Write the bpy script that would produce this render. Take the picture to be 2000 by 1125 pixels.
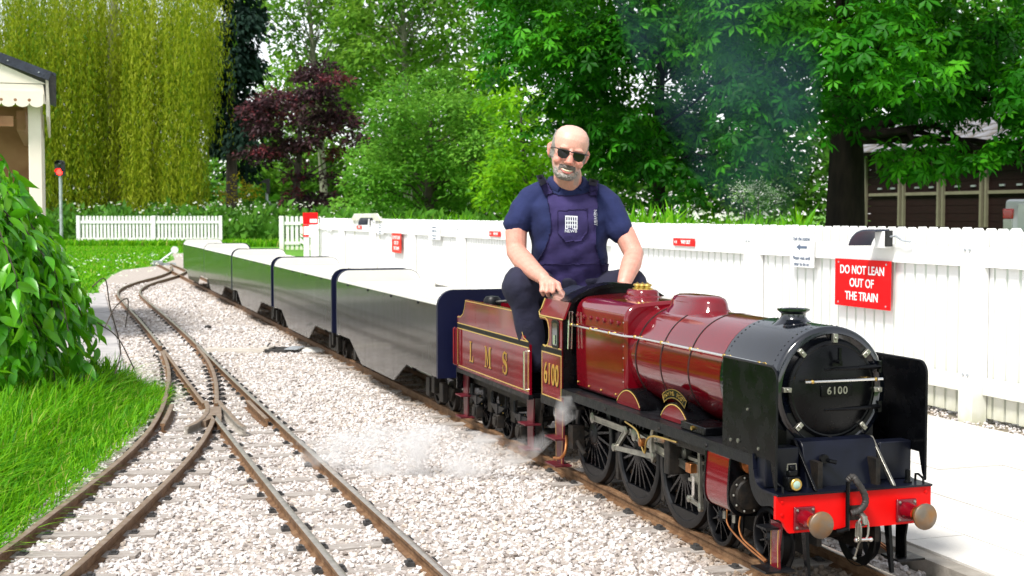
import bpy, bmesh, math, random
import numpy as np
from mathutils import Vector, Matrix, Euler
from mathutils.bvhtree import BVHTree

for _o in list(bpy.data.objects):
    bpy.data.objects.remove(_o)
SC = bpy.context.scene
COL = SC.collection
random.seed(7)
RNG = np.random.default_rng(7)
R = math.radians

# ---------------------------------------------------------------- camera
FPX, CH, HOR = 2669.56, 1.065, 418.0          # focal length in photo pixels, lens height, horizon row
PIT = math.atan((562.5 - HOR) / FPX)
cam_d = bpy.data.cameras.new('camera')
cam_d.sensor_width = 36.0
cam_d.lens = FPX / 2000.0 * 36.0
cam_d.clip_start = 0.05
cam_d.clip_end = 2000.0
cam_d.dof.use_dof = True
cam_d.dof.focus_distance = 4.6
cam_d.dof.aperture_fstop = 9.0
cam = bpy.data.objects.new('camera', cam_d)
COL.objects.link(cam)
cam.location = (0, 0, CH)
cam.rotation_euler = (math.pi / 2 - PIT, 0, 0)
SC.camera = cam

# ---------------------------------------------------------------- sky, sun, exposure
SUN_EL, SUN_AZ = R(56), R(215)                # azimuth clockwise from +Y: behind the camera and to the left
world = bpy.data.worlds.new('World')
SC.world = world
world.use_nodes = True
wn = world.node_tree
wn.nodes.clear()
w_out = wn.nodes.new('ShaderNodeOutputWorld')
w_bg = wn.nodes.new('ShaderNodeBackground')
w_sky = wn.nodes.new('ShaderNodeTexSky')
w_sky.sky_type = 'NISHITA'
w_sky.sun_disc = False
w_sky.sun_elevation = SUN_EL
w_sky.sun_rotation = SUN_AZ
w_sky.air_density = 1.0
w_sky.dust_density = 0.6
w_hs = wn.nodes.new('ShaderNodeHueSaturation')      # a thin white overcast: the sky loses most of its blue
w_hs.inputs['Saturation'].default_value = 0.22
wn.links.new(w_sky.outputs[0], w_hs.inputs['Color'])
wn.links.new(w_hs.outputs[0], w_bg.inputs['Color'])
w_bg.inputs['Strength'].default_value = 0.075
wn.links.new(w_bg.outputs[0], w_out.inputs['Surface'])

sun_d = bpy.data.lights.new('sun', 'SUN')
sun_d.energy = 1.5
sun_d.angle = R(14)
sun_d.color = (1.0, 0.96, 0.90)
sun = bpy.data.objects.new('sun', sun_d)
COL.objects.link(sun)
_sd = Vector((math.sin(SUN_AZ) * math.cos(SUN_EL), math.cos(SUN_AZ) * math.cos(SUN_EL), math.sin(SUN_EL)))
sun.rotation_euler = _sd.to_track_quat('Z', 'Y').to_euler()
sun.location = (0, 0, 30)

SC.view_settings.view_transform = 'Standard'
SC.view_settings.look = 'None'
SC.view_settings.exposure = 1.9
SC.view_settings.gamma = 1.0
SC.view_settings.use_curve_mapping = False
SC.render.engine = 'CYCLES'
SC.cycles.max_bounces = 6
SC.cycles.diffuse_bounces = 3
SC.cycles.glossy_bounces = 3
SC.cycles.transmission_bounces = 4
SC.cycles.transparent_max_bounces = 8
SC.cycles.volume_bounces = 2
SC.cycles.volume_step_rate = 2.0
SC.cycles.use_denoising = True
SC.cycles.sample_clamp_indirect = 6.0

# ---------------------------------------------------------------- pixel helpers (photo pixels -> places in the world)
_f = Vector((0, math.cos(PIT), -math.sin(PIT)))
_u = Vector((0, math.sin(PIT), math.cos(PIT)))
def ray(x, y):
    return Vector(((x - 1000) / FPX, 0, 0)) + _f - _u * ((y - 562.5) / FPX)
def gz(x, y, z=0.0):
    d = ray(x, y)
    return Vector((0, 0, CH)) + d * ((z - CH) / d.z)
def at(x, y, Y):
    d = ray(x, y)
    return Vector((0, 0, CH)) + d * (Y / d.y)

# the railway's own frame: u forward along the train, v towards the near side, w above rail top
RAIL_TOP = 0.045
YAW = 0.3208
ORG = Vector((0.5922, 4.8146, RAIL_TOP))
DU = Vector((math.sin(YAW), -math.cos(YAW), 0))
DV = Vector((-math.cos(YAW), -math.sin(YAW), 0))
def loc(u, v, w=0.0):
    return ORG + DU * u + DV * v + Vector((0, 0, w))
ROTZ = YAW - math.pi / 2

# ---------------------------------------------------------------- materials
def _ramp(nt, fac, stops):
    r = nt.nodes.new('ShaderNodeValToRGB')
    el = r.color_ramp.elements
    while len(el) < len(stops):
        el.new(0.5)
    for e, (p, c) in zip(el, stops):
        e.position = p
        e.color = (c[0], c[1], c[2], 1)
    nt.links.new(fac, r.inputs[0])
    return r.outputs[0]

def mat(name, col, rough=0.5, metal=0.0, var=0.0, scale=8.0, bump=0.0, bscale=60.0, coat=0.0, col2=None, ior=1.5,
        rvar=0.0, stretch=None, detail=4.0, spec=0.5):
    m = bpy.data.materials.new(name)
    m.use_nodes = True
    nt = m.node_tree
    b = nt.nodes['Principled BSDF']
    b.inputs['Base Color'].default_value = (*col, 1)
    b.inputs['Roughness'].default_value = rough
    b.inputs['Metallic'].default_value = metal
    b.inputs['IOR'].default_value = ior
    b.inputs['Specular IOR Level'].default_value = spec
    b.inputs['Coat Weight'].default_value = coat
    b.inputs['Coat Roughness'].default_value = 0.06
    if var or col2 or bump or rvar:
        tc = nt.nodes.new('ShaderNodeTexCoord')
        mp = nt.nodes.new('ShaderNodeMapping')
        if stretch:
            mp.inputs['Scale'].default_value = stretch
        nt.links.new(tc.outputs['Object'], mp.inputs[0])
        n = nt.nodes.new('ShaderNodeTexNoise')
        n.inputs['Scale'].default_value = scale
        n.inputs['Detail'].default_value = detail
        nt.links.new(mp.outputs[0], n.inputs['Vector'])
        if var or col2:
            c2 = col2 if col2 else tuple(c * (1 + var) for c in col)
            c1 = col if col2 else tuple(c * (1 - var) for c in col)
            nt.links.new(_ramp(nt, n.outputs[0], [(0.34, c1), (0.66, c2)]), b.inputs['Base Color'])
        if rvar:
            mr = nt.nodes.new('ShaderNodeMapRange')
            mr.inputs[1].default_value = 0.3; mr.inputs[2].default_value = 0.7
            mr.inputs[3].default_value = max(0.02, rough - rvar); mr.inputs[4].default_value = rough + rvar
            nt.links.new(n.outputs[0], mr.inputs[0])
            nt.links.new(mr.outputs[0], b.inputs['Roughness'])
        if bump:
            n2 = nt.nodes.new('ShaderNodeTexNoise')
            n2.inputs['Scale'].default_value = bscale
            n2.inputs['Detail'].default_value = 5
            nt.links.new(mp.outputs[0], n2.inputs['Vector'])
            bp = nt.nodes.new('ShaderNodeBump')
            bp.inputs['Strength'].default_value = bump
            bp.inputs['Distance'].default_value = 0.01
            nt.links.new(n2.outputs[0], bp.inputs['Height'])
            nt.links.new(bp.outputs[0], b.inputs['Normal'])
    return m

def emit(name, col, s):
    m = bpy.data.materials.new(name)
    m.use_nodes = True
    b = m.node_tree.nodes['Principled BSDF']
    b.inputs['Base Color'].default_value = (*col, 1)
    b.inputs['Emission Color'].default_value = (*col, 1)
    b.inputs['Emission Strength'].default_value = s
    return m

def leaf_mat(name, stops, trans=0.35, rough=0.5, spec=0.12):
    """Leaf: colour picked per leaf from a stored random value, light also passing through the blade."""
    m = bpy.data.materials.new(name)
    m.use_nodes = True
    nt = m.node_tree
    b = nt.nodes['Principled BSDF']
    at_ = nt.nodes.new('ShaderNodeAttribute')
    at_.attribute_name = 'tone'
    c = _ramp(nt, at_.outputs['Fac'], stops)
    nt.links.new(c, b.inputs['Base Color'])
    b.inputs['Roughness'].default_value = rough
    b.inputs['Specular IOR Level'].default_value = spec
    tr = nt.nodes.new('ShaderNodeBsdfTranslucent')
    hs = nt.nodes.new('ShaderNodeHueSaturation')
    hs.inputs['Value'].default_value = 1.5
    hs.inputs['Hue'].default_value = 0.485
    nt.links.new(c, hs.inputs['Color'])
    nt.links.new(hs.outputs[0], tr.inputs['Color'])
    mx = nt.nodes.new('ShaderNodeMixShader')
    mx.inputs[0].default_value = trans
    nt.links.new(b.outputs[0], mx.inputs[1])
    nt.links.new(tr.outputs[0], mx.inputs[2])
    nt.links.new(mx.outputs[0], nt.nodes['Material Output'].inputs['Surface'])
    return m

M = {}
M['maroon'] = mat('maroon_paint', (0.13, 0.0012, 0.006), 0.12, coat=0.6, spec=0.35, var=0.15, scale=5, bump=0.02, bscale=14)
M['maroon_flat'] = mat('maroon_tender_paint', (0.145, 0.0018, 0.008), 0.2, coat=0.5, spec=0.35, var=0.2, scale=7, bump=0.05, bscale=9)
M['maroon_dark'] = mat('dark_maroon_paint', (0.085, 0.006, 0.012), 0.4, var=0.4, scale=30)  # darker, duller maroon for the cab and tender steps
M['black'] = mat('black_paint', (0.0018, 0.002, 0.0027), 0.26, var=0.3, scale=20, spec=0.2, rvar=0.08)
M['black_satin'] = mat('black_satin_paint', (0.0035, 0.0038, 0.005), 0.4, spec=0.25, var=0.4, scale=30, bump=0.05, bscale=150)
M['smokebox'] = mat('smokebox_paint', (0.002, 0.003, 0.006), 0.15, coat=0.5, spec=0.45, var=0.25, scale=14, rvar=0.04)
M['foot'] = mat('footplate_black', (0.005, 0.0055, 0.007), 0.42, spec=0.28, var=0.5, scale=26, bump=0.12, bscale=120, rvar=0.12)
M['navy_front'] = mat('front_platform_paint', (0.003, 0.004, 0.010), 0.33, var=0.3, scale=18, spec=0.3)
M['grime'] = mat('grimy_iron', (0.006, 0.0055, 0.0055), 0.55, spec=0.3, var=0.6, scale=40, col2=(0.020, 0.015, 0.011), bump=0.2, bscale=120)
M['steel'] = mat('oiled_steel', (0.33, 0.32, 0.28), 0.34, metal=0.9, var=0.25, scale=30)
M['bright'] = mat('polished_steel', (0.75, 0.74, 0.70), 0.25, metal=1.0)
M['brass'] = mat('brass', (0.62, 0.42, 0.12), 0.3, metal=1.0, var=0.15, scale=40)
M['copper'] = mat('copper_pipe', (0.55, 0.22, 0.08), 0.35, metal=1.0, var=0.2, scale=40)
M['gold'] = mat('gold_leaf', (0.36, 0.21, 0.03), 0.4, metal=0.0, var=0.15, scale=60)
M['lining'] = mat('yellow_lining', (0.46, 0.33, 0.09), 0.4)
M['red'] = mat('vermilion_paint', (0.72, 0.002, 0.002), 0.45, spec=0.2, var=0.06, scale=9, bump=0.02, bscale=60)
M['bufsteel'] = mat('worn_buffer_steel', (0.20, 0.17, 0.14), 0.42, metal=0.75, scale=22, col2=(0.30, 0.16, 0.07), bump=0.15, bscale=60)
M['glass'] = mat('dark_glass', (0.02, 0.03, 0.03), 0.05, coat=1.0)
M['lens'] = mat('lamp_lens', (0.35, 0.5, 0.42), 0.05, coat=1.0)
M['rubber'] = mat('hose_rubber', (0.025, 0.022, 0.02), 0.6, var=0.4, scale=60)
M['navy'] = mat('navy_paint', (0.003, 0.0045, 0.024), 0.4, spec=0.3, var=0.15, scale=6)
M['coach'] = mat('coach_side_paint', (0.006, 0.009, 0.007), 0.24, coat=0.35, ior=1.5, var=0.25, scale=3, stretch=(6, 6, 0.8), rvar=0.04)
M['cream'] = mat('coach_cream', (0.80, 0.78, 0.72), 0.45, var=0.04, scale=3)
M['seat'] = mat('coach_seat_boards', (0.78, 0.74, 0.66), 0.5, var=0.06, scale=6)
M['rail'] = mat('rail_rust', (0.105, 0.052, 0.024), 0.6, spec=0.25, scale=24, col2=(0.20, 0.115, 0.06), bump=0.35, bscale=90)
M['railtop'] = mat('rail_running_face', (0.50, 0.44, 0.38), 0.33, metal=0.85, var=0.2, scale=25)
M['railgrey'] = mat('rail_grey_steel', (0.28, 0.21, 0.155), 0.45, metal=0.3, scale=22, col2=(0.19, 0.12, 0.07))
M['sleeper'] = mat('weathered_sleeper', (0.40, 0.37, 0.34), 0.8, scale=14, col2=(0.26, 0.22, 0.19), bump=0.5, bscale=70, stretch=(1, 6, 6))
M['clip'] = mat('rail_chair_iron', (0.035, 0.033, 0.032), 0.6, var=0.4, scale=50)
M['white'] = mat('white_paint', (0.80, 0.80, 0.80), 0.5, var=0.02, scale=5)
M['white_low'] = mat('white_fence_paint', (0.79, 0.79, 0.78), 0.55, scale=2.2, col2=(0.74, 0.74, 0.70), detail=8)
M['signred'] = mat('sign_red_enamel', (0.70, 0.002, 0.005), 0.3, spec=0.3)
M['signwhite'] = mat('sign_white', (0.85, 0.85, 0.85), 0.3)
M['print'] = mat('sign_blue_print', (0.10, 0.14, 0.22), 0.5)
M['lampgrey'] = mat('lamp_blue_grey', (0.035, 0.045, 0.075), 0.5)
M['galv'] = mat('galvanised_steel', (0.42, 0.45, 0.48), 0.4, metal=0.5, var=0.2, scale=12)
M['blackplastic'] = mat('black_plastic', (0.01, 0.01, 0.011), 0.4)
M['redlamp'] = emit('red_signal_lamp', (1.0, 0.012, 0.008), 5.0)
M['concrete'] = mat('platform_concrete', (0.58, 0.56, 0.52), 0.85, scale=3.5, col2=(0.66, 0.64, 0.60), bump=0.25, bscale=90, detail=8)
M['joint'] = mat('joint_dirt', (0.20, 0.17, 0.12), 0.9, var=0.4, scale=18)
M['path'] = mat('path_concrete', (0.30, 0.29, 0.29), 0.85, scale=5, col2=(0.42, 0.40, 0.39), bump=0.3, bscale=60, detail=8)
M['kerb'] = mat('kerb_concrete', (0.22, 0.20, 0.17), 0.9, scale=12, col2=(0.34, 0.31, 0.27), bump=0.4, bscale=60)
M['timber'] = mat('grey_board', (0.42, 0.38, 0.33), 0.8, scale=9, col2=(0.52, 0.48, 0.43), stretch=(1, 7, 7))
M['stone'] = mat('limestone_chip', (0.60, 0.54, 0.50), 0.85, var=0.1, scale=40, bump=0.3, bscale=80)
M['ballast'] = mat('ballast_bed', (0.30, 0.255, 0.22), 0.95, scale=70, col2=(0.48, 0.43, 0.39), bump=0.9, bscale=110, detail=8)
M['grass_ground'] = mat('lawn', (0.06, 0.20, 0.006), 0.9, scale=2.0, col2=(0.11, 0.30, 0.010), bump=0.5, bscale=60, detail=10)
M['bark'] = mat('bark', (0.075, 0.055, 0.042), 0.9, scale=10, col2=(0.035, 0.028, 0.022), bump=0.8, bscale=30, stretch=(1, 1, 0.25))
M['bark_dark'] = mat('dark_bark', (0.022, 0.016, 0.013), 0.95, spec=0.15, scale=10, col2=(0.010, 0.008, 0.007), bump=0.8, bscale=30, stretch=(1, 1, 0.25))  # near-black bark colour for the two chestnuts
M['bark_pale'] = mat('pale_bark', (0.26, 0.25, 0.19), 0.9, scale=8, col2=(0.17, 0.17, 0.12), bump=0.5, bscale=30)

for _k, _c in (('maroon', 1.5), ('smokebox', 1.6), ('maroon_flat', 1.45)):
    _b = M[_k].node_tree.nodes['Principled BSDF']
    _b.inputs['Coat IOR'].default_value = _c; _b.inputs['Coat Weight'].default_value = 0.7; _b.inputs['Coat Roughness'].default_value = 0.05
def stain_low(m, col, z0, z1):
    """Algae and splash dirt low on the painted timber."""
    nt = m.node_tree; b = nt.nodes['Principled BSDF']
    src = b.inputs['Base Color'].links[0].from_socket
    tc = nt.nodes.new('ShaderNodeTexCoord'); sx = nt.nodes.new('ShaderNodeSeparateXYZ'); nz = nt.nodes.new('ShaderNodeTexNoise')
    nz.inputs['Scale'].default_value = 14; nz.inputs['Detail'].default_value = 6
    nt.links.new(tc.outputs['Object'], sx.inputs[0]); nt.links.new(tc.outputs['Object'], nz.inputs['Vector'])
    mr = nt.nodes.new('ShaderNodeMapRange'); mr.inputs[1].default_value = z0; mr.inputs[2].default_value = z1; mr.inputs[3].default_value = 0.0; mr.inputs[4].default_value = 1.0
    nt.links.new(sx.outputs[2], mr.inputs[0])
    mu = nt.nodes.new('ShaderNodeMath'); mu.operation = 'MULTIPLY'; nt.links.new(mr.outputs[0], mu.inputs[0]); nt.links.new(nz.outputs[0], mu.inputs[1])
    mx = nt.nodes.new('ShaderNodeMixRGB'); mx.inputs[2].default_value = (*col, 1)
    nt.links.new(mu.outputs[0], mx.inputs[0]); nt.links.new(src, mx.inputs[1]); nt.links.new(mx.outputs[0], b.inputs['Base Color'])
stain_low(M['white_low'], (0.36, 0.36, 0.16), 0.30, 0.0)

# ---------------------------------------------------------------- mesh builder
class MB:
    def __init__(s, loco=False):
        s.v = []; s.f = []; s.mi = []; s.cur = 0; s.lo = loco
    def add(s, vs, fs):
        o = len(s.v)
        s.v += [Vector((p[0], -p[1], p[2])) if s.lo else Vector(p) for p in vs]
        for f in fs:
            s.f.append([i + o for i in f]); s.mi.append(s.cur)
        return s
    def box(s, a, b):
        x0, y0, z0 = a; x1, y1, z1 = b
        vs = [(x0, y0, z0), (x1, y0, z0), (x1, y1, z0), (x0, y1, z0), (x0, y0, z1), (x1, y0, z1), (x1, y1, z1), (x0, y1, z1)]
        return s.add(vs, [(0, 3, 2, 1), (4, 5, 6, 7), (0, 1, 5, 4), (1, 2, 6, 5), (2, 3, 7, 6), (3, 0, 4, 7)])
    def prism(s, poly, axis, a, b):
        """poly: 2-D outline in the plane of the two other axes (x-z for axis 'y', y-z for 'x', x-y for 'z')."""
        def P(p, t):
            return {'x': (t, p[0], p[1]), 'y': (p[0], t, p[1]), 'z': (p[0], p[1], t)}[axis]
        n = len(poly)
        vs = [P(p, a) for p in poly] + [P(p, b) for p in poly]
        fs = [tuple(range(n))[::-1], tuple(range(n, 2 * n))]
        fs += [(i, (i + 1) % n, n + (i + 1) % n, n + i) for i in range(n)]
        return s.add(vs, fs)
    def tube(s, pts, r, seg=8, cap=True, flat=None):
        pts = [Vector(p) for p in pts]
        n = len(pts)
        rs = r if isinstance(r, (list, tuple)) else [r] * n
        vs = []; up = None
        for i, p in enumerate(pts):
            t = (pts[min(i + 1, n - 1)] - pts[max(i - 1, 0)])
            if t.length < 1e-9: t = Vector((0, 0, 1))
            t.normalize()
            if up is None:
                up = Vector((0, 0, 1)) if abs(t.z) < 0.9 else Vector((1, 0, 0))
            a = t.cross(up)
            if a.length < 1e-6: a = t.orthogonal()
            a.normalize()
            b = a.cross(t).normalized(); up = b
            for k in range(seg):
                th = 2 * math.pi * k / seg
                vs.append(p + (a * math.cos(th) + b * math.sin(th) * (flat or 1.0)) * rs[i])
        fs = []
        for i in range(n - 1):
            for k in range(seg):
                k2 = (k + 1) % seg
                fs.append((i * seg + k, i * seg + k2, (i + 1) * seg + k2, (i + 1) * seg + k))
        if cap:
            fs.append(tuple(range(seg))[::-1]); fs.append(tuple(range((n - 1) * seg, n * seg)))
        return s.add([tuple(p) for p in vs], fs)
    def lathe(s, prof, org, axis='y', seg=24, a0=0.0, a1=2 * math.pi, ring=False):
        """prof: (radius, distance along axis) pairs, turned about the axis through org."""
        full = abs(a1 - a0 - 2 * math.pi) < 1e-6
        m = seg if full else seg + 1
        vs = []
        for (r, h) in prof:
            for k in range(m):
                th = a0 + (a1 - a0) * k / seg
                c, sn = r * math.cos(th), r * math.sin(th)
                q = {'x': (h, c, sn), 'y': (c, h, sn), 'z': (c, sn, h)}[axis]
                vs.append((org[0] + q[0], org[1] + q[1], org[2] + q[2]))
        fs = []
        for i in range(len(prof) - 1):
            for k in range(seg):
                k2 = (k + 1) % m
                fs.append((i * m + k, i * m + k2, (i + 1) * m + k2, (i + 1) * m + k))
        if ring:
            i, j = len(prof) - 1, 0
            for k in range(seg):
                k2 = (k + 1) % m
                fs.append((i * m + k, i * m + k2, j * m + k2, j * m + k))
        elif full:
            if prof[0][0] > 1e-6: fs.append(tuple(range(m))[::-1])
            if prof[-1][0] > 1e-6: fs.append(tuple(range((len(prof) - 1) * m, len(prof) * m)))
        return s.add(vs, fs)
    def ball(s, c, r, seg=8):
        rr = r if isinstance(r, (tuple, list)) else (r, r, r)
        vs = []; fs = []
        rings = max(4, seg // 2)
        for i in range(rings + 1):
            ph = math.pi * i / rings
            for k in range(seg):
                th = 2 * math.pi * k / seg
                vs.append((c[0] + rr[0] * math.sin(ph) * math.cos(th), c[1] + rr[1] * math.sin(ph) * math.sin(th), c[2] + rr[2] * math.cos(ph)))
        for i in range(rings):
            for k in range(seg):
                k2 = (k + 1) % seg
                fs.append((i * seg + k, i * seg + k2, (i + 1) * seg + k2, (i + 1) * seg + k))
        return s.add(vs, fs)
    def mesh(s, name, mats, angle=35, recalc=True):
        me = bpy.data.meshes.new(name)
        me.from_pydata([tuple(v) for v in s.v], [], s.f)
        for m in mats: me.materials.append(m)
        if len(mats) > 1:
            me.polygons.foreach_set('material_index', s.mi)
        if recalc:
            bm = bmesh.new(); bm.from_mesh(me)
            bmesh.ops.remove_doubles(bm, verts=bm.verts, dist=1e-6)
            bmesh.ops.recalc_face_normals(bm, faces=bm.faces)
            bm.to_mesh(me); bm.free()
        if angle:
            me.shade_smooth()
            me.set_sharp_from_angle(angle=R(angle))
        return me
    def build(s, name, mats, parent=None, bevel=0.0, angle=35, kind=None, recalc=True):
        if not isinstance(mats, (list, tuple)): mats = [mats]
        o = bpy.data.objects.new(name, s.mesh(name, mats, angle, recalc))
        COL.objects.link(o)
        if parent: o.parent = parent
        if kind: o['kind'] = kind
        if bevel:
            md = o.modifiers.new('bevel', 'BEVEL')
            md.width = bevel; md.segments = 2; md.limit_method = 'ANGLE'; md.angle_limit = R(40)
            md.harden_normals = False
        return o

def tag(o, label, cat, group=None):
    o['label'] = label; o['category'] = cat
    if group: o['group'] = group
    return o
def thing(name, label, cat, at_=(0, 0, 0), rz=0.0, group=None):
    o = bpy.data.objects.new(name, None)
    o.empty_display_size = 0.2
    COL.objects.link(o)
    o.location = at_; o.rotation_euler = (0, 0, rz)
    return tag(o, label, cat, group)
def struct(o):
    o['kind'] = 'structure'; return o
def inst(name, me, parent, location=(0, 0, 0), rot=(0, 0, 0), scale=(1, 1, 1)):
    o = bpy.data.objects.new(name, me)
    COL.objects.link(o)
    o.parent = parent; o.location = location; o.rotation_euler = rot; o.scale = scale
    return o

def text_mesh(body, size, m, extrude=0.001, align='CENTER', spacing=1.0, xs=1.0, bold=0.0, name='lettering'):
    """Lettering as a flat mesh lying in x-y, centred."""
    cu = bpy.data.curves.new('t', 'FONT')
    cu.body = body; cu.size = size; cu.extrude = extrude; cu.align_x = align; cu.align_y = 'CENTER'
    cu.space_character = spacing; cu.offset = bold; cu.resolution_u = 4
    ob = bpy.data.objects.new('t', cu)
    me = bpy.data.meshes.new_from_object(ob)
    bpy.data.objects.remove(ob); bpy.data.curves.remove(cu)
    me.name = name
    if xs != 1.0: me.transform(Matrix.Diagonal((xs, 1, 1, 1)))
    me.materials.clear(); me.materials.append(m)
    return me

def smooth_path(pts, n=12):
    """Catmull-Rom through the points."""
    P = [Vector(p) for p in pts]
    P = [P[0] * 2 - P[1]] + P + [P[-1] * 2 - P[-2]]
    out = []
    for i in range(1, len(P) - 2):
        for k in range(n):
            t = k / n
            a, b, c, d = P[i - 1], P[i], P[i + 1], P[i + 2]
            out.append(0.5 * ((2 * b) + (c - a) * t + (2 * a - 5 * b + 4 * c - d) * t * t + (3 * b - a - 3 * c + d) * t ** 3))
    out.append(P[-2])
    return out
# ================================================================ THE SETTING
def sheet(name, pts, z, m, sub=0):
    me = bpy.data.meshes.new(name)
    me.from_pydata([(p[0], p[1], z) for p in pts], [], [tuple(range(len(pts)))])
    me.materials.append(m)
    o = bpy.data.objects.new(name, me); COL.objects.link(o)
    if me.polygons[0].normal.z < 0: me.flip_normals()
    return struct(o)

sheet('ground', [(-900, -300), (900, -300), (900, 1500), (-900, 1500)], -0.012, M['grass_ground'])
PE = [loc(u, -0.335) for u in (4.5, 2, -2, -6, -10, -14, -19.4, -24)]
BAL_LEFT = [(-1.45, 0.0), (-1.55, 3.4), (-1.64, 4.38), (-1.72, 4.84), (-1.80, 5.86), (-1.97, 7.41), (-2.10, 8.16), (-2.47, 8.7),
            (-3.2, 10.95), (-4.2, 14.1), (-4.75, 15.9), (-5.35, 17.7), (-6.05, 20.0), (-6.9, 23.5), (-7.4, 26.0), (-7.3, 28.2), (-7.9, 32.0), (-9.2, 37.0)]
sheet('ballast', BAL_LEFT + [(-8.0, 37.0), (-6.7, 31.0)] + [(p.x, p.y) for p in reversed(PE)] + [(3.0, 0.0)], 0.0, M['ballast'])

# ---- concrete path beside the climbing cherry: cast slabs
path_o = sheet('path', [(-2.47, 8.7), (-5.35, 17.7), (-6.4, 17.9), (-3.5, 8.5)], 0.006, M['joint'])
slab = MB().box((0.004, -0.52, 0.0), (0.736, 0.52, 0.03)).mesh('path_slab', [M['path']], 0)
_pa = Vector((-2.98, 8.6, 0)); _pb = Vector((-5.86, 17.8, 0)); _pd = (_pb - _pa).normalized()
for k in range(13):
    q = _pa + _pd * (0.74 * k)
    inst('slab', slab, path_o, (q.x, q.y, 0.0), (random.uniform(-.004, .004), 0, math.atan2(_pd.y, _pd.x)))

# ---- platform: staggered concrete slabs, kerb on the track side
plat = sheet('platform', [(loc(u, v).x, loc(u, v).y) for u, v in ((5, -0.40), (5, -2.9), (-20, -2.9), (-20, -0.40))], 0.042, M['joint'])
rows = [-0.405, -0.63, -0.93, -1.22, -1.53, -1.83, -2.10]
for i in range(6):
    a, b = rows[i], rows[i + 1]
    for ln, u0, cnt in ((0.485, 3.2 - (0.16 * i) % 0.485, 20), (0.97, 3.2 - (0.16 * i) % 0.485 - 9.7, 14)):
        me_s = MB().box((0.0022, b + 0.0022, -0.04), (ln - 0.0022, a - 0.0022, 0.0)).mesh('slab', [M['concrete']], 0)
        for k in range(cnt):
            p = loc(u0 - ln * (k + 1), 0)
            inst('slab', me_s, plat, (p.x, p.y, 0.052 + random.uniform(-.0012, .0012)),
                 (random.uniform(-.002, .002), random.uniform(-.002, .002), ROTZ)).scale = (1, -1, 1)
kerb_me = MB().box((0.003, -0.405, -0.08), (0.897, -0.345, 0.047)).mesh('kerb_stone', [M['kerb']], 0)
for k in range(26):
    p = loc(3.2 - 0.9 * (k + 1), 0)
    inst('kerb_stone', kerb_me, plat, (p.x, p.y, random.uniform(-.004, .002)), (0, 0, ROTZ), (1, -1, 1))

# ================================================================ TRACKS
PROF = [(-0.022, 0.000), (0.022, 0.000), (0.022, 0.005), (0.006, 0.010), (0.005, 0.030), (0.0115, 0.034), (0.0115, 0.0435), (0.0095, 0.045),
        (-0.0095, 0.045), (-0.0115, 0.0435), (-0.0115, 0.034), (-0.005, 0.030), (-0.006, 0.010), (-0.022, 0.005)]
def rail(path, name, parent, mats=None, lift=0.0, ends=None):
    pts = [Vector((p[0], p[1], 0)) for p in path]
    b = MB(); n = len(pts); k = len(PROF)
    for i, p in enumerate(pts):
        t = (pts[min(i + 1, n - 1)] - pts[max(i - 1, 0)]).normalized()
        s = Vector((t.y, -t.x, 0))
        b.v += [p + s * a + Vector((0, 0, h + lift)) for a, h in PROF]
    for i in range(n - 1):
        for j in range(k):
            j2 = (j + 1) % k
            b.f.append([i * k + j, i * k + j2, (i + 1) * k + j2, (i + 1) * k + j]); b.mi.append(1 if j in (6, 7, 8) else 0)
    b.f.append(list(range(k))); b.mi.append(0); b.f.append(list(range((n - 1) * k, n * k))); b.mi.append(0)
    return b.build(name, mats or [M['rail'], M['railtop']], parent, angle=40)

def offs(path, d):
    """Path moved sideways, positive to its left when walking away from the camera."""
    out = []
    P = [Vector((p[0], p[1], 0)) for p in path]
    for i, p in enumerate(P):
        t = (P[min(i + 1, len(P) - 1)] - P[max(i - 1, 0)]).normalized()
        out.append(p + Vector((-t.y, t.x, 0)) * d)
    return out

slp = MB().box((-0.25, -0.036, -0.03), (0.25, 0.036, 0.0)).mesh('sleeper', [M['sleeper']], 0)
clip_me = MB().box((-0.013, -0.020, 0.0), (0.013, 0.020, 0.013)).box((-0.006, -0.012, 0.013), (0.006, 0.012, 0.020)).mesh('rail_chair', [M['clip']], 0)
def lay_sleeper(parent, c, tdir, half, clips=(), z=0.010):
    """A sleeper across direction tdir centred at c; clips are signed offsets of rails along it."""
    ang = math.atan2(tdir.y, tdir.x) - math.pi / 2 + random.uniform(-.03, .03)
    s = inst('sleeper', slp, parent, (c.x, c.y, z + random.uniform(-.006, .002)), (0, 0, ang), (half / 0.25, random.uniform(.9, 1.05), 1))
    a = Vector((math.cos(ang), math.sin(ang), 0))
    for q in clips:
        for sd in (-1, 1):
            p = c + a * (q + sd * 0.036)
            inst('rail_chair', clip_me, parent, (p.x, p.y, 0.002), (0, 0, ang + random.uniform(-.1, .1)))

# main line under the train
main_t = thing('railway_track', 'straight rusty narrow gauge track that the train stands on', 'track', (0, 0, 0))
m1 = [loc(u, 0.14) for u in (5.0, 2.0, 0, -3, -6, -10, -14, -18, -21, -25)]
m2 = [loc(u, -0.14) for u in (5.0, 2.0, 0, -3, -6, -10, -14, -18, -21, -25)]
rail(m1, 'rail', main_t, [M['rail'], M['rail']]); rail(m2, 'rail', main_t, [M['rail'], M['railtop']])
for k in range(38):
    lay_sleeper(main_t, loc(3.2 - 0.27 * k, 0), DU, 0.27, (-0.14, 0.14) if k < 16 else ())

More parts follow.
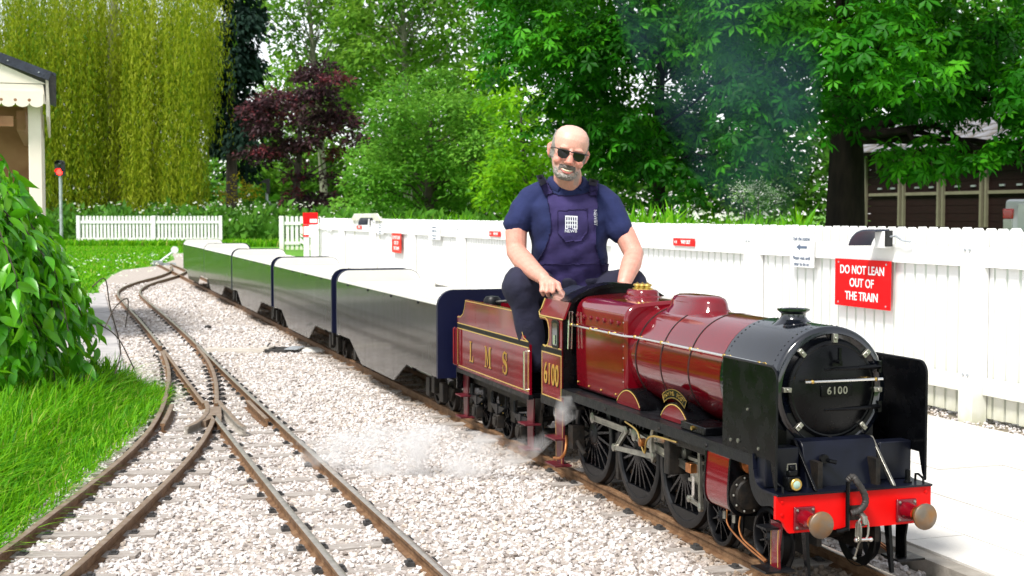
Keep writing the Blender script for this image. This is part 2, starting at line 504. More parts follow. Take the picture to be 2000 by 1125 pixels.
# the turnout track: right-hand (through) route and left-hand (diverging) route
Rr_pts = [(0.95, 0.4), (0.28, 2.4), (-0.19, 3.84), (-0.55, 4.90), (-1.10, 6.54), (-1.73, 8.43), (-2.56, 10.96), (-3.38, 13.4), (-4.17, 15.7), (-4.78, 17.55), (-5.14, 19.0), (-5.38, 20.6),
          (-5.60, 22.9), (-5.95, 25.0), (-6.6, 27.6)]
Rr = [Vector((p.x, p.y, 0)) for p in smooth_path([(a, b, 0) for a, b in Rr_pts], 8)]
Rl = offs(Rr, 0.28)
I_pts = [(-1.235, 0.6), (-1.245, 2.4), (-1.265, 3.86), (-1.292, 4.6), (-1.335, 5.4), (-1.385, 6.0), (-1.455, 6.55), (-1.54, 7.05), (-1.63, 7.5), (-1.785, 8.2), (-1.965, 8.93), (-2.18, 9.7), (-2.43, 10.52)]
Ir = [Vector((p.x, p.y, 0)) for p in smooth_path([(a, b, 0) for a, b in I_pts], 6)]
Il = offs(Ir, 0.28)
turn = thing('turnout_track', 'curving set of points with two diverging rusty tracks on pale ballast', 'track', (0, 0, 0))
FROG = Vector((-1.575, 7.16, 0))
rail([p for p in Rr if p.y > -1], 'rail', turn, [M['rail'], M['railtop']])
rail([p for p in Rl if p.y > 10.3], 'rail', turn, [M['rail'], M['railtop']])
rail([p for p in Rl if 7.28 < p.y <= 10.4], 'rail', turn, [M['rail'], M['railgrey']])
rail([p for p in Rl if p.y < 6.98], 'rail', turn, [M['rail'], M['railtop']])
rail([p for p in Ir if p.y < 6.98], 'rail', turn, [M['rail'], M['railgrey']])
rail([p for p in Ir if 7.28 < p.y], 'rail', turn, [M['rail'], M['railgrey']])
rail([p for p in Il if p.y < 10.2], 'rail', turn, [M['rail'], M['railgrey']])
# crossing nose, wing rails, check rails
b = MB()
b.prism([(-1.60, 7.22), (-1.548, 7.22), (-1.475, 6.90), (-1.44, 6.72), (-1.465, 6.72), (-1.50, 6.86), (-1.515, 6.72), (-1.54, 6.72), (-1.565, 6.95)], 'z', 0.004, 0.044)
b.build('crossing_nose', M['railgrey'], turn)
rail([(-1.672, 7.42), (-1.612, 7.20), (-1.572, 7.0), (-1.545, 6.78), (-1.545, 6.60), (-1.56, 6.5)], 'wing_rail', turn, [M['kerb'], M['railgrey']], 0.004)
rail([(-1.60, 7.42), (-1.538, 7.22), (-1.462, 7.0), (-1.388, 6.78), (-1.325, 6.60), (-1.28, 6.5)], 'wing_rail', turn, [M['kerb'], M['railgrey']], 0.004)
rail([(p.x + 0.047, p.y) for p in Il if 6.55 < p.y < 7.3], 'check_rail', turn, [M['rail'], M['railgrey']], 0.004)
rail([(p.x - 0.047, p.y) for p in Rr if 6.75 < p.y < 7.65], 'check_rail', turn, [M['rail'], M['railgrey']], 0.004)
def near_pt(path, y):
    i = min(range(len(path)), key=lambda k: abs(path[k].y - y))
    j = i + 1 if (path[i].y < y and i + 1 < len(path)) else max(i - 1, 0)
    if abs(path[j].y - path[i].y) < 1e-6: return path[i].copy(), Vector((0, 1, 0))
    t = (y - path[i].y) / (path[j].y - path[i].y)
    return path[i].lerp(path[j], t), (path[max(i, j)] - path[min(i, j)]).normalized()
y = 1.4
while y < 21:
    a, t = near_pt(Rr, y)
    if t.y < 0: t = -t
    s = Vector((t.y, -t.x, 0))
    if y < 6.5 or y > 10.4:
        lay_sleeper(turn, a - s * 0.14, t, 0.25, (-0.14, 0.14) if 2.5 < y < 15 else (), 0.008)
    else:
        c, tc = near_pt(Il, min(y - 0.02, 10.1))
        wd = (a - c).length
        lay_sleeper(turn, (a + c) * 0.5, t, wd / 2 + 0.10, (wd / 2, -wd / 2), 0.009)
        for pth in (Ir, Rl):
            e, _ = near_pt(pth, y + 0.03)
            if abs(e.y - FROG.y) > 0.35 and y < 9.4:
                for sd in (-1, 1):
                    inst('rail_chair', clip_me, turn, (e.x + sd * 0.036, e.y, 0.002), (0, 0, -YAW * 0.7))
    y += 0.27 if y < 6.5 else (0.20 if y < 10.4 else 0.27)
y = 1.5
while y < 6.6:
    a, t = near_pt(Ir, y)
    if t.y < 0: t = -t
    s = Vector((t.y, -t.x, 0))
    lay_sleeper(turn, a - s * 0.14, t, 0.25, (-0.14, 0.14), 0.012)
    y += 0.27

# ---- gravel: thousands of limestone chips, nobody could count them
def in_poly(px, py, poly):
    inside = np.zeros(len(px), bool)
    n = len(poly)
    for i in range(n):
        x0, y0 = poly[i]; x1, y1 = poly[(i + 1) % n]
        c = ((y0 > py) != (y1 > py)) & (px < (x1 - x0) * (py - y0) / (y1 - y0 + 1e-12) + x0)
        inside ^= c
    return inside
BAL_POLY = BAL_LEFT + [(-8.0, 37.0), (-6.7, 31.0)] + [(p.x, p.y) for p in reversed(PE)] + [(3.0, 0.0)]
def scatter_stones():
    pts = []
    for (y0, y1, x0, x1, dens) in [(2.9, 6.0, -2.2, 1.4, 3900), (6.0, 9.0, -2.6, 0.9, 3000), (9.0, 13.0, -4.2, -0.2, 1200), (13.0, 21, -6.3, -1.4, 330)]:
        n = int((y1 - y0) * (x1 - x0) * dens)
        pts.append(np.stack([RNG.uniform(x0, x1, n), RNG.uniform(y0, y1, n)], 1))
    p = np.concatenate(pts)
    p = p[in_poly(p[:, 0], p[:, 1], BAL_POLY)]
    # keep the chips off the rails and mostly off the sleepers
    ok = np.ones(len(p), bool)
    for path in (Rr, Rl, Ir, Il, [loc(u, 0.14) for u in np.arange(4, -20, -.2)], [loc(u, -0.14) for u in np.arange(4, -20, -.2)]):
        q = np.array([(a.x, a.y) for a in path])
        for i in range(len(q) - 1):
            a, b_ = q[i], q[i + 1]
            d_ = b_ - a; L = (d_ ** 2).sum()
            m_ = (np.abs(p[:, 1] - (a[1] + b_[1]) / 2) < abs(d_[1]) / 2 + 0.05)
            if not m_.any(): continue
            t = np.clip(((p[m_] - a) @ d_) / max(L, 1e-9), 0, 1)
            dist = np.sqrt(((p[m_] - a - t[:, None] * d_) ** 2).sum(1))
            idx = np.where(m_)[0]
            ok[idx[dist < 0.021]] = False
    sl = [(o.matrix_basis.translation.copy(), o.rotation_euler.z, 0.25 * o.scale.x) for par in (turn, main_t) for o in par.children if o.name.startswith('sleeper')]
    for c, a, h in sl:
        m_ = (np.abs(p[:, 1] - c.y) < 0.55) & (np.abs(p[:, 0] - c.x) < 0.75)
        idx = np.where(m_)[0]
        if not len(idx): continue
        dx = p[idx, 0] - c.x; dy = p[idx, 1] - c.y
        lu = dx * math.cos(a) + dy * math.sin(a); lv = -dx * math.sin(a) + dy * math.cos(a)
        on = (np.abs(lv) < 0.038) & (np.abs(lu) < h)
        kill = on & (RNG.random(len(idx)) < 0.6)
        ok[idx[kill]] = False
    p = p[ok]
    far = np.clip((p[:, 1] - 8) / 8, 0, 1)
    sz = RNG.uniform(0.0055, 0.0125, len(p)) * (1 + 0.75 * far)
    return np.column_stack([p, RNG.uniform(-0.004, 0.006, len(p))]), sz
def stone_protos():
    pro = []
    for k in range(6):
        bm = bmesh.new()
        bmesh.ops.create_icosphere(bm, subdivisions=1 if k % 2 else 1, radius=1.0)
        sx, sy, sz_ = random.uniform(.8, 1.25), random.uniform(.65, 1.0), random.uniform(.5, .8)
        for v in bm.verts:
            j = Vector((random.uniform(-.28, .28), random.uniform(-.28, .28), random.uniform(-.28, .28)))
            v.co = Vector((v.co.x * sx, v.co.y * sy, v.co.z * sz_)) + j
        me = bpy.data.meshes.new('chip'); bm.to_mesh(me); bm.free()
        me.materials.append(M['stone'])
        pro.append(me)
    return pro
# per-stone colour: pale grey, buff, pink
def stone_material():
    m = M['stone']; nt = m.node_tree; b_ = nt.nodes['Principled BSDF']
    oi = nt.nodes.new('ShaderNodeObjectInfo')
    c = _ramp(nt, oi.outputs['Random'], [(0.0, (0.20, 0.165, 0.14)), (0.12, (0.40, 0.355, 0.33)), (0.45, (0.58, 0.54, 0.52)), (0.8, (0.69, 0.665, 0.65)), (1.0, (0.50, 0.42, 0.345))])
    # oil and brake dust darken the chips along the running line
    ge = nt.nodes.new('ShaderNodeNewGeometry'); dt = nt.nodes.new('ShaderNodeVectorMath'); dt.operation = 'DOT_PRODUCT'
    dt.inputs[1].default_value = tuple(DV); nt.links.new(ge.outputs['Position'], dt.inputs[0])
    sb_ = nt.nodes.new('ShaderNodeMath'); sb_.operation = 'SUBTRACT'; sb_.inputs[1].default_value = ORG.dot(DV); nt.links.new(dt.outputs['Value'], sb_.inputs[0])
    ab = nt.nodes.new('ShaderNodeMath'); ab.operation = 'ABSOLUTE'; nt.links.new(sb_.outputs[0], ab.inputs[0])
    nz = nt.nodes.new('ShaderNodeTexNoise'); nz.inputs['Scale'].default_value = 3.5; nz.inputs['Detail'].default_value = 4; nt.links.new(ge.outputs['Position'], nz.inputs['Vector'])
    ad = nt.nodes.new('ShaderNodeMath'); ad.operation = 'MULTIPLY_ADD'; ad.inputs[1].default_value = -0.30; nt.links.new(nz.outputs[0], ad.inputs[0]); nt.links.new(ab.outputs[0], ad.inputs[2])
    mr = nt.nodes.new('ShaderNodeMapRange'); mr.inputs[1].default_value = 0.02; mr.inputs[2].default_value = 0.14; mr.inputs[3].default_value = 0.85; mr.inputs[4].default_value = 0.0
    nt.links.new(ad.outputs[0], mr.inputs[0])
    mx = nt.nodes.new('ShaderNodeMixRGB'); mx.blend_type = 'MULTIPLY'; mx.inputs[2].default_value = (0.42, 0.32, 0.22, 1)
    nt.links.new(mr.outputs[0], mx.inputs[0]); nt.links.new(c, mx.inputs[1]); nt.links.new(mx.outputs[0], b_.inputs['Base Color'])
stone_material()
def gn_scatter(name, pos, size, protos, parent=None):
    """One object holding a point cloud that draws a chip at each point (geometry nodes)."""
    me = bpy.data.meshes.new(name)
    me.vertices.add(len(pos)); me.vertices.foreach_set('co', pos.astype(np.float32).ravel())
    a = me.attributes.new('size', 'FLOAT', 'POINT'); a.data.foreach_set('value', size.astype(np.float32))
    r = me.attributes.new('spin', 'FLOAT_VECTOR', 'POINT')
    r.data.foreach_set('vector', (RNG.uniform(-0.7, 0.7, (len(pos), 3)) * np.array([1, 1, 9.0])).astype(np.float32).ravel())
    o = bpy.data.objects.new(name, me); COL.objects.link(o)
    hid = bpy.data.collections.new(name + '_pieces')
    for p in protos: 
        hid.objects.link(bpy.data.objects.new('chip', p))
    ng = bpy.data.node_groups.new(name, 'GeometryNodeTree')
    ng.interface.new_socket('Geometry', in_out='INPUT', socket_type='NodeSocketGeometry')
    ng.interface.new_socket('Geometry', in_out='OUTPUT', socket_type='NodeSocketGeometry')
    N = ng.nodes; L = ng.links
    gi = N.new('NodeGroupInput'); go = N.new('NodeGroupOutput')
    mp = N.new('GeometryNodeMeshToPoints')
    ip = N.new('GeometryNodeInstanceOnPoints')
    ci = N.new('GeometryNodeCollectionInfo'); ci.inputs['Collection'].default_value = hid
    ci.inputs['Separate Children'].default_value = True; ci.inputs['Reset Children'].default_value = True
    sa = N.new('GeometryNodeInputNamedAttribute'); sa.data_type = 'FLOAT'; sa.inputs['Name'].default_value = 'size'
    ra = N.new('GeometryNodeInputNamedAttribute'); ra.data_type = 'FLOAT_VECTOR'; ra.inputs['Name'].default_value = 'spin'
    e2r = N.new('FunctionNodeEulerToRotation')
    L.new(gi.outputs[0], mp.inputs[0]); L.new(mp.outputs[0], ip.inputs['Points'])
    L.new(ci.outputs[0], ip.inputs['Instance']); ip.inputs['Pick Instance'].default_value = True
    L.new(ra.outputs['Attribute'], e2r.inputs[0]); L.new(e2r.outputs[0], ip.inputs['Rotation'])
    L.new(sa.outputs['Attribute'], ip.inputs['Scale'])
    L.new(ip.outputs[0], go.inputs[0])
    md = o.modifiers.new('scatter', 'NODES'); md.node_group = ng
    o['kind'] = 'stuff'
    return o
# ---- small things lying on the ballast
b = MB().box((-0.24, -0.05, 0.0), (0.24, 0.05, 0.022)).box((-0.24, -0.075, -0.005), (0.24, -0.05, 0.012))
o = thing('timber_cover', 'grey timber board lying on ballast beside the points', 'board', (-2.13, 10.52, 0.006), -0.16)
b.build('plank', M['timber'], o)
o2 = thing('point_lever_frame', 'small dark iron point lever frame at the end of the timber board', 'lever', (-1.83, 10.55, 0.004), -0.1)
MB().box((-0.075, -0.10, 0), (0.16, -0.075, 0.025)).box((-0.075, 0.07, 0), (0.16, 0.095, 0.025)).build('frame_bar', M['clip'], o2)
MB().box((-0.10, -0.10, 0.022), (-0.03, 0.10, 0.034)).build('cover_plate', M['timber'], o2)
MB().box((0.10, -0.12, 0.024), (0.20, 0.12, 0.030)).build('tie_plate', M['galv'], o2)
MB().tube([(-0.065, -0.01, 0.03), (-0.06, 0.0, 0.05), (-0.06, 0.05, 0.055)], 0.007, 6).build('handle', M['clip'], o2)
mh = MB().lathe([(0.16, 0.0), (0.16, 0.012), (0.145, 0.018), (0.0, 0.02)], (0, 0, 0), 'z', 24).build('drain_cover', M['concrete'])
mh.location = (-1.50, 10.62, 0.0)
tag(mh, 'round pale drain cover in the gravel beside the train', 'cover')
lump = MB().ball((0, 0, 0.015), (0.035, 0.025, 0.02), 7).build('coal_lump', M['grime'])
lump.location = gz(406, 642, 0.0)
tag(lump, 'single dark lump of coal lying alone on the pale gravel', 'coal')

# ================================================================ FENCES
def picket_mesh(w, h, t, name='picket'):
    c = w * 0.22
    return MB().prism([(-w / 2, 0), (w / 2, 0), (w / 2, h - c), (w / 2 - c, h), (-w / 2 + c, h), (-w / 2, h - c)], 'y', -t / 2, t / 2).mesh(name, [M['white_low']], 0)
pf = thing('platform_fence', 'long white picket fence along the back of the platform', 'fence', loc(0, -2.2, 0.052 - RAIL_TOP), ROTZ)
pk = picket_mesh(0.0745, 0.925, 0.018)
k = 0; u = 1.6
while u > -19.0:
    inst('picket', pk, pf, (u, 0.012, 0.02 + random.uniform(-.003, .003)), (0, random.uniform(-.004, .004), 0)); u -= 0.0925; k += 1
post_me = MB().prism([(-0.055, 0), (0.055, 0), (0.055, 0.955), (0.035, 0.968), (-0.035, 0.968), (-0.055, 0.955)], 'y', -0.085, -0.004).mesh('post', [M['white_low']], 0)
bolt_me = MB().lathe([(0.007, 0), (0.007, -0.006), (0.0, -0.008)], (0, 0, 0), 'y', 8).mesh('bolt', [M['galv']])
for i in range(10):
    pu = 1.01 - 2.23 * i
    po = inst('post', post_me, pf, (pu, 0, -0.04))
    for dz in (0.88, 0.27):
        for dx in (-0.018, 0.018):
            inst('bolt', bolt_me, po, (dx, -0.086, dz))
    if i < 9:
        for (z0, z1) in ((0.755, 0.850), (0.135, 0.215)):
            MB().box((-2.172, -0.030, z0), (-0.058, 0.0, z1)).build('rail', M['white_low'], pf).location = (pu, 0, 0)
def fence_section(nm, label, p0, p1, n, pw, h, posts, z0=0.0):
    a = Vector(p0); c = Vector(p1); d_ = c - a
    t = thing(nm, label, 'fence', (a.x, a.y, z0), math.atan2(d_.y, d_.x))
    L = d_.length
    me = picket_mesh(pw, h, 0.03)
    for i in range(n):
        inst('picket', me, t, (L * (i + .5) / n, 0.018, 0.03))
    for px in posts:
        MB().box((px * L - pw * .75, -0.06, 0), (px * L + pw * .75, 0.0, h + 0.04)).build('post', M['white_low'], t)
    for z in (0.18, h - 0.22):
        MB().box((0, -0.022, z), (L, 0.0, z + 0.09)).build('rail', M['white_low'], t)
    return t
fence_section('picket_fence', 'separate white picket fence on the lawn in front of the willow', (-14.6, 46), (-9.77, 46), 40, 0.075, 0.97, (0.005, 0.53, 0.995))
fence_section('picket_gate', 'short white picket gate beyond the far end of the platform', (-6.7, 39.6), (-5.1, 39.6), 12, 0.085, 0.97, (0.02, 0.62))
for i, (u, v, wd, z0, z1, lab, txt) in enumerate([(-19.45, -2.05, 0.115, 0.0, 1.09, 'small red notice on the left one of two white posts at platform end', 'NO\nENTRY'),
                                            (-18.75, -2.05, 0.15, 0.0, 1.09, 'small red notice on the right one of two white posts at platform end', 'STOP')]):
    t = thing('notice_post', lab, 'sign', loc(u, v, z0 + 0.05 - RAIL_TOP), 0.12)
    MB().box((-0.05, 0, 0), (0.05, 0.06, 0.98)).build('post', M['white_low'], t)
    MB().box((-wd / 2, -0.012, 0.84), (wd / 2, -0.001, 1.04)).build('plate', M['signred'], t)
    MB().box((-wd / 2, -0.012, 0.62), (wd / 2, -0.001, 0.83)).build('lower_plate', M['signwhite'] if i else M['red'], t)
    if i: MB().box((-wd * .4, -0.014, 0.87), (wd * .4, -0.0125, 0.93)).build('lettering', M['signwhite'], t)
    else: MB().box((-wd * .4, -0.014, 0.65), (wd * .4, -0.0125, 0.80)).build('lettering', M['signwhite'], t)

# ---- notices on the fence
def board(nm, label, u0, u1, z0, z1, m, v=-2.163):
    t = thing(nm, label, 'sign', loc((u0 + u1) / 2, v, (z0 + z1) / 2 - RAIL_TOP), ROTZ)
    hw, hh = abs(u1 - u0) / 2, (z1 - z0) / 2
    MB().box((-hw, -0.006, -hh), (hw, 0, hh)).build('plate', m, t, bevel=0.0015)
    return t, hw, hh
def words(t, txt, size, x, z, m, xs=1.0, bold=0.0, dep=-0.0075):
    me = text_mesh(txt, size, m, 0.0008, xs=xs, bold=bold)
    return inst('lettering', me, t, (x, dep, z), (math.pi / 2, 0, 0))
def lean_sign(label, u0, u1, z0, z1):
    t, hw, hh = board('warning_sign', label, u0, u1, z0, z1, M['signred'])
    for s_, z, sz in (('DO NOT LEAN', hh * .54, hh * .50), ('OUT OF', 0.0, hh * .50), ('THE TRAIN', -hh * .56, hh * .50)):
        words(t, s_, sz, 0, z, M['signwhite'], xs=0.98, bold=hh * 0.008)
    for sx in (-1, 1):
        for sz in (-1, 1):
            inst('screw', bolt_me, t, (sx * hw * .86, -0.006, sz * hh * .85), (0, 0, 0), (.8, .5, .8))
lean_sign('large red sign warning not to lean out, beside the locomotive', -2.482, -1.93, 0.545, 0.812)
lean_sign('red sign warning not to lean out, on the fence behind the coaches', -13.468, -12.955, 0.555, 0.812)
def way_out(label, u0, u1, z0, z1):
    t, hw, hh = board('way_out_sign', label, u0, u1, z0, z1, M['signred'])
    words(t, 'WAY OUT', hh * 1.35, hw * .22, 0, M['signwhite'], xs=0.86, bold=0.001)
    for x in (-0.86, -0.72):
        MB().prism([(hw * x, 0), (hw * x + hh * .55, hh * .42), (hw * x + hh * .55, -hh * .42)], 'y', -0.0075, -0.0065).build('arrow', M['signwhite'], t)
way_out('red way out sign on the fence right of the driver', -4.663, -4.317, 0.837, 0.892)
way_out('red way out sign on the fence just left of the driver', -9.121, -8.75, 0.835, 0.888)
way_out('smallest farthest red way out sign near the trapezoid board', -15.745, -15.40, 0.845, 0.895)
def exit_sign(label, u0, u1, z0, z1):
    t, hw, hh = board('exit_notice', label, u0, u1, z0, z1, M['signwhite'])
    for s_, z in (('Exit the station', .78), ('Please wait until', -.42), ('clear to do so', -.80)):
        words(t, s_, hh * .34, 0, z * hh, M['print'], xs=0.95)
    MB().prism([(-.45 * hw, .26 * hh), (-.12 * hw, .46 * hh), (-.12 * hw, .34 * hh), (.45 * hw, .34 * hh), (.45 * hw, .18 * hh), (-.12 * hw, .18 * hh), (-.12 * hw, .06 * hh)],
               'y', -0.0075, -0.0065).build('arrow', M['print'], t)
exit_sign('white exit notice with blue arrow beside the large red sign', -2.995, -2.717, 0.745, 0.937)
exit_sign('white exit notice on the fence between the two leftward red signs', -11.55, -11.04, 0.76, 0.925)
exit_sign('white exit notice on the fence beside the trapezoid board', -14.36, -13.98, 0.785, 0.93)
exit_sign('farthest white exit notice near the end of the platform fence', -18.08, -17.72, 0.785, 0.915)

# ---- hooded lamps on the fence
def fence_lamp(label, u, z, s):
    t = thing('fence_lamp', label, 'lamp', loc(u, -2.15, z - RAIL_TOP), ROTZ)
    MB().box((0.02 * s, -0.05 * s, -0.045 * s), (0.11 * s, 0.0, 0.05 * s)).build('body', M['white'], t, bevel=0.004)
    MB().box((0.112 * s, -0.045 * s, -0.035 * s), (0.13 * s, -0.005, 0.055 * s)).build('back_plate', M['blackplastic'], t)
    n = 7
    b_ = MB()
    prof = []
    for i in range(n + 1):
        th = i / n * R(78)
        prof.append((0.09 * s - 0.185 * s * math.sin(th), 0.062 * s - 0.11 * s * (1 - math.cos(th))))
    vs = []
    for (x, zz) in prof: vs += [(x, -0.15 * s, zz), (x, 0.0, zz), (x, 0.0, zz - 0.008), (x, -0.15 * s, zz - 0.008)]
    fs = []
    for i in range(n):
        for j in range(4):
            fs.append((i * 4 + j, i * 4 + (j + 1) % 4, (i + 1) * 4 + (j + 1) % 4, (i + 1) * 4 + j))
    fs += [(0, 1, 2, 3), (4 * n, 4 * n + 1, 4 * n + 2, 4 * n + 3)]
    b_.add(vs, fs); b_.build('hood', M['lampgrey'], t)
    MB().tube([(0.13 * s, -0.02 * s, 0.02 * s), (0.18 * s, -0.02 * s, 0.025 * s), (0.24 * s, -0.015 * s, 0.0), (0.30 * s, -0.006, -0.005)], 0.006 * s, 6).build('cable', M['galv'], t)
fence_lamp('hooded dark grey lamp on the fence above the large red sign', -2.02, 0.925, 0.95)
fence_lamp('small hooded dark lamp on the fence below the trapezoid board', -14.7, 0.945, 1.1)
tb = thing('trapezoid_board', 'white trapezoid board rising above the fence behind the coaches', 'board', loc(-15.2, -2.2, 0.97 - RAIL_TOP), ROTZ)
MB().prism([(-1.02, 0), (1.0, 0), (0.72, 0.105), (-0.76, 0.10)], 'y', -0.03, 0.0).build('panel', M['white_low'], tb)
MB().box((-0.9, 0.0, -0.25), (-0.84, 0.03, 0.06)).box((0.78, 0.0, -0.25), (0.84, 0.03, 0.06)).build('batten', M['white_low'], tb)
# ================================================================ LOCOMOTIVE
def LB(): return MB(True)
def arc(cx, cy, r, a0, a1, n=8):
    return [(cx + r * math.cos(R(a0 + (a1 - a0) * i / n)), cy + r * math.sin(R(a0 + (a1 - a0) * i / n))) for i in range(n + 1)]
def strip(b, pts, v, wd=0.004):
    """A painted line: a thin flat ribbon following (u, w) points on the side plane v."""
    n = len(pts)
    for i in range(n - 1):
        p, q = Vector(pts[i]), Vector(pts[i + 1])
        d_ = (q - p)
        if d_.length < 1e-6: continue
        d_.normalize(); s_ = Vector((-d_.y, d_.x)) * wd / 2
        p = p - d_ * wd * .45; q = q + d_ * wd * .45
        c = [p - s_, q - s_, q + s_, p + s_]
        b.prism([(k.x, k.y) for k in c], 'y', v, v + 0.0008 + 0.0001 * (i % 3))
    return b
def loft(rings, b=None, cap=True):
    b = b or LB(); n = len(rings[0])
    vs = [p for r_ in rings for p in r_]; fs = []
    for i in range(len(rings) - 1):
        for k in range(n):
            fs.append((i * n + k, i * n + (k + 1) % n, (i + 1) * n + (k + 1) % n, (i + 1) * n + k))
    if cap: fs += [tuple(range(n))[::-1], tuple(range((len(rings) - 1) * n, len(rings) * n))]
    return b.add(vs, fs)
def sq_ring(cu, a, bb, w, n=28, e=3.0):
    out = []
    for k in range(n):
        t = 2 * math.pi * k / n
        c, s_ = math.cos(t), math.sin(t)
        out.append((cu + a * math.copysign(abs(c) ** (2 / e), c), bb * math.copysign(abs(s_) ** (2 / e), s_), w))
    return out

lo = thing('steam_locomotive', 'crimson miniature steam locomotive with black smokebox and red buffer beam', 'locomotive', ORG, ROTZ)
BC = 0.522                                    # boiler centre height
# --- frames and inside dark works
LB().box((-0.76, 0.085, 0.10), (1.10, 0.10, 0.335)).box((-0.76, -0.10, 0.10), (1.10, -0.085, 0.335)).build('main_frame', M['grime'], lo)
LB().box((-0.70, -0.084, 0.20), (0.98, 0.084, 0.335)).build('ashpan', M['grime'], lo)
# --- boiler barrel
b = LB().lathe([(0.172, -0.10), (0.176, -0.03), (0.1775, 0.12), (0.1775, 0.66)], (0, 0, BC), 'x', 64)
boiler = b.build('boiler', M['maroon'], lo, angle=50)
for u_ in (0.02, 0.228, 0.44, 0.655):
    LB().lathe([(0.1770, u_ - 0.0035), (0.1789, u_ - 0.0032), (0.1789, u_ + 0.0032), (0.1770, u_ + 0.0035)], (0, 0, BC), 'x', 64).build('boiler_band', M['maroon'] if u_ > .6 else M['grime'], boiler)
# --- smokebox
sb = LB().lathe([(0.170, 0.662), (0.1805, 0.664), (0.1805, 0.985), (0.1795, 0.994), (0.174, 1.000), (0.160, 1.002), (0.156, 0.998), (0.05, 0.995)], (0, 0, BC), 'x', 64).build('smokebox', M['smokebox'], lo, angle=50)
b = LB()
for u_ in (0.682, 0.962):
    for k in range(46):
        th = R(-30 + k * 5.3)
        b.lathe([(0.0032, 0), (0.0026, 0.0016), (0, 0.0022)], (0, 0, 0), 'z', 6)
        m_ = Matrix.Translation(Vector((u_, -math.cos(th) * 0.1805, BC + math.sin(th) * 0.1805))) @ Matrix.Rotation(math.pi / 2 - th, 4, 'X')
        for i in range(18): b.v[-18 + i] = m_ @ b.v[-18 + i]
b.build('rivet_row', M['smokebox'], sb, kind='stuff')
# smokebox door with clamps, straps, rail, plate
door = LB().lathe([(0.140, 0.998), (0.1395, 1.006), (0.132, 1.010), (0.128, 1.009), (0.124, 1.011), (0.09, 1.020), (0.045, 1.026), (0.0, 1.028)], (0, 0, BC), 'x', 56).build('smokebox_door', M['black'], lo, angle=40)
for k in range(8):
    th = R(45 * k + 2)
    c = LB().box((1.0, -0.007, -0.013), (1.014, 0.007, 0.013)).lathe([(0.0055, 1.014), (0.0055, 1.019), (0.0, 1.020)], (0, 0, 0), 'x', 8)
    o = c.build('door_clamp', M['steel'], door, bevel=0.0015)
    o.location = (0, -0.147 * math.cos(th), BC + 0.147 * math.sin(th)); o.rotation_euler = (math.pi / 2 - th, 0, 0)
for w_ in (0.583, 0.468):
    LB().tube([(1.022, 0.035, w_), (1.0235, -0.04, w_), (1.017, -0.10, w_), (1.010, -0.152, w_)], [0.004, 0.006, 0.007, 0.008], 8, flat=0.9).build('hinge_strap', M['black'], door)
    LB().tube([(1.008, -0.154, w_ - 0.016), (1.008, -0.154, w_ + 0.016)], 0.008, 10).build('hinge_pin', M['black'], door)
hr = LB().tube([(1.052, 0.115, 0.553), (1.052, -0.135, 0.553)], 0.0038, 8).build('handrail', M['bright'], door)
for v_ in (0.092, -0.112):
    LB().tube([(1.014, v_, 0.553), (1.050, v_, 0.553)], 0.003, 6).ball((1.052, v_, 0.553), 0.0065, 8).build('handrail_knob', M['brass'], hr)
npl = LB().box((1.022, -0.050, BC - 0.016), (1.031, 0.050, BC + 0.016)).build('number_plate', M['black'], door, bevel=0.002)
inst('lettering', text_mesh('6100', 0.030, M['steel'], 0.0012, spacing=1.15, bold=0.0004), npl, (1.0318, 0, BC), (math.pi / 2, 0, math.pi / 2))
LB().tube([(1.026, 0.0, 0.605), (1.05, 0.0, 0.605)], 0.006, 8).box((1.038, -0.004, 0.600), (1.046, 0.004, 0.645)).box((1.024, -0.016, 0.592), (1.032, 0.016, 0.602)).build('door_handle', M['black'], door)
# --- chimney, dome, safety valves
LB().lathe([(0.070, 0.688), (0.056, 0.697), (0.043, 0.706), (0.0365, 0.716), (0.0365, 0.724), (0.043, 0.729), (0.0485, 0.733), (0.0485, 0.738), (0.040, 0.739), (0.034, 0.735), (0.032, 0.70)], (0.786, 0, 0), 'z', 36).build('chimney', M['smokebox'], lo, angle=50)
loft([sq_ring(0.152, 0.168, 0.088, 0.672), sq_ring(0.152, 0.160, 0.078, 0.690), sq_ring(0.152, 0.150, 0.066, 0.702), sq_ring(0.152, 0.146, 0.062, 0.722), sq_ring(0.152, 0.136, 0.055, 0.736),
      sq_ring(0.152, 0.110, 0.040, 0.744), sq_ring(0.152, 0.05, 0.016, 0.747)]).build('dome', M['maroon'], lo, angle=60)
sv = loft([sq_ring(-0.325, 0.085, 0.066, 0.702), sq_ring(-0.325, 0.082, 0.062, 0.711), sq_ring(-0.325, 0.072, 0.052, 0.716), sq_ring(-0.325, 0.070, 0.050, 0.732), sq_ring(-0.325, 0.062, 0.042, 0.738)]).build('safety_valve_base', M['maroon'], lo, angle=50)
for u_, v_ in ((-0.345, 0.012), (-0.305, -0.012), (-0.325, 0.0)):
    LB().lathe([(0.020, 0.737), (0.020, 0.742), (0.012, 0.744), (0.012, 0.750), (0.017, 0.752), (0.015, 0.758), (0.005, 0.761), (0.0, 0.766)], (u_, v_, 0), 'z', 12).build('safety_valve', M['brass'], sv)
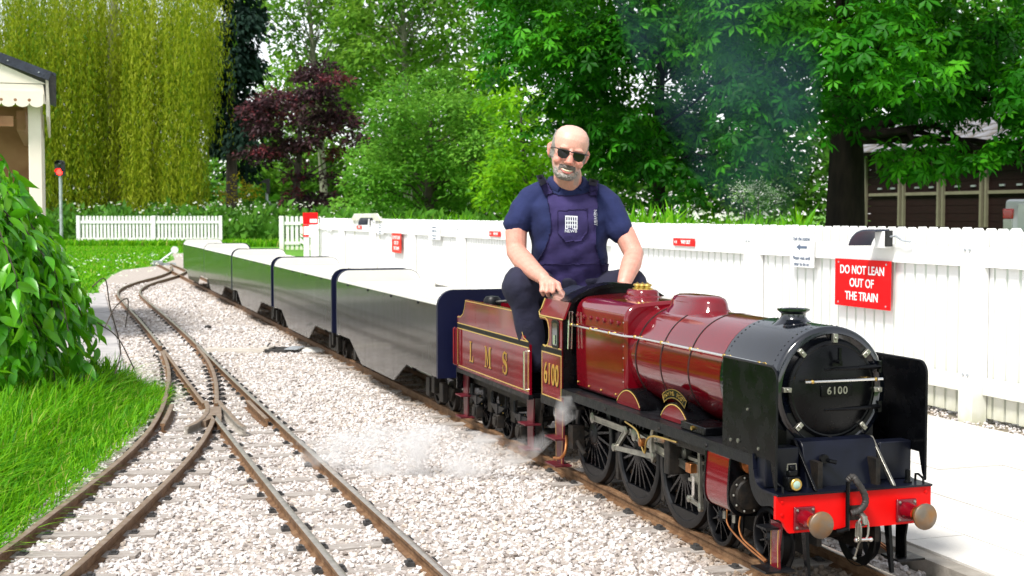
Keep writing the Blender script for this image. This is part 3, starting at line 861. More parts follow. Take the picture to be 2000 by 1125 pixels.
# --- firebox (square-shouldered)
sec = [(0.186, 0.351), (0.190, 0.50)] + arc(0.128, 0.642, 0.062, 0, 82, 8) + [(0.07, 0.709), (0.0, 0.713)]
sec = sec + [(-a, c) for a, c in reversed(sec[:-1])]
fb = LB().prism(sec, 'x', -0.53, -0.045).build('firebox', M['maroon'], lo, bevel=0.012, angle=50)
for k in range(7):
    LB().lathe([(0.0085, 0.190), (0.0085, 0.194), (0.006, 0.197), (0.0, 0.198)], (-0.50 + 0.066 * k, 0, 0.632), 'y', 10).build('washout_plug', M['maroon'], fb)
for u_, w_ in ((-0.505, 0.376), (-0.39, 0.372), (-0.27, 0.372), (-0.13, 0.374)):
    LB().ball((u_, 0.189, w_), (0.005, 0.004, 0.005), 8).build('cladding_screw', M['brass'], fb)
b = LB()
for k in range(7):
    b.ball((-0.058, 0.190, 0.385 + 0.042 * k), (0.003, 0.003, 0.003), 6)
b.build('screw_row', M['steel'], fb, kind='stuff')
# --- handrail along firebox, boiler, smokebox
pts = [(-0.55, 0.206, 0.594), (-0.07, 0.206, 0.594), (-0.03, 0.196, 0.592), (0.03, 0.184, 0.594), (0.93, 0.184, 0.594)]
for sd in (1, -1):
    h_ = LB().tube([(a, c * sd, d_) for a, c, d_ in pts], 0.0042, 8).build('boiler_handrail', M['bright'], lo)
    for u_, v_ in ((-0.53, .206), (-0.33, .206), (-0.15, .206), (0.03, .184), (0.25, .184), (0.47, .184), (0.70, .184), (0.915, .184)):
        LB().ball((u_, v_ * sd, 0.594), 0.0075, 8).tube([(u_, v_ * sd, 0.594), (u_, (v_ - .028) * sd, 0.594)], 0.003, 6).build('handrail_knob', M['brass'], h_)
# --- running boards with valances, front drop and platform
for sd in (1, -1):
    rb = LB().box((-0.56, 0.09 * sd, 0.337), (1.0, 0.24 * sd, 0.345)).build('running_board', M['foot'], lo)
    out = [(-0.56, 0.337), (0.992, 0.337)] + [(1.000, 0.29)] + arc(1.05, 0.305, 0.05, 180, 262, 6) + [(1.128, 0.2545), (1.128, 0.215)] + [(1.09, 0.222)] + arc(1.05, 0.295, 0.085, 262, 190, 6) + [(0.962, 0.312), (-0.56, 0.312)]
    LB().prism(out, 'y', 0.229 * sd, 0.2405 * sd).build('valance', M['foot'], rb, angle=25)
    for u_ in (-0.1, 0.36, 0.70):
        LB().ball((u_, 0.241 * sd, 0.326), 0.006, 8).build('valance_bolt', M['grime'], rb)
dp = [(0.992, 0.345), (0.998, 0.30)] + arc(1.05, 0.305, 0.05, 186, 265, 6) + [(1.138, 0.2555)]
loft([[(p[0], 0.245, p[1]), (p[0], -0.245, p[1]), (p[0] + 0.001, -0.245, p[1] + 0.006), (p[0] + 0.001, 0.245, p[1] + 0.006)] for p in dp]).build('front_platform', M['navy_front'], lo)
LB().box((0.70, -0.14, 0.255), (0.998, 0.14, 0.46)).build('smokebox_saddle', M['black_satin'], lo)
cov = [(0.985, 0.388), (1.02, 0.388), (1.036, 0.383), (1.046, 0.370), (1.075, 0.262), (1.075, 0.258), (0.985, 0.258)]
LB().prism(cov, 'y', -0.118, 0.118).build('steam_chest_cover', M['navy_front'], lo, angle=30, bevel=0.003)
LB().tube([(1.06, 0.055, 0.335), (1.082, 0.05, 0.333), (1.09, 0.035, 0.330)], 0.006, 8).tube([(1.062, 0.062, 0.338), (1.075, 0.062, 0.338)], 0.013, 10).build('lubricator_tap', M['black'], lo)
for sd in (1, -1):
    LB().prism([(1.0, 0.386), (1.018, 0.386), (1.134, 0.266), (1.134, 0.262), (1.122, 0.262), (1.010, 0.376), (1.0, 0.376)], 'y', 0.120 * sd, 0.128 * sd).build('platform_bracket', M['steel'] if sd < 0 else M['black'], lo, bevel=0.001)
    LB().box((1.0, 0.130 * sd, 0.262), (1.05, 0.235 * sd, 0.372)).build('side_step_box', M['navy_front'], lo, bevel=0.004)
# --- smoke deflectors
for sd in (1, -1):
    out = [(0.80, 0.345), (1.085, 0.345), (1.100, 0.29), (1.112, 0.268), (1.115, 0.268), (1.115, 0.57)] + arc(1.080, 0.570, 0.035, 0, 90, 7) + [(0.80, 0.605)]
    df = LB().prism(out, 'y', 0.2355 * sd, 0.2395 * sd).build('smoke_deflector', M['black'], lo, angle=25)
    edge = [(0.80, 0.605)] + list(reversed(arc(1.080, 0.570, 0.035, 0, 90, 7))) + [(1.115, 0.57), (1.115, 0.27)]
    LB().tube([(p[0], 0.2375 * sd, p[1]) for p in edge], 0.0035, 6).build('edge_beading', M['black_satin'], df)
    for u_, w_, r_ in ((0.855, 0.368, .005), (0.90, 0.372, .007), (1.02, 0.368, .005), (0.955, 0.47, .004)):
        LB().lathe([(r_, 0.239), (r_, 0.243), (0, 0.244)], (u_, 0, w_), 'y', 10).build('deflector_bolt', M['steel'], df).scale = (1, sd, 1)
# --- buffer beam
bm_ = [(0.246, 0.2555), (0.246, 0.192)] + arc(0.246, 0.165, 0.028, 90, 170, 5) + [(0.205, 0.152), (-0.205, 0.152)] + [(-a, c) for a, c in reversed(arc(0.246, 0.165, 0.028, 90, 170, 5))] + [(-0.246, 0.192), (-0.246, 0.2555)]
beam = LB().prism(bm_, 'x', 1.118, 1.130).build('buffer_beam', M['red'], lo, angle=25)
for v_ in (0.228, -0.228):
    for w_ in (0.24, 0.205):
        LB().ball((1.131, v_, w_), (0.003, 0.0055, 0.0055), 8).build('beam_bolt', M['red'], beam)
for sd in (1, -1):
    bu = LB().box((1.130, 0.162 * sd - 0.032, 0.160), (1.139, 0.162 * sd + 0.032, 0.224)).build('buffer', M['maroon_flat'], lo, bevel=0.003)
    for a in (-1, 1):
        for c in (-1, 1):
            LB().ball((1.140, 0.162 * sd + a * 0.024, 0.192 + c * 0.024), (0.004, 0.0045, 0.0045), 8).build('bolt', M['steel'], bu)
    LB().lathe([(0.025, 1.138), (0.023, 1.150), (0.0195, 1.185)], (0, 0.162 * sd, 0.192), 'x', 24).build('buffer_housing', M['maroon_flat'], bu)
    LB().lathe([(0.0205, 1.184), (0.0205, 1.192)], (0, 0.162 * sd, 0.192), 'x', 24).build('brass_ring', M['brass'], bu)
    LB().lathe([(0.015, 1.190), (0.015, 1.214), (0.034, 1.218), (0.0365, 1.221), (0.0365, 1.226), (0.034, 1.2285), (0.018, 1.2315), (0.0, 1.2325)], (0, 0.162 * sd, 0.192), 'x', 32).build('buffer_head', M['bufsteel'], bu)
# coupling hook and chain
cp = LB().box((1.130, -0.020, 0.176), (1.137, 0.020, 0.216)).build('coupling_hook', M['grime'], lo)
LB().tube([(1.135, -0.0, 0.196), (1.158, -0.0, 0.200), (1.176, -0.0, 0.190), (1.180, -0.0, 0.176), (1.170, -0.0, 0.168)], [0.009, 0.009, 0.010, 0.008, 0.004], 10).build('hook', M['steel'], cp)
def link(cu, cv, cw, hw, hh, r, ax, name):
    p = []
    for k in range(17):
        t = 2 * math.pi * k / 16
        x, z = hw * math.copysign(abs(math.cos(t)) ** .7, math.cos(t)), hh * math.copysign(abs(math.sin(t)) ** .7, math.sin(t))
        p.append((cu, cv + x, cw + z) if ax == 'v' else (cu + x, cv, cw + z))
    LB().tube(p, r, 7).build(name, M['steel'], cp)
link(1.172, 0.0, 0.158, 0.016, 0.030, 0.0034, 'v', 'chain_link')
link(1.168, 0.012, 0.150, 0.012, 0.028, 0.0032, 'u', 'chain_link')
LB().tube([(1.172, 0.022, 0.130), (1.172, -0.024, 0.128)], 0.005, 8).ball((1.172, -0.024, 0.128), 0.007, 8).ball((1.172, 0.022, 0.130), 0.007, 8).build('screw_link', M['bright'], cp)
LB().tube([(1.172, 0.010, 0.130), (1.165, 0.014, 0.10), (1.16, 0.018, 0.078)], 0.0025, 6).ball((1.16, 0.018, 0.076), 0.006, 8).build('tommy_bar', M['steel'], cp)
# brake hose standing in front of the beam
hs = LB().tube([(1.142, 0.030, 0.150), (1.142, 0.031, 0.23), (1.142, 0.031, 0.285)], 0.006, 8).build('hose_standpipe', M['black'], lo)
hp = smooth_path([(1.142, 0.031, 0.288), (1.15, 0.022, 0.300), (1.16, 0.012, 0.285), (1.165, -0.006, 0.255), (1.168, -0.008, 0.228), (1.163, 0.008, 0.208), (1.156, 0.028, 0.200)], 6)
rr = [0.0085 + (0.0014 if i % 2 else 0.0) for i in range(len(hp))]
LB().tube(hp, rr, 10).build('brake_hose', M['rubber'], hs)
LB().tube([(1.142, 0.031, 0.155), (1.14, 0.05, 0.150), (1.135, 0.06, 0.148)], 0.007, 8).build('hose_bracket', M['black'], hs)
# --- lamp on the near side of the front platform, bracket on the far side
lp = LB().box((1.078, 0.160, 0.262), (1.112, 0.198, 0.302)).box((1.086, 0.166, 0.302), (1.106, 0.192, 0.318)).box((1.088, 0.172, 0.318), (1.100, 0.186, 0.330)).build('oil_lamp', M['black'], lo, bevel=0.003)
LB().lathe([(0.0165, 1.112), (0.0175, 1.120), (0.0155, 1.122)], (0, 0.178, 0.282), 'x', 20).build('lens_rim', M['brass'], lp)
LB().lathe([(0.0155, 1.119), (0.010, 1.1225), (0.0, 1.1235)], (0, 0.178, 0.282), 'x', 20).build('lens', M['lens'], lp)
LB().tube([(1.095, 0.165, 0.318), (1.095, 0.166, 0.335), (1.095, 0.192, 0.335), (1.095, 0.193, 0.318)], 0.002, 6).build('lamp_handle', M['steel'], lp)
LB().lathe([(0.012, 0.262), (0.012, 0.266), (0.0075, 0.268), (0.0075, 0.298), (0.0, 0.301)], (1.10, -0.19, 0), 'z', 12).build('lamp_bracket', M['black'], lo)
for v_ in (0.222, -0.225):
    LB().tube([(1.085, v_, 0.262), (1.086, v_, 0.282), (1.10, v_ , 0.284), (1.122, v_, 0.276), (1.124, v_, 0.262)], 0.0035, 8).build('grab_iron', M['black'], lo)
# --- front steps and guard irons
for sd in (1, -1):
    st = LB().prism([(1.03, 0.04), (1.078, 0.04), (1.075, 0.10), (1.09, 0.17), (1.03, 0.17)], 'y', 0.200 * sd, 0.206 * sd).build('front_step', M['maroon_flat'] if sd > 0 else M['black'], lo)
    LB().box((1.01, 0.165 * sd, 0.034), (1.095, 0.255 * sd, 0.040)).build('step_tread', M['foot'], st)
    LB().box((1.02, 0.19 * sd, 0.150), (1.075, 0.246 * sd, 0.156)).build('step_tread', M['foot'], st)
    LB().prism([(1.075, 0.16), (1.10, 0.16), (1.112, 0.06), (1.118, 0.012), (1.108, 0.012), (1.095, 0.06)], 'y', 0.128 * sd, 0.138 * sd).build('guard_iron', M['black'], lo)
b = strip(LB(), [(1.034, 0.045), (1.034, 0.148)], 0.2062, 0.002); strip(b, [(1.073, 0.045), (1.071, 0.10), (1.074, 0.148)], 0.2062, 0.002)
b.build('lining', M['lining'], lo)
# --- cylinders
for sd in (1, -1):
    sec = [(0.14, 0.325), (0.205, 0.325)] + arc(0.215, 0.300, 0.026, 85, 0, 5) + [(0.245, 0.25), (0.247, 0.21)] + arc(0.200, 0.190, 0.046, 0, -80, 6) + [(0.16, 0.143), (0.14, 0.143)]
    cy = LB().prism([(a * sd, c) for a, c in sec], 'x', 0.705, 0.852).build('cylinder', M['maroon'], lo, bevel=0.002)
    LB().prism([(a * sd * 1.012, 0.23 + (c - 0.23) * 1.03) for a, c in sec], 'x', 0.850, 0.860).build('end_flange', M['black'], cy)
    LB().prism([(a * sd * 1.012, 0.23 + (c - 0.23) * 1.03) for a, c in sec], 'x', 0.697, 0.707).build('end_flange', M['black'], cy)
    cc = LB().lathe([(0.058, 0.858), (0.058, 0.870), (0.046, 0.872), (0.042, 0.880), (0.018, 0.884), (0.0, 0.884)], (0, 0.188 * sd, 0.208), 'x', 28).build('cylinder_cover', M['grime'], cy)
    for k in range(10):
        th = 2 * math.pi * k / 10
        LB().ball((0.872, 0.188 * sd + 0.051 * math.cos(th), 0.208 + 0.051 * math.sin(th)), 0.0042, 6).build('cover_stud', M['steel'], cc)
    LB().lathe([(0.034, 0.858), (0.034, 0.872), (0.022, 0.876), (0.012, 0.900), (0.012, 0.935), (0.0, 0.937)], (0, 0.180 * sd, 0.300), 'x', 20).build('valve_spindle_cover', M['copper'], cy)
    LB().tube(smooth_path([(0.74, 0.19 * sd, 0.145), (0.75, 0.195 * sd, 0.10), (0.80, 0.195 * sd, 0.075), (0.90, 0.20 * sd, 0.055), (0.99, 0.20 * sd, 0.04)], 4), 0.0035, 6).build('drain_pipe', M['copper'], cy)
    LB().tube(smooth_path([(0.83, 0.19 * sd, 0.148), (0.835, 0.20 * sd, 0.105), (0.86, 0.20 * sd, 0.075), (0.93, 0.20 * sd, 0.06), (1.0, 0.2 * sd, 0.045)], 4), 0.0035, 6).build('drain_pipe', M['copper'], cy)
    LB().tube([(0.78, 0.22 * sd, 0.143), (0.78, 0.22 * sd, 0.12)], 0.006, 8).tube([(0.84, 0.22 * sd, 0.143), (0.84, 0.22 * sd, 0.12)], 0.006, 8).build('drain_cock', M['steel'], cy)
# --- wheels
def wheel(parent, u, sd, r, nsp, pin=None, cw=True, name='driving_wheel'):
    """Spoked wheel: rim part with spokes, hub and balance weight beneath it; outer face towards -y of its own frame."""
    rim = MB().lathe([(r * .84, -0.012), (r * .84, 0.010), (r + .012, 0.014), (r + .013, 0.008), (r + 0.002, 0.004), (r, -0.016), (r - .006, -0.018), (r * .87, -0.018)], (0, 0, 0), 'y', 48, ring=True)
    o = rim.build(name, M['black_satin'], parent, angle=35)
    o.location = (u, -0.142 * sd, r)
    if sd < 0: o.rotation_euler = (0, 0, math.pi)
    b = MB()
    for k in range(nsp):
        t = 2 * math.pi * (k + .5) / nsp
        c, s_ = math.cos(t), math.sin(t)
        p0, p1 = Vector((c * r * .16, 0, s_ * r * .16)), Vector((c * r * .86, 0, s_ * r * .86))
        n_ = Vector((-s_, 0, c)); h0, h1 = r * .030, r * .018
        vs = []
        for p, h, yo in ((p0, h0, -0.015), (p1, h1, -0.010)):
            vs += [p - n_ * h + Vector((0, yo, 0)), p + n_ * h + Vector((0, yo, 0)), p + n_ * h + Vector((0, 0.006, 0)), p - n_ * h + Vector((0, 0.006, 0))]
        b.add([tuple(q) for q in vs], [(0, 1, 5, 4), (1, 2, 6, 5), (2, 3, 7, 6), (3, 0, 4, 7)])
    b.build('spokes', M['black'], o, angle=0)
    MB().lathe([(r * .21, 0.006), (r * .21, -0.016), (r * .15, -0.021), (r * .08, -0.022), (r * .06, -0.026), (0, -0.026)], (0, 0, 0), 'y', 24).build('hub', M['black_satin'], o)
    if cw:
        a0, a1 = 232, 308
        out = arc(0, 0, r * .86, a0, a1, 14)
        MB().prism(out, 'y', -0.0165, 0.004).build('balance_weight', M['black_satin'], o)
    if pin:
        MB().prism([(pin[0] * t_ + r * .13 * math.cos(R(a)), pin[1] * t_ + r * .13 * math.sin(R(a))) for t_, a in [(0, k * 30) for k in range(12)]], 'y', -0.02, 0.0).build('crank_boss', M['black_satin'], o)
    return o
PIN = (0.036, 0.066)
for sd in (1, -1):
    for u_ in (-0.42, 0.0, 0.374):
        wheel(lo, u_, sd, 0.187, 19, None)
    for u_ in (0.631, 0.931):
        wheel(lo, u_, sd, 0.090, 10, None, False, 'bogie_wheel')
for u_ in (-0.42, 0.0, 0.374):
    LB().tube([(u_, -0.13, 0.187), (u_, 0.13, 0.187)], 0.014, 10).build('axle', M['grime'], lo)
for u_ in (0.631, 0.931):
    LB().tube([(u_, -0.13, 0.09), (u_, 0.13, 0.09)], 0.012, 10).build('axle', M['grime'], lo)
LB().box((0.55, 0.086, 0.06), (1.02, 0.098, 0.125)).box((0.55, -0.098, 0.06), (1.02, -0.086, 0.125)).box((0.74, -0.09, 0.09), (0.82, 0.09, 0.2)).build('bogie_frame', M['grime'], lo)
# --- motion: coupling rods, connecting rod, return crank, slide bars, valve gear
def rod(p, q, h0, h1, v0, v1, name, m, parent, boss=0.0):
    d_ = Vector((q[0] - p[0], q[1] - p[1])); d_.normalize(); s_ = Vector((-d_.y, d_.x))
    P, Q = Vector(p), Vector(q)
    out = [P + s_ * h0, P - s_ * h0, Q - s_ * h1, Q + s_ * h1]
    b = LB().prism([(k.x, k.y) for k in out], 'y', v0, v1)
    s1 = 1 if v1 > 0 else -1
    # fluting: raised flanges along both edges
    for e in (-1, 1):
        o2 = [P + s_ * h0 * e, P + s_ * h0 * .62 * e, Q + s_ * h1 * .62 * e, Q + s_ * h1 * e]
        b.prism([(k.x, k.y) for k in o2], 'y', v1, v1 + 0.0022 * s1)
    if boss:
        for c in (p, q):
            b.lathe([(boss, v0 - 0.001 * s1), (boss, v1 + 0.003 * s1), (boss * .6, v1 + 0.005 * s1), (0, v1 + 0.006 * s1)], (c[0], 0, c[1]), 'y', 18)
    return b.build(name, m, parent, angle=30)
for sd in (1, -1):
    PW = [(u_ + PIN[0], 0.187 + PIN[1]) for u_ in (-0.42, 0.0, 0.374)]
    rod(PW[0], PW[1], 0.0115, 0.0115, 0.168 * sd, 0.176 * sd, 'coupling_rod', M['steel'], lo, 0.021)
    rod(PW[1], PW[2], 0.0115, 0.0115, 0.168 * sd, 0.176 * sd, 'coupling_rod', M['steel'], lo, 0.021)
    for p in PW:
        LB().lathe([(0.013, 0.155 * sd), (0.013, 0.182 * sd), (0.008, 0.184 * sd), (0, 0.184 * sd)], (p[0], 0, p[1]), 'y', 14).build('crank_pin', M['steel'], lo)
    rod(PW[1], (0.535, 0.208), 0.016, 0.012, 0.180 * sd, 0.188 * sd, 'connecting_rod', M['steel'], lo, 0.022)
    rod((-0.012, 0.262), (-0.10, 0.188), 0.012, 0.009, 0.192 * sd, 0.199 * sd, 'return_crank', M['steel'], lo, 0.015)
    rod((-0.10, 0.188), (0.235, 0.212), 0.008, 0.009, 0.201 * sd, 0.208 * sd, 'eccentric_rod', M['steel'], lo, 0.014)
    LB().box((0.46, 0.165 * sd, 0.240), (0.70, 0.185 * sd, 0.250)).box((0.46, 0.165 * sd, 0.172), (0.70, 0.185 * sd, 0.181)).build('slide_bar', M['steel'], lo)
    LB().box((0.505, 0.160 * sd, 0.182), (0.565, 0.200 * sd, 0.239)).build('crosshead', M['steel'], lo, bevel=0.003)
    LB().tube([(0.56, 0.176 * sd, 0.21), (0.71, 0.176 * sd, 0.21)], 0.009, 10).build('piston_rod', M['bright'], lo)
    LB().prism(arc(0.30, 0.25, 0.095, 140, 220, 8) + list(reversed(arc(0.30, 0.25, 0.078, 140, 220, 8))), 'y', 0.195 * sd, 0.207 * sd).build('expansion_link', M['steel'], lo)
    rod((0.23, 0.268), (0.62, 0.295), 0.007, 0.006, 0.19 * sd, 0.196 * sd, 'radius_rod', M['steel'], lo, 0.010)
    rod((0.605, 0.315), (0.615, 0.115), 0.006, 0.007, 0.212 * sd, 0.219 * sd, 'combination_lever', M['steel'], lo, 0.010)
    rod((0.535, 0.130), (0.612, 0.122), 0.006, 0.006, 0.212 * sd, 0.218 * sd, 'union_link', M['steel'], lo, 0.011)
    LB().box((0.528, 0.19 * sd, 0.13), (0.546, 0.205 * sd, 0.20)).build('drop_arm', M['bright'], lo)
    LB().box((0.515, 0.200 * sd, 0.212), (0.552, 0.222 * sd, 0.242)).build('crosshead_oiler', M['copper'], lo, bevel=0.002)
    LB().box((0.36, 0.15 * sd, 0.18), (0.40, 0.225 * sd, 0.312)).box((0.40, 0.20 * sd, 0.285), (0.66, 0.222 * sd, 0.310)).build('motion_bracket', M['grime'], lo, bevel=0.004)
    LB().tube(smooth_path([(0.06, 0.232 * sd, 0.305), (0.17, 0.236 * sd, 0.29), (0.20, 0.236 * sd, 0.255), (0.235, 0.236 * sd, 0.225), (0.25, 0.236 * sd, 0.27), (0.31, 0.236 * sd, 0.293), (0.48, 0.234 * sd, 0.30)], 5), 0.0035, 6).build('oil_pipe', M['brass'], lo)
    LB().lathe([(0.014, 0.228 * sd), (0.014, 0.246 * sd), (0.008, 0.249 * sd), (0, 0.249 * sd)], (0.215, 0, 0.258), 'y', 12).build('pipe_union', M['copper'], lo)
    # brake gear and springs hinted behind the wheels
    for u_ in (-0.21, 0.187):
        LB().prism([(u_ - 0.008, 0.05), (u_ + 0.018, 0.05), (u_ + 0.012, 0.22), (u_ - 0.012, 0.22)], 'y', 0.118 * sd, 0.15 * sd).build('brake_hanger', M['grime'], lo)
# --- splashers and nameplate
for sd in (1, -1):
    for i, (cu, nm_) in enumerate(((0.0, 's'), (0.374, 's'))):
        R_, half = 0.135, 0.118
        cz = 0.410 - R_
        pts_ = [(cu + R_ * math.cos(R(a)), cz + R_ * math.sin(R(a))) for a in range(22, 159, 8)]
        pts_ = [p for p in pts_ if p[1] > 0.3455]
        sp = LB().prism([(pts_[0][0] + .002, 0.3455)] + pts_ + [(pts_[-1][0] - .002, 0.3455)], 'y', 0.10 * sd, 0.194 * sd).build('splasher', M['black'], lo, angle=40)
        inn = [(cu + (p[0] - cu) * .93, 0.345 + (p[1] - 0.345) * .90) for p in pts_]
        LB().prism([(inn[0][0], 0.3475)] + inn + [(inn[-1][0], 0.3475)], 'y', 0.1935 * sd, 0.196 * sd).build('splasher_face', M['maroon'], sp, angle=0)
        strip(LB(), inn, 0.1962 * sd, 0.0035).build('lining', M['lining'], sp)
    a_ = [(0.374 + 0.145 * math.cos(R(a)), 0.280 + 0.145 * math.sin(R(a))) for a in range(58, 123, 4)]
    c_ = [(0.374 + 0.172 * math.cos(R(a)), 0.280 + 0.172 * math.sin(R(a))) for a in range(122, 57, -4)]
    npx = LB().prism(a_ + c_, 'y', 0.188 * sd, 0.195 * sd).build('nameplate', M['black'], lo, angle=0)
    strip(LB(), a_ + c_ + [a_[0]], 0.195 * sd, 0.0032).build('brass_border', M['brass'], npx)
    for k, ch in enumerate('ROYAL SCOT'):
        if ch == ' ': continue
        th = 116 - k * 5.8
        q = 0.1585
        me_ = text_mesh(ch, 0.019, M['brass'], 0.001, bold=0.0003)
        ol = inst('lettering', me_, npx, (0.374 + q * math.cos(R(th)) * (1 if sd > 0 else -1) + (0 if sd > 0 else 0), -0.1962 * sd, 0.280 + q * math.sin(R(th))), (math.pi / 2, 0, 0))
        if sd > 0: ol.rotation_euler = Euler((0, -R(th - 90) , 0)).to_matrix().to_4x4().to_3x3().to_euler(); ol.rotation_euler = (Matrix.Rotation(R(90 - th), 3, 'Y') @ Matrix.Rotation(math.pi / 2, 3, 'X')).to_euler()
        else: ol.rotation_euler = (Matrix.Rotation(math.pi, 3, 'Z') @ Matrix.Rotation(R(90 - th), 3, 'Y') @ Matrix.Rotation(math.pi / 2, 3, 'X')).to_euler(); ol.location.x = 0.374 - q * math.cos(R(th))
    LB().box((0.49, 0.12 * sd, 0.3455), (0.66, 0.228 * sd, 0.372)).build('sandbox', M['black'], lo, bevel=0.004)
    LB().lathe([(0.007, 0.228 * sd), (0.007, 0.236 * sd), (0, 0.237 * sd)], (0.585, 0, 0.361), 'y', 10).build('sandbox_knob', M['brass'], lo)
# --- cab
for sd in (1, -1):
    out = [(-0.78, 0.276), (-0.545, 0.276), (-0.545, 0.614), (-0.81, 0.614), (-0.80, 0.600)] + [(-0.735, 0.600), (-0.712, 0.590), (-0.698, 0.565), (-0.697, 0.530), (-0.712, 0.502), (-0.745, 0.489), (-0.78, 0.487)]
    cb = LB().prism(out, 'y', 0.232 * sd, 0.240 * sd).build('cab_side', M['maroon_flat'], lo, angle=0)
    b = LB()
    e = 0.2402 * sd
    lo_p = [(-0.772, 0.298), (-0.552, 0.298), (-0.552, 0.470), (-0.772, 0.470), (-0.772, 0.298)]
    strip(b, lo_p, e, 0.0042)
    strip(b, [(-0.552, 0.497), (-0.76, 0.497), (-0.735, 0.492), (-0.706, 0.504), (-0.690, 0.530), (-0.691, 0.567), (-0.707, 0.598), (-0.735, 0.608), (-0.80, 0.608)], e, 0.0042)
    b.build('lining', M['lining'], cb)
    LB().box((-0.7795, 0.2401 * sd, 0.474), (-0.5455, 0.2408 * sd, 0.492)).build('black_band', M['black_satin'], cb)
    LB().box((-0.7795, 0.2398 * sd, 0.262), (-0.53, 0.2425 * sd, 0.294)).build('lower_valance', M['foot'], cb)
    win = [(-0.655, 0.508)] + [(-0.645, 0.497), (-0.585, 0.497), (-0.574, 0.508), (-0.574, 0.598), (-0.585, 0.607), (-0.645, 0.607), (-0.655, 0.598)]
    LB().prism(win, 'y', 0.2395 * sd, 0.2435 * sd).build('window_frame', M['black'], cb, bevel=0.001)
    wi = [(-0.614 + (p[0] + 0.614) * .66, 0.552 + (p[1] - 0.552) * .80) for p in win]
    LB().prism(wi, 'y', 0.2436 * sd, 0.2444 * sd).build('pane', M['glass'], cb)
    LB().tube([(-0.612, 0.247 * sd, 0.512), (-0.612, 0.247 * sd, 0.548)], 0.0045, 8).build('catch', M['bright'], cb)
    # sloping roof shoulder
    loft([[(u_, 0.240 * sd, 0.614), (u_, 0.216 * sd, 0.680), (u_, 0.208 * sd, 0.678), (u_, 0.232 * sd, 0.614)] for u_ in (-0.80, -0.53)]).build('roof_shoulder', M['maroon_flat'], lo)
    b = LB().tube([(-0.535, 0.241 * sd, 0.614), (-0.80, 0.241 * sd, 0.614), (-0.815, 0.237 * sd, 0.628), (-0.80, 0.233 * sd, 0.640), (-0.80, 0.217 * sd, 0.681)], 0.0025, 6).build('lining', M['lining'], lo)
    if sd > 0:
        me_ = text_mesh('6100', 0.118, M['gold'], 0.0008, xs=0.72, bold=0.0016, spacing=1.02)
        sh_ = text_mesh('6100', 0.118, M['black'], 0.0004, xs=0.72, bold=0.0016, spacing=1.02)
        inst('lettering', me_, cb, (-0.662, -0.2412, 0.384), (math.pi / 2, 0, 0)); inst('lettering_shade', sh_, cb, (-0.658, -0.2406, 0.380), (math.pi / 2, 0, 0))
    # cab steps
    cs = LB().prism([(-0.69, 0.03), (-0.615, 0.03), (-0.605, 0.13), (-0.60, 0.262), (-0.70, 0.262), (-0.695, 0.13)], 'y', 0.205 * sd, 0.211 * sd).build('cab_step', M['maroon_dark'], lo)
    strip(strip(LB(), [(-0.684, 0.04), (-0.690, 0.25)], 0.2112 * sd, 0.0025), [(-0.622, 0.04), (-0.608, 0.25)], 0.2112 * sd, 0.0025).build('lining', M['lining'], cs)
    for w_ in (0.03, 0.135): LB().box((-0.71, 0.18 * sd, w_), (-0.59, 0.25 * sd, w_ + 0.006)).build('step_tread', M['maroon_dark'], cs)
# cab front plate with arch, roof hoop
arch_o = [(0.238, 0.615), (0.214, 0.682), (0.165, 0.713), (0.10, 0.738), (0.03, 0.750), (-0.03, 0.750), (-0.10, 0.738), (-0.165, 0.713), (-0.214, 0.682), (-0.238, 0.615)]
LB().prism([(0.238, 0.345)] + arch_o + [(-0.238, 0.345)], 'x', -0.552, -0.545).build('cab_front', M['black'], lo, angle=0)
hoop = LB()
ai = [(a * .93, 0.60 + (c - 0.60) * .91) for a, c in arch_o]
loft([[(-0.64, a, c) , (-0.54, a, c), (-0.54, a2, c2), (-0.64, a2, c2)] for (a, c), (a2, c2) in zip(arch_o[1:-1], ai[1:-1])], hoop)
hoop.build('roof_hoop', M['black'], lo, angle=40)
loft([[(-0.80, a * .985, c - 0.004), (-0.635, a * .985, c - 0.004), (-0.635, a * .985, c - 0.008), (-0.80, a * .985, c - 0.008)] for a, c in arch_o[1:4]]).build('roof_flap', M['glass'], lo, angle=40)
LB().prism([(-0.06, 0.690), (-0.045, 0.682), (0.045, 0.682), (0.06, 0.690), (0.05, 0.708), (-0.05, 0.712)], 'x', -0.544, -0.5435).build('roof_slot', M['grime'], lo)
for v_ in (0.205, 0.218):
    LB().tube([(-0.535, v_, 0.50), (-0.535, v_ - 0.004, 0.645)], 0.0035, 6).build('window_bar', M['bright'], lo)
LB().box((-0.79, -0.225, 0.262), (-0.53, 0.225, 0.276)).build('cab_floor', M['grime'], lo)
LB().box((-0.555, -0.2, 0.30), (-0.56, 0.2, 0.62)).build('backhead', M['grime'], lo)
LB().tube(smooth_path([(-0.60, 0.20, 0.15), (-0.56, 0.215, 0.13), (-0.545, 0.225, 0.10), (-0.57, 0.235, 0.072), (-0.63, 0.24, 0.062)], 5), 0.006, 8).build('injector_overflow', M['copper'], lo)
LB().box((-0.58, 0.15, 0.11), (-0.53, 0.20, 0.20)).tube([(-0.54, 0.18, 0.14), (-0.45, 0.18, 0.10)], 0.009, 8).build('injector', M['grime'], lo)

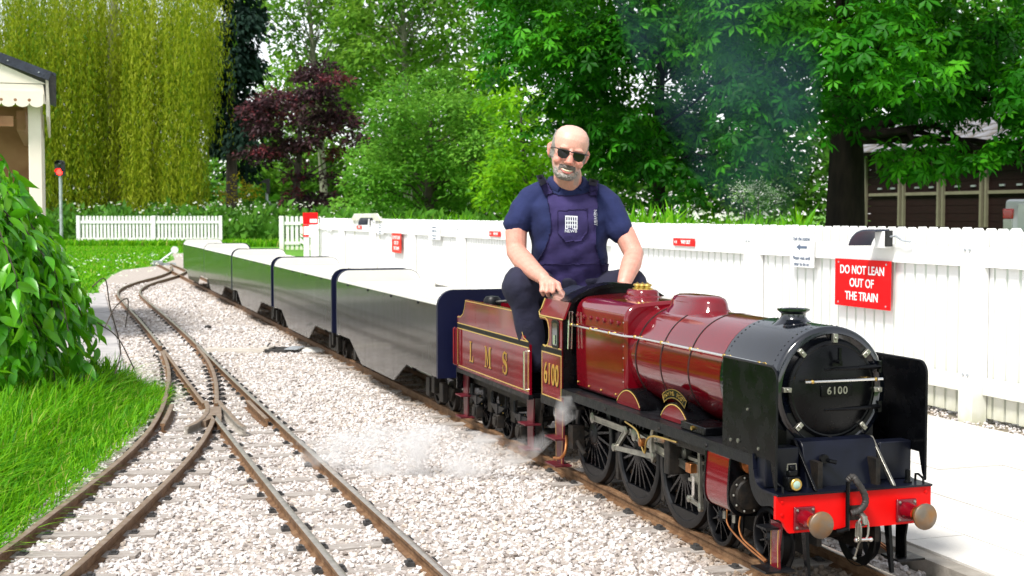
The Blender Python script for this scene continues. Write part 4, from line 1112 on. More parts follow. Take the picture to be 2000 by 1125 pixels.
# ================================================================ TENDER
te = thing('coal_tender', 'crimson tender with gold letters coupled behind the locomotive', 'tender', ORG, ROTZ)
for sd in (1, -1):
    prof = [(-2.005, 0.272), (-0.932, 0.272), (-0.932, 0.480), (-0.955, 0.482), (-1.005, 0.496), (-1.045, 0.535), (-1.065, 0.580), (-1.085, 0.613), (-1.86, 0.613), (-1.872, 0.575), (-1.90, 0.545), (-1.945, 0.530), (-2.005, 0.527)]
    ts = LB().prism(prof, 'y', 0.228 * sd, 0.239 * sd).build('tank_side', M['maroon_flat'], te, angle=0)
    e = 0.2393 * sd
    b = LB()
    strip(b, [(-1.995, 0.286), (-0.945, 0.286), (-0.945, 0.467), (-1.995, 0.467), (-1.995, 0.286)], e, 0.0042)
    strip(b, [(-0.945, 0.492), (-1.995, 0.492)], e, 0.0042)
    strip(b, [(-0.945, 0.492), (-1.003, 0.504), (-1.038, 0.540), (-1.057, 0.583), (-1.080, 0.607), (-1.862, 0.607), (-1.878, 0.572), (-1.905, 0.540), (-1.95, 0.523), (-1.995, 0.521)], e, 0.0036)
    b.build('lining', M['lining'], ts)
    LB().box((-2.004, 0.2391 * sd, 0.470), (-0.933, 0.2397 * sd, 0.489)).build('black_band', M['black_satin'], ts)
    LB().box((-2.006, 0.222 * sd, 0.252), (-0.932, 0.243 * sd, 0.272)).build('sole_bar', M['foot'], ts)
    if sd > 0:
        for ch, x in (('L', -1.765), ('M', -1.505), ('S', -1.255)):
            for mm, du, dw, ev, nm_ in ((M['black_satin'], .006, -.004, 0.2395, 'lettering_shade'), (M['gold'], 0, 0, 0.2401, 'lettering')):
                b = LB(); X, Z = x + du, 0.372 + dw
                def bxx(x0, z0, x1, z1): b.box((X + x0, ev, Z + z0), (X + x1, ev + 0.0006, Z + z1))
                def pol(p): b.prism([(X + q[0], Z + q[1]) for q in p], 'y', ev, ev + 0.0006)
                if ch == 'L':
                    bxx(-.020, -.042, -.004, .042); bxx(-.030, .042, .006, .048); bxx(-.030, -.048, .032, -.042); pol([(.018, -.042), (.032, -.042), (.032, -.018), (.028, -.018)])
                elif ch == 'M':
                    bxx(-.036, -.042, -.028, .042); bxx(.024, -.042, .040, .042); bxx(-.046, -.048, -.018, -.042); bxx(.014, -.048, .050, -.042); bxx(-.046, .042, -.022, .048); bxx(.022, .042, .050, .048)
                    pol([(-.036, .042), (-.020, .042), (.004, -.030), (-.002, -.042)]); pol([(.024, .042), (.018, .042), (-.002, -.042), (.004, -.030)])
                else:
                    pp = [Vector((.024 * math.cos(R(t_)), .024 + .021 * math.sin(R(t_)))) for t_ in range(20, 271, 25)] + [Vector((.026 * math.cos(R(t_)), -.023 + .023 * math.sin(R(t_)))) for t_ in range(80, -161, -24)]
                    for i_ in range(len(pp) - 1):
                        f_ = i_ / (len(pp) - 2); hw_ = .0035 + .007 * math.sin(math.pi * f_) ** 2
                        d2 = (pp[i_ + 1] - pp[i_]).normalized(); n2 = Vector((-d2.y, d2.x)) * hw_
                        pol([tuple(pp[i_] - n2 - d2 * .002), tuple(pp[i_ + 1] - n2 + d2 * .002), tuple(pp[i_ + 1] + n2 + d2 * .002), tuple(pp[i_] + n2 - d2 * .002)])
                    bxx(.020, .012, .026, .046); bxx(-.028, -.046, -.022, -.012)
                b.build(nm_, mm, ts, angle=0)
    LB().tube([(-0.955, 0.240 * sd, 0.452), (-0.955, 0.254 * sd, 0.452), (-0.955, 0.254 * sd, 0.292), (-0.955, 0.240 * sd, 0.292)], 0.0042, 8).build('handrail', M['bright'], ts)
    for u_ in (-2.02, -1.975):
        LB().tube([(u_, 0.245 * sd, 0.466), (u_, 0.252 * sd, 0.462), (u_, 0.252 * sd, 0.292), (u_, 0.245 * sd, 0.286)], 0.005, 8).build('handrail', M['maroon_flat'], ts)
    b = LB()
    for u_ in (-1.70, -1.50):
        for k in range(5): b.ball((u_, 0.2395 * sd, 0.515 + 0.018 * k), (0.0022, 0.002, 0.0022), 6)
    b.build('rivet_row', M['maroon_flat'], ts, kind='stuff')
    # frame plate with D-shaped openings
    fr = LB()
    fr.box((-1.99, 0.172 * sd, 0.205), (-0.94, 0.182 * sd, 0.254))
    for u0, u1 in ((-1.99, -1.93), (-1.70, -1.62), (-1.36, -1.28), (-1.02, -0.95)):
        fr.prism([(u0, 0.205), (u1, 0.205), (u1 - .012, 0.10), (u0 + .012, 0.10)], 'y', 0.172 * sd, 0.182 * sd)
    fr.build('frame_plate', M['grime'], te)
    for ui, u_ in enumerate((-1.80, -1.475, -1.15)):
        ab = LB().box((u_ - 0.030, 0.178 * sd, 0.055), (u_ + 0.030, 0.215 * sd, 0.115)).box((u_ - 0.022, 0.215 * sd, 0.065), (u_ + 0.022, 0.222 * sd, 0.105)).build('axle_box', M['grime'], te, bevel=0.004)
        spb = LB()
        for k in range(5): spb.box((u_ - 0.105 + 0.017 * k, 0.186 * sd, 0.150 - 0.007 * k), (u_ + 0.105 - 0.017 * k, 0.206 * sd, 0.156 - 0.007 * k))
        spb.box((u_ - 0.014, 0.183 * sd, 0.112), (u_ + 0.014, 0.209 * sd, 0.162))
        for s2 in (-1, 1): spb.tube([(u_ + s2 * 0.098, 0.196 * sd, 0.15), (u_ + s2 * 0.104, 0.196 * sd, 0.205)], 0.006, 8)
        spb.build('leaf_spring', M['black_satin'], te)
        wheel(te, u_, sd, 0.082, 9, None, False, 'tender_wheel')
        LB().tube(arc_pts := [(u_ + 0.048 * math.cos(R(a)), 0.190 * sd, 0.105 + 0.055 * math.sin(R(a))) for a in range(20, 200, 15)], 0.0028, 6).build('oil_pipe', M['brass'], te)
    for u_, tall in ((-1.955, 1), (-1.00, 1)):
        stp = LB().prism([(u_ - 0.035, 0.035), (u_ + 0.03, 0.035), (u_ + 0.035, 0.15), (u_ + 0.045, 0.252), (u_ - 0.045, 0.252), (u_ - 0.04, 0.15)], 'y', 0.205 * sd, 0.211 * sd).build('tender_step', M['maroon_dark'], te)
        for w_ in (0.035, 0.14): LB().box((u_ - 0.05, 0.18 * sd, w_), (u_ + 0.05, 0.25 * sd, w_ + 0.006)).build('step_tread', M['maroon_dark'], stp)
LB().box((-2.003, -0.228, 0.256), (-1.12, 0.228, 0.47)).box((-1.119, -0.228, 0.256), (-0.934, 0.228, 0.275)).build('tank', M['black'], te)
LB().box((-1.86, -0.228, 0.47), (-1.20, 0.228, 0.56)).build('tank_top', M['black_satin'], te)
LB().box((-0.937, -0.229, 0.272), (-0.931, -0.1, 0.478)).build('front_plate', M['black'], te)
LB().box((-1.872, -0.229, 0.47), (-1.862, 0.229, 0.60)).build('rear_plate', M['maroon_flat'], te)
LB().box((-2.02, -0.24, 0.17), (-2.008, 0.24, 0.262)).build('rear_beam', M['black'], te)
for v_ in (0.07, 0.16):
    LB().tube([(-1.80, v_ - 0.01, 0.60), (-1.35, v_ - 0.05, 0.640)], 0.006, 8).build('fire_iron', M['steel'], te)
LB().lathe([(0.0, 0.56), (0.038, 0.56), (0.042, 0.60), (0.04, 0.622), (0.03, 0.634), (0.0, 0.638)], (-1.72, 0.15, 0), 'z', 18).build('filler_lid', M['black_satin'], te)
LB().box((-1.56, -0.19, 0.56), (-1.14, 0.19, 0.585)).build('seat_cushion', M['navy'], te, bevel=0.02)
for u_ in (-1.80, -1.475, -1.15):
    LB().tube([(u_, -0.13, 0.082), (u_, 0.13, 0.082)], 0.012, 10).build('axle', M['grime'], te)
LB().tube([(-0.94, 0, 0.17), (-0.78, 0, 0.17)], 0.015, 8).build('drawbar', M['grime'], te)

# ================================================================ COACHES
labels = ['dark mirror-glossy open coach coupled directly behind the crimson tender',
          'second open coach from the tender, dark glossy side with green reflection',
          'middle coach of the five dark open coaches',
          'fourth open coach from the tender, second from the tail end',
          'rearmost open coach at the tail end of the train']
def coach(u0, u1, label, yawoff=0.0, voff=0.0):
    L = abs(u1 - u0)
    c = thing('open_coach', label, 'coach', loc(u1, voff), ROTZ + yawoff, 'open coaches of the miniature train')
    for sd in (1, -1):
        prof = [(0.0, 0.565), (L, 0.565), (L, 0.205), (L - 0.02, 0.203), (L - 0.62, 0.203), (L - 0.93, 0.083), (0.78, 0.083), (0.42, 0.210), (0.0, 0.210)]
        LB().prism(prof, 'y', 0.283 * sd, 0.292 * sd).build('side_panel', M['coach'], c, angle=0)
        LB().box((0.02, 0.262 * sd, 0.560), (L - 0.02, 0.282 * sd, 0.577)).build('top_rail', M['cream'], c, bevel=0.004)
        for k in range(4): LB().lathe([(0.008, 0.292 * sd), (0.008, 0.297 * sd), (0, 0.298 * sd)], (L * (k + .6) / 4.2, 0, 0.558), 'y', 8).build('panel_stud', M['black_satin'], c)
        for bu in (0.33, L - 0.33):
            bf = LB().prism([(bu - 0.26, 0.13), (bu + 0.26, 0.13), (bu + 0.20, 0.06), (bu - 0.20, 0.06)], 'y', 0.17 * sd, 0.185 * sd)
            bf.box((bu - 0.17, 0.185 * sd, 0.05), (bu - 0.10, 0.215 * sd, 0.15)).box((bu + 0.10, 0.185 * sd, 0.05), (bu + 0.17, 0.215 * sd, 0.15)).box((bu - 0.03, 0.185 * sd, 0.08), (bu + 0.03, 0.222 * sd, 0.19))
            bo = bf.build('bogie_frame', M['grime'], c, bevel=0.004)
            for wu in (-0.135, 0.135):
                w_ = MB().lathe([(0.0, -0.014), (0.03, -0.016), (0.034, -0.008), (0.058, -0.006), (0.062, -0.016), (0.078, -0.016), (0.080, 0.008), (0.09, 0.012), (0.088, 0.018), (0.0, 0.018)], (0, 0, 0), 'y', 24).build('wheel', M['grime'], bo)
                w_.location = (bu + wu, -0.142 * sd, 0.08); w_.rotation_euler = (0, 0, 0 if sd > 0 else math.pi)
    for k, eu in enumerate((0.0, L)):
        a, w1 = 0.292, 0.642
        out = [(a, 0.20), (a, w1 - 0.085)] + arc(a - 0.085, w1 - 0.085, 0.085, 0, 90, 8) + [(-q, z) for q, z in reversed(arc(a - 0.085, w1 - 0.085, 0.085, 0, 90, 8))] + [(-a, w1 - 0.085), (-a, 0.20)]
        s_ = 1 if k else -1
        ends = LB().prism(out, 'x', eu, eu + s_ * 0.028).build('end_board', M['navy'], c, angle=25)
        inn = [(q * .985, 0.2 + (z - 0.2) * .992) for q, z in out]
        LB().prism(inn, 'x', eu - s_ * 0.0005, eu - s_ * 0.012).build('end_lining', M['cream'], ends, angle=25)
    LB().box((0.012, -0.262, 0.22), (L - 0.012, 0.262, 0.235)).build('floor', M['seat'], c)
    n = 3
    for k in range(n):
        sx = 0.13 + (L - 0.26) * (k + 0.5) / n
        LB().box((sx - 0.17, -0.255, 0.40), (sx + 0.17, 0.255, 0.425)).box((sx - 0.03, -0.255, 0.235), (sx + 0.03, 0.255, 0.40)).build('seat', M['cream'], c, bevel=0.006)
        LB().prism([(sx - 0.02, 0.425), (sx + 0.02, 0.425), (sx + 0.012, 0.585), (sx - 0.012, 0.585)], 'y', -0.258, 0.258).build('backrest', M['cream'], c, bevel=0.006)
    LB().box((0.02, -0.10, 0.14), (L - 0.02, 0.10, 0.22)).build('underframe', M['grime'], c)
    LB().box((L + 0.028, -0.03, 0.15), (L + 0.10, 0.03, 0.20)).build('coupler', M['grime'], c)
    return c
CO = [(-2.20, -4.76), (-4.97, -7.60), (-7.79, -10.60), (-10.78, -13.60), (-13.66, -16.65)]
for i, (a, c_) in enumerate(CO):
    coach(a, c_, labels[i], yawoff=(0, 0, 0, 0.003, 0.006)[i])
# ================================================================ DRIVER
def px_of(P):
    q = Vector(P) - Vector((0, 0, CH)); Z = q.dot(_f)
    return 1000 + FPX * q.x / Z, 562.5 - FPX * q.dot(_u) / Z
def remesh(b, name, m, voxel, smooth=6, parent=None):
    """Fuse overlapping closed shapes into one continuous skin."""
    me = b.mesh('tmp', [m], 0)
    o = bpy.data.objects.new('tmp', me); COL.objects.link(o)
    md = o.modifiers.new('r', 'REMESH'); md.mode = 'VOXEL'; md.voxel_size = voxel
    ms = o.modifiers.new('s', 'SMOOTH'); ms.factor = 0.5; ms.iterations = smooth
    dg = bpy.context.evaluated_depsgraph_get()
    out = bpy.data.meshes.new_from_object(o.evaluated_get(dg))
    bpy.data.objects.remove(o)
    out.materials.clear(); out.materials.append(m); out.shade_smooth(); out.name = name
    ob = bpy.data.objects.new(name, out); COL.objects.link(ob)
    if parent: ob.parent = parent
    return ob
def extract(src, pred, off, name, m, parent, jitter=0.0, thick=0.0):
    """Copy the faces of src whose centre passes pred(co, no), lifted off by a little: cloth or hair lying on the body."""
    me = src.data
    bm = bmesh.new(); bm.from_mesh(me); bm.normal_update()
    kill = [f for f in bm.faces if not pred(f.calc_center_median(), f.normal)]
    bmesh.ops.delete(bm, geom=kill, context='FACES')
    bm.normal_update()
    nm = {v: v.normal.copy() for v in bm.verts}
    for v in bm.verts:
        o_ = off + (random.uniform(-jitter, jitter) if jitter else 0)
        if jitter and v.is_boundary: o_ = off * 0.2
        v.co += nm[v] * o_
    # fold the border back onto the body so the edge has thickness
    be = [e for e in bm.edges if e.is_boundary]
    if be and not jitter:
        r_ = bmesh.ops.extrude_edge_only(bm, edges=be)
        for v in [g for g in r_['geom'] if isinstance(g, bmesh.types.BMVert)]:
            v.co -= v.normal * (off * 1.1) if v.normal.length > .1 else Vector((0, 0.004, 0))
    out = bpy.data.meshes.new(name); bm.to_mesh(out); bm.free()
    out.materials.clear(); out.materials.append(m); out.shade_smooth()
    o = bpy.data.objects.new(name, out); COL.objects.link(o)
    if parent: o.parent = parent
    return o
M['skin'] = mat('skin', (0.66, 0.37, 0.30), 0.48, scale=14, col2=(0.54, 0.235, 0.19), bump=0.06, bscale=220, detail=6)
M['skin'].node_tree.nodes['Principled BSDF'].inputs['Subsurface Weight'].default_value = 0.12
M['skin'].node_tree.nodes['Principled BSDF'].inputs['Subsurface Radius'].default_value = (0.012, 0.005, 0.003)
M['shirt'] = mat('navy_polo_cloth', (0.004, 0.009, 0.058), 0.9, scale=10, col2=(0.007, 0.014, 0.078), bump=0.5, bscale=28)
M['overall'] = mat('indigo_overall_cloth', (0.018, 0.011, 0.070), 0.9, scale=12, col2=(0.028, 0.018, 0.095), bump=0.55, bscale=22)
M['trouser'] = mat('dark_overall_cloth', (0.009, 0.009, 0.026), 0.9, scale=12, col2=(0.014, 0.014, 0.038), bump=0.9, bscale=16)
M['beard'] = mat('grey_beard', (0.12, 0.10, 0.09), 0.8, scale=190, col2=(0.50, 0.46, 0.43), bump=0.8, bscale=300, stretch=(1, 1, .5))
M['moust'] = mat('dark_moustache', (0.07, 0.055, 0.05), 0.7, scale=170, col2=(0.24, 0.21, 0.19), bump=0.8, bscale=300)
M['hair'] = mat('short_grey_hair', (0.20, 0.17, 0.15), 0.7, scale=150, col2=(0.34, 0.31, 0.28), bump=0.6, bscale=300)
M['shade'] = mat('sunglass_lens', (0.006, 0.004, 0.005), 0.08, spec=0.4)
M['teeth'] = mat('teeth', (0.68, 0.60, 0.42), 0.3)
M['lip'] = mat('lips', (0.42, 0.13, 0.11), 0.45)
M['buckle'] = mat('buckle_metal', (0.30, 0.32, 0.34), 0.35, metal=0.8)
M['emblem'] = mat('white_print', (0.70, 0.72, 0.76), 0.8)

man = thing('person', 'man in dark sunglasses and navy overalls sitting on the tender', 'person', loc(-1.30, 0.0, 0.585))
MAN_INV = Matrix.Translation(-Vector(man.location))
F3 = Vector((0.10, -1, 0)).normalized(); R3 = Vector((1, 0.10, 0)).normalized()
def ring3(c, a, d_, n=28, e=2.5, tilt=0.0):
    out = []
    for k in range(n):
        t = 2 * math.pi * k / n
        cc, ss = math.cos(t), math.sin(t)
        x = a * math.copysign(abs(cc) ** (2 / e), cc); y = d_ * math.copysign(abs(ss) ** (2 / e), ss)
        out.append(tuple(c + R3 * x + F3 * y + Vector((0, 0, x * tilt))))
    return out
def limb(b, pts, rad, seg=16):
    b.tube([tuple(p) for p in pts], list(rad), seg)
    for p, r_ in zip(pts, rad): b.ball(tuple(p), r_ * 0.985, 12)
torso = [(1110, 606, 6.03, .165, .125), (1110, 575, 6.02, .178, .142), (1111, 540, 6.0, .168, .142), (1112, 500, 5.97, .165, .140), (1111, 462, 5.95, .168, .132), (1110, 430, 5.94, .176, .124),
         (1109, 402, 5.94, .178, .112), (1108, 384, 5.95, .158, .092), (1108, 370, 5.95, .110, .075), (1108, 360, 5.95, .070, .065)]
def torso_mesh(b, g=0.0):
    loft([ring3(at(x, y, Y), a + g, d_ + g) for x, y, Y, a, d_ in torso], b)
# ---- body: head, neck, trunk, arms and hands as one surface
HC = at(1110, 300, 5.86)
HM = Matrix.Translation(HC) @ Matrix.Rotation(R(5), 4, 'Z') @ Matrix.Rotation(R(13), 4, 'Y') @ Matrix.Rotation(R(4), 4, 'X')
HMI = HM.inverted()
body_b = MB()
lv_ = [(-.110, .020, -.080, -.045), (-.104, .034, -.090, -.03), (-.089, .048, -.095, .0), (-.068, .057, -.094, .03), (-.045, .0635, -.092, .06), (-.02, .069, -.089, .085), (0, .072, -.087, .097),
       (.03, .0755, -.092, .102), (.06, .0755, -.088, .102), (.085, .069, -.074, .093), (.104, .055, -.052, .075), (.116, .035, -.025, .050), (.121, .012, .0, .022)]
rings = []
for z, a, y0, y1 in lv_:
    r_ = []
    for k in range(32):
        t = 2 * math.pi * k / 32
        c, s_ = math.cos(t), math.sin(t)
        x = a * math.copysign(abs(c) ** (2 / 2.25), c); y = (y0 + y1) / 2 + (y1 - y0) / 2 * math.copysign(abs(s_) ** (2 / 2.25), s_)
        r_.append(tuple(HM @ Vector((x, y, z))))
    rings.append(r_)
loft(rings, body_b)
def hball(c, r_, seg=14):
    b_ = MB().ball(c, r_, seg)
    b_.v = [HM @ v for v in b_.v]
    body_b.add([tuple(v) for v in b_.v], b_.f)
b_ = MB().tube([(0, -.082, .022), (0, -.095, .0), (0, -.107, -.020), (0, -.113, -.034), (0, -.100, -.045)], [.008, .011, .0145, .0165, .010], 12)
body_b.add([tuple(HM @ v) for v in b_.v], b_.f)
for s_ in (-1, 1):
    hball((s_ * .014, -.097, -.038), (.0095, .012, .008))          # nostril wing
    hball((s_ * .043, -.066, -.036), (.023, .022, .020))          # cheek
    hball((s_ * .030, -.082, .020), (.024, .013, .009))           # brow
    # ear: a cupped disc standing off the head
    b_ = MB().tube([(s_ * .070, .018, -.032), (s_ * .080, .012, -.020), (s_ * .085, .016, .002), (s_ * .087, .022, .018), (s_ * .080, .020, .027), (s_ * .073, .010, .022)], [.006, .007, .008, .0085, .008, .006], 10)
    body_b.add([tuple(HM @ v) for v in b_.v], b_.f)
    hball((s_ * .077, .018, -.002), (.009, .008, .026))
hball((0, -.090, -.093), (.022, .012, .013))                       # chin
hball((0, -.092, -.058), (.024, .009, .010)); hball((0, -.094, -.079), (.020, .009, .007))
limb(body_b, [at(1108, 384, 5.95), at(1108, 362, 5.93), at(1109, 338, 5.90)], [.070, .062, .060])
torso_mesh(body_b, -0.008)
ARM_L = [at(1040, 388, 5.93), at(1018, 420, 5.91), at(1008, 455, 5.89), at(1009, 492, 5.86), at(1024, 512, 5.76), at(1045, 531, 5.66), at(1061, 543, 5.60)]
limb(body_b, ARM_L, [.046, .046, .048, .044, .046, .036, .029])
ARM_R = [at(1182, 394, 5.94), at(1204, 428, 5.92), at(1222, 462, 5.90), at(1238, 496, 5.86), at(1233, 515, 5.80), at(1224, 538, 5.74), at(1219, 553, 5.71)]
limb(body_b, ARM_R, [.046, .046, .046, .043, .044, .036, .030])
# hand resting on the cab roof: palm, four fingers bent down, thumb from the side
kn = [at(1060, 558, 5.56), at(1070, 557, 5.545), at(1081, 556, 5.54), at(1090, 556, 5.545)]
wr = at(1061, 543, 5.60)
for k_, q in enumerate(kn):
    limb(body_b, [wr + (q - wr) * .15, wr + (q - wr) * .6, q], [.021, .0165, .0135], 10)
tips = [[(1058, 568, 5.545), (1061, 575, 5.56)], [(1068, 570, 5.53), (1071, 577, 5.545)], [(1080, 570, 5.525), (1083, 576, 5.54)], [(1094, 568, 5.53), (1098, 578, 5.525)]]
for q, tp in zip(kn, tips):
    limb(body_b, [q, at(*tp[0]), at(*tp[1])], [.0125, .0105, .009], 10)
limb(body_b, [wr + (kn[3] - wr) * .25, at(1090, 562, 5.58), at(1100, 572, 5.57)], [.015, .0125, .010], 10)
# other hand, resting on the far knee
wr2 = at(1219, 553, 5.71)
kn2 = [at(1204, 566, 5.66), at(1212, 568, 5.65), at(1221, 569, 5.65), at(1229, 567, 5.66)]
for q in kn2:
    limb(body_b, [wr2 + (q - wr2) * .15, wr2 + (q - wr2) * .6, q], [.021, .0165, .013], 10)
    q2 = q + Vector((0, -0.012, -0.035)); limb(body_b, [q, q2, q2 + Vector((0, 0.012, -0.025))], [.0125, .0105, .009], 10)
limb(body_b, [wr2, at(1202, 560, 5.70), at(1197, 570, 5.68)], [.015, .0125, .010], 10)
body = remesh(body_b, 'body', M['skin'], 0.0034, 3, man)
def skin_tones(o):
    """Skin colour as it is on the man himself: ruddy nose, cheeks and ears, paler crown, grey stubble on the jaw, blotchy forearms."""
    me = o.data; n = len(me.vertices)
    co = np.empty(n * 3, np.float32); me.vertices.foreach_get('co', co); co = co.reshape(-1, 3).astype(float)
    inv = np.array(HMI); p = co @ inv[:3, :3].T + inv[:3, 3]
    rgn = np.random.default_rng(5)
    nz = (np.sin(co[:, 0] * 95 + 3 * np.sin(co[:, 2] * 60)) * np.sin(co[:, 2] * 88 + 2 * np.sin(co[:, 0] * 71)) + np.sin(co[:, 1] * 140 + co[:, 2] * 120)) * .5
    base = np.array([0.60, 0.315, 0.24]); ruddy = np.array([0.60, 0.20, 0.155]); pale = np.array([0.67, 0.41, 0.33]); grey = np.array([0.27, 0.235, 0.22])
    head = (np.abs(p[:, 0]) < .1) & (p[:, 1] > -.13) & (p[:, 1] < .12) & (p[:, 2] > -.125) & (p[:, 2] < .14)
    def blob(c, r): return np.exp(-(((p - np.array(c)) / np.array(r)) ** 2).sum(1))
    red = 0.10 + 0.12 * nz + head * (0.75 * blob((0, -.11, -.03), (.022, .03, .026)) + .55 * blob((-.045, -.075, -.03), (.024, .03, .022)) + .55 * blob((.045, -.075, -.03), (.024, .03, .022)) + .6 * (np.abs(p[:, 0]) > .078) + .3 * blob((0, -.08, -.005), (.07, .03, .02)))
    red += (~head) * (.22 + .07 * nz) * (co[:, 2] < 1.0)
    pl = head * np.clip((p[:, 2] - .03) / .06, 0, 1) * .8
    st = head * np.clip((-.045 - p[:, 2]) / .025, 0, 1) * np.clip((p[:, 2] + .116) / .012, 0, 1) * np.clip((.005 - p[:, 1]) / .03, 0, 1) * (.55 + .3 * rgn.random(n))
    st += head * (np.abs(p[:, 0]) > .05) * (np.abs(p[:, 0]) < .072) * np.clip((.0 - p[:, 2]) / .03, 0, 1) * (p[:, 1] > -.035) * (p[:, 1] < .01) * .5
    hs_ = head * (p[:, 2] > -.02) * (p[:, 2] < .10) * np.clip((p[:, 1] + .055 - .5 * np.maximum(0, p[:, 2] - .02)) / .03, 0, 1) * (np.abs(p[:, 0]) < .079) * (np.abs(p[:, 0]) > .03) * .55
    red, pl, st = np.clip(red, 0, 1)[:, None], np.clip(pl, 0, 1)[:, None], np.clip(np.maximum(st, hs_), 0, .85)[:, None]
    c = base * (1 - red) + ruddy * red; c = c * (1 - pl) + pale * pl; c = c * (1 - st) + grey * st
    c *= (1 + .05 * rgn.normal(size=(n, 1)))
    a = me.attributes.new('skin_tone', 'FLOAT_COLOR', 'POINT')
    a.data.foreach_set('color', np.column_stack([np.clip(c, 0, 1), np.ones(n)]).astype(np.float32).ravel())
    nt = M['skin'].node_tree; b = nt.nodes['Principled BSDF']
    an = nt.nodes.new('ShaderNodeAttribute'); an.attribute_name = 'skin_tone'
    nt.links.new(an.outputs['Color'], b.inputs['Base Color'])
skin_tones(body)
# ---- polo shirt
sh = MB(); torso_mesh(sh, 0.0)
limb(sh, [at(1052, 384, 5.94), at(1036, 396, 5.93), at(1020, 418, 5.91), at(1010, 436, 5.895)], [.066, .068, .063, .060])
limb(sh, [at(1170, 388, 5.95), at(1186, 402, 5.94), at(1203, 430, 5.92), at(1213, 453, 5.905)], [.066, .067, .061, .056])
limb(sh, [at(1085, 372, 5.94), at(1052, 384, 5.94)], [.058, .062]); limb(sh, [at(1132, 374, 5.95), at(1170, 388, 5.95)], [.058, .062])
shirt = remesh(sh, 'shirt', M['shirt'], 0.006, 5, man)
# cloth folds: gentle creases running down from the armpits and across the belly
_nn = [v.normal.copy() for v in shirt.data.vertices]
for v, n_ in zip(shirt.data.vertices, _nn):
    x_, y_ = px_of(v.co)
    a_ = 0.0035 * math.sin((x_ * .7 + y_ * 1.3) / 9.0) * max(0, min(1, (y_ - 390) / 60)) + 0.003 * math.sin((x_ - y_ * .6) / 6.0)
    v.co += n_ * a_ * 0.7
# collar
cb_ = MB(); cpts = []
for k in range(15):
    t = R(-58 + k * (360 - 64) / 14 + 90 - 180 + 90)
    c = at(1108, 366, 5.945)
    dirv = R3 * math.cos(t) + F3 * -math.sin(t)
    fr = max(0.0, dirv.dot(F3))
    cpts.append(tuple(c + dirv * (0.073 + 0.012 * fr) + Vector((0, 0, 0.026 - 0.050 * fr))))
cb_.tube(cpts, [.010] + [.017] * 13 + [.010], 8, flat=1.5)
cb_.build('collar', M['shirt'], man, angle=60)
# ---- overalls: legs and seat, bib, straps
lg = MB()
limb(lg, [at(1072, 585, 6.02), at(1045, 562, 5.88), at(1016, 556, 5.73)], [.100, .096, .082], 18)
limb(lg, [at(1016, 556, 5.73), at(1026, 600, 5.74), at(1037, 650, 5.76), at(1046, 705, 5.77)], [.080, .062, .056, .050], 18)
limb(lg, [at(1150, 588, 6.04), at(1195, 570, 5.93), at(1232, 560, 5.83)], [.100, .094, .080], 18)
limb(lg, [at(1232, 560, 5.83), at(1222, 620, 5.82), at(1215, 690, 5.82)], [.078, .066, .058], 18)
loft([ring3(at(x, y, Y), a + .008, d_ + .008) for x, y, Y, a, d_ in torso[:3]], lg)
legs = remesh(lg, 'overall_legs', M['trouser'], 0.007, 5, man)
_nn = [v.normal.copy() for v in legs.data.vertices]
for v, n_ in zip(legs.data.vertices, _nn):
    x_, y_ = px_of(v.co)
    v.co += n_ * (0.0035 * math.sin((x_ * 1.0 + y_ * .3) / 9.0 + 2 * math.sin(y_ / 23.0)) * (0.5 + 0.5 * math.sin(y_ / 19.0 + x_ / 27.0)) + 0.003 * math.sin((x_ * .55 - y_ * .8) / 11.0 + 1.7 * math.sin(x_ / 15.0)))
def inpoly1(x, y, poly):
    r_ = False
    for i in range(len(poly)):
        x0, y0 = poly[i]; x1, y1 = poly[(i + 1) % len(poly)]
        if (y0 > y) != (y1 > y) and x < (x1 - x0) * (y - y0) / (y1 - y0 + 1e-9) + x0: r_ = not r_
    return r_
BIB = [(1066, 372), (1090, 382), (1112, 384), (1140, 380), (1164, 372), (1165, 400), (1162, 440), (1162, 478), (1172, 515), (1180, 560), (1185, 615), (1030, 615), (1034, 560), (1044, 520), (1060, 494), (1073, 467), (1077, 440), (1074, 410)]
front = lambda n: n.dot(F3) > 0.05
bib = extract(shirt, lambda c, n: front(n) and inpoly1(*px_of(c), BIB), 0.007, 'bib', M['overall'], man)
waist = extract(shirt, lambda c, n: px_of(c)[1] > 515, 0.0055, 'overall_waist', M['overall'], man)
POCKET = [(1089, 412), (1146, 408), (1146, 452), (1134, 470), (1104, 470), (1090, 456)]
extract(bib, lambda c, n: front(n) and inpoly1(*px_of(c), POCKET), 0.004, 'pocket', M['overall'], man)
for poly, nm_ in (([(1046, 344), (1060, 340), (1080, 378), (1066, 384)], 'strap'), ([(1150, 348), (1168, 352), (1166, 384), (1150, 384)], 'strap')):
    extract(shirt, lambda c, n, poly=poly: inpoly1(*px_of(c), poly) and (n.z > -.2) and n.dot(F3) > -0.3, 0.010, nm_, M['overall'], man)
shb = BVHTree.FromPolygons([v.co.copy() for v in bib.data.vertices], [p.vertices[:] for p in bib.data.polygons])
shs = BVHTree.FromPolygons([v.co.copy() for v in shirt.data.vertices], [p.vertices[:] for p in shirt.data.polygons])
def on_cloth(x, y, lift, tree=None):
    d_ = ray(x, y).normalized()
    for t in ((tree,) if tree else (shb, shs)):
        h = t.ray_cast(Vector((0, 0, CH)), d_)
        if h[0]: return h[0] - d_ * lift
    return at(x, y, 5.8)
def patch(b, corners, lift, tree=None):
    vs = [tuple(on_cloth(x, y, lift, tree)) for x, y in corners]
    o_ = [tuple(Vector(p) + Vector((0, 0.003, 0))) for p in vs]
    n = len(vs)
    b.add(vs + o_, [tuple(range(n)), tuple(range(n, 2 * n))[::-1]] + [(i, (i + 1) % n, n + (i + 1) % n, n + i) for i in range(n)])
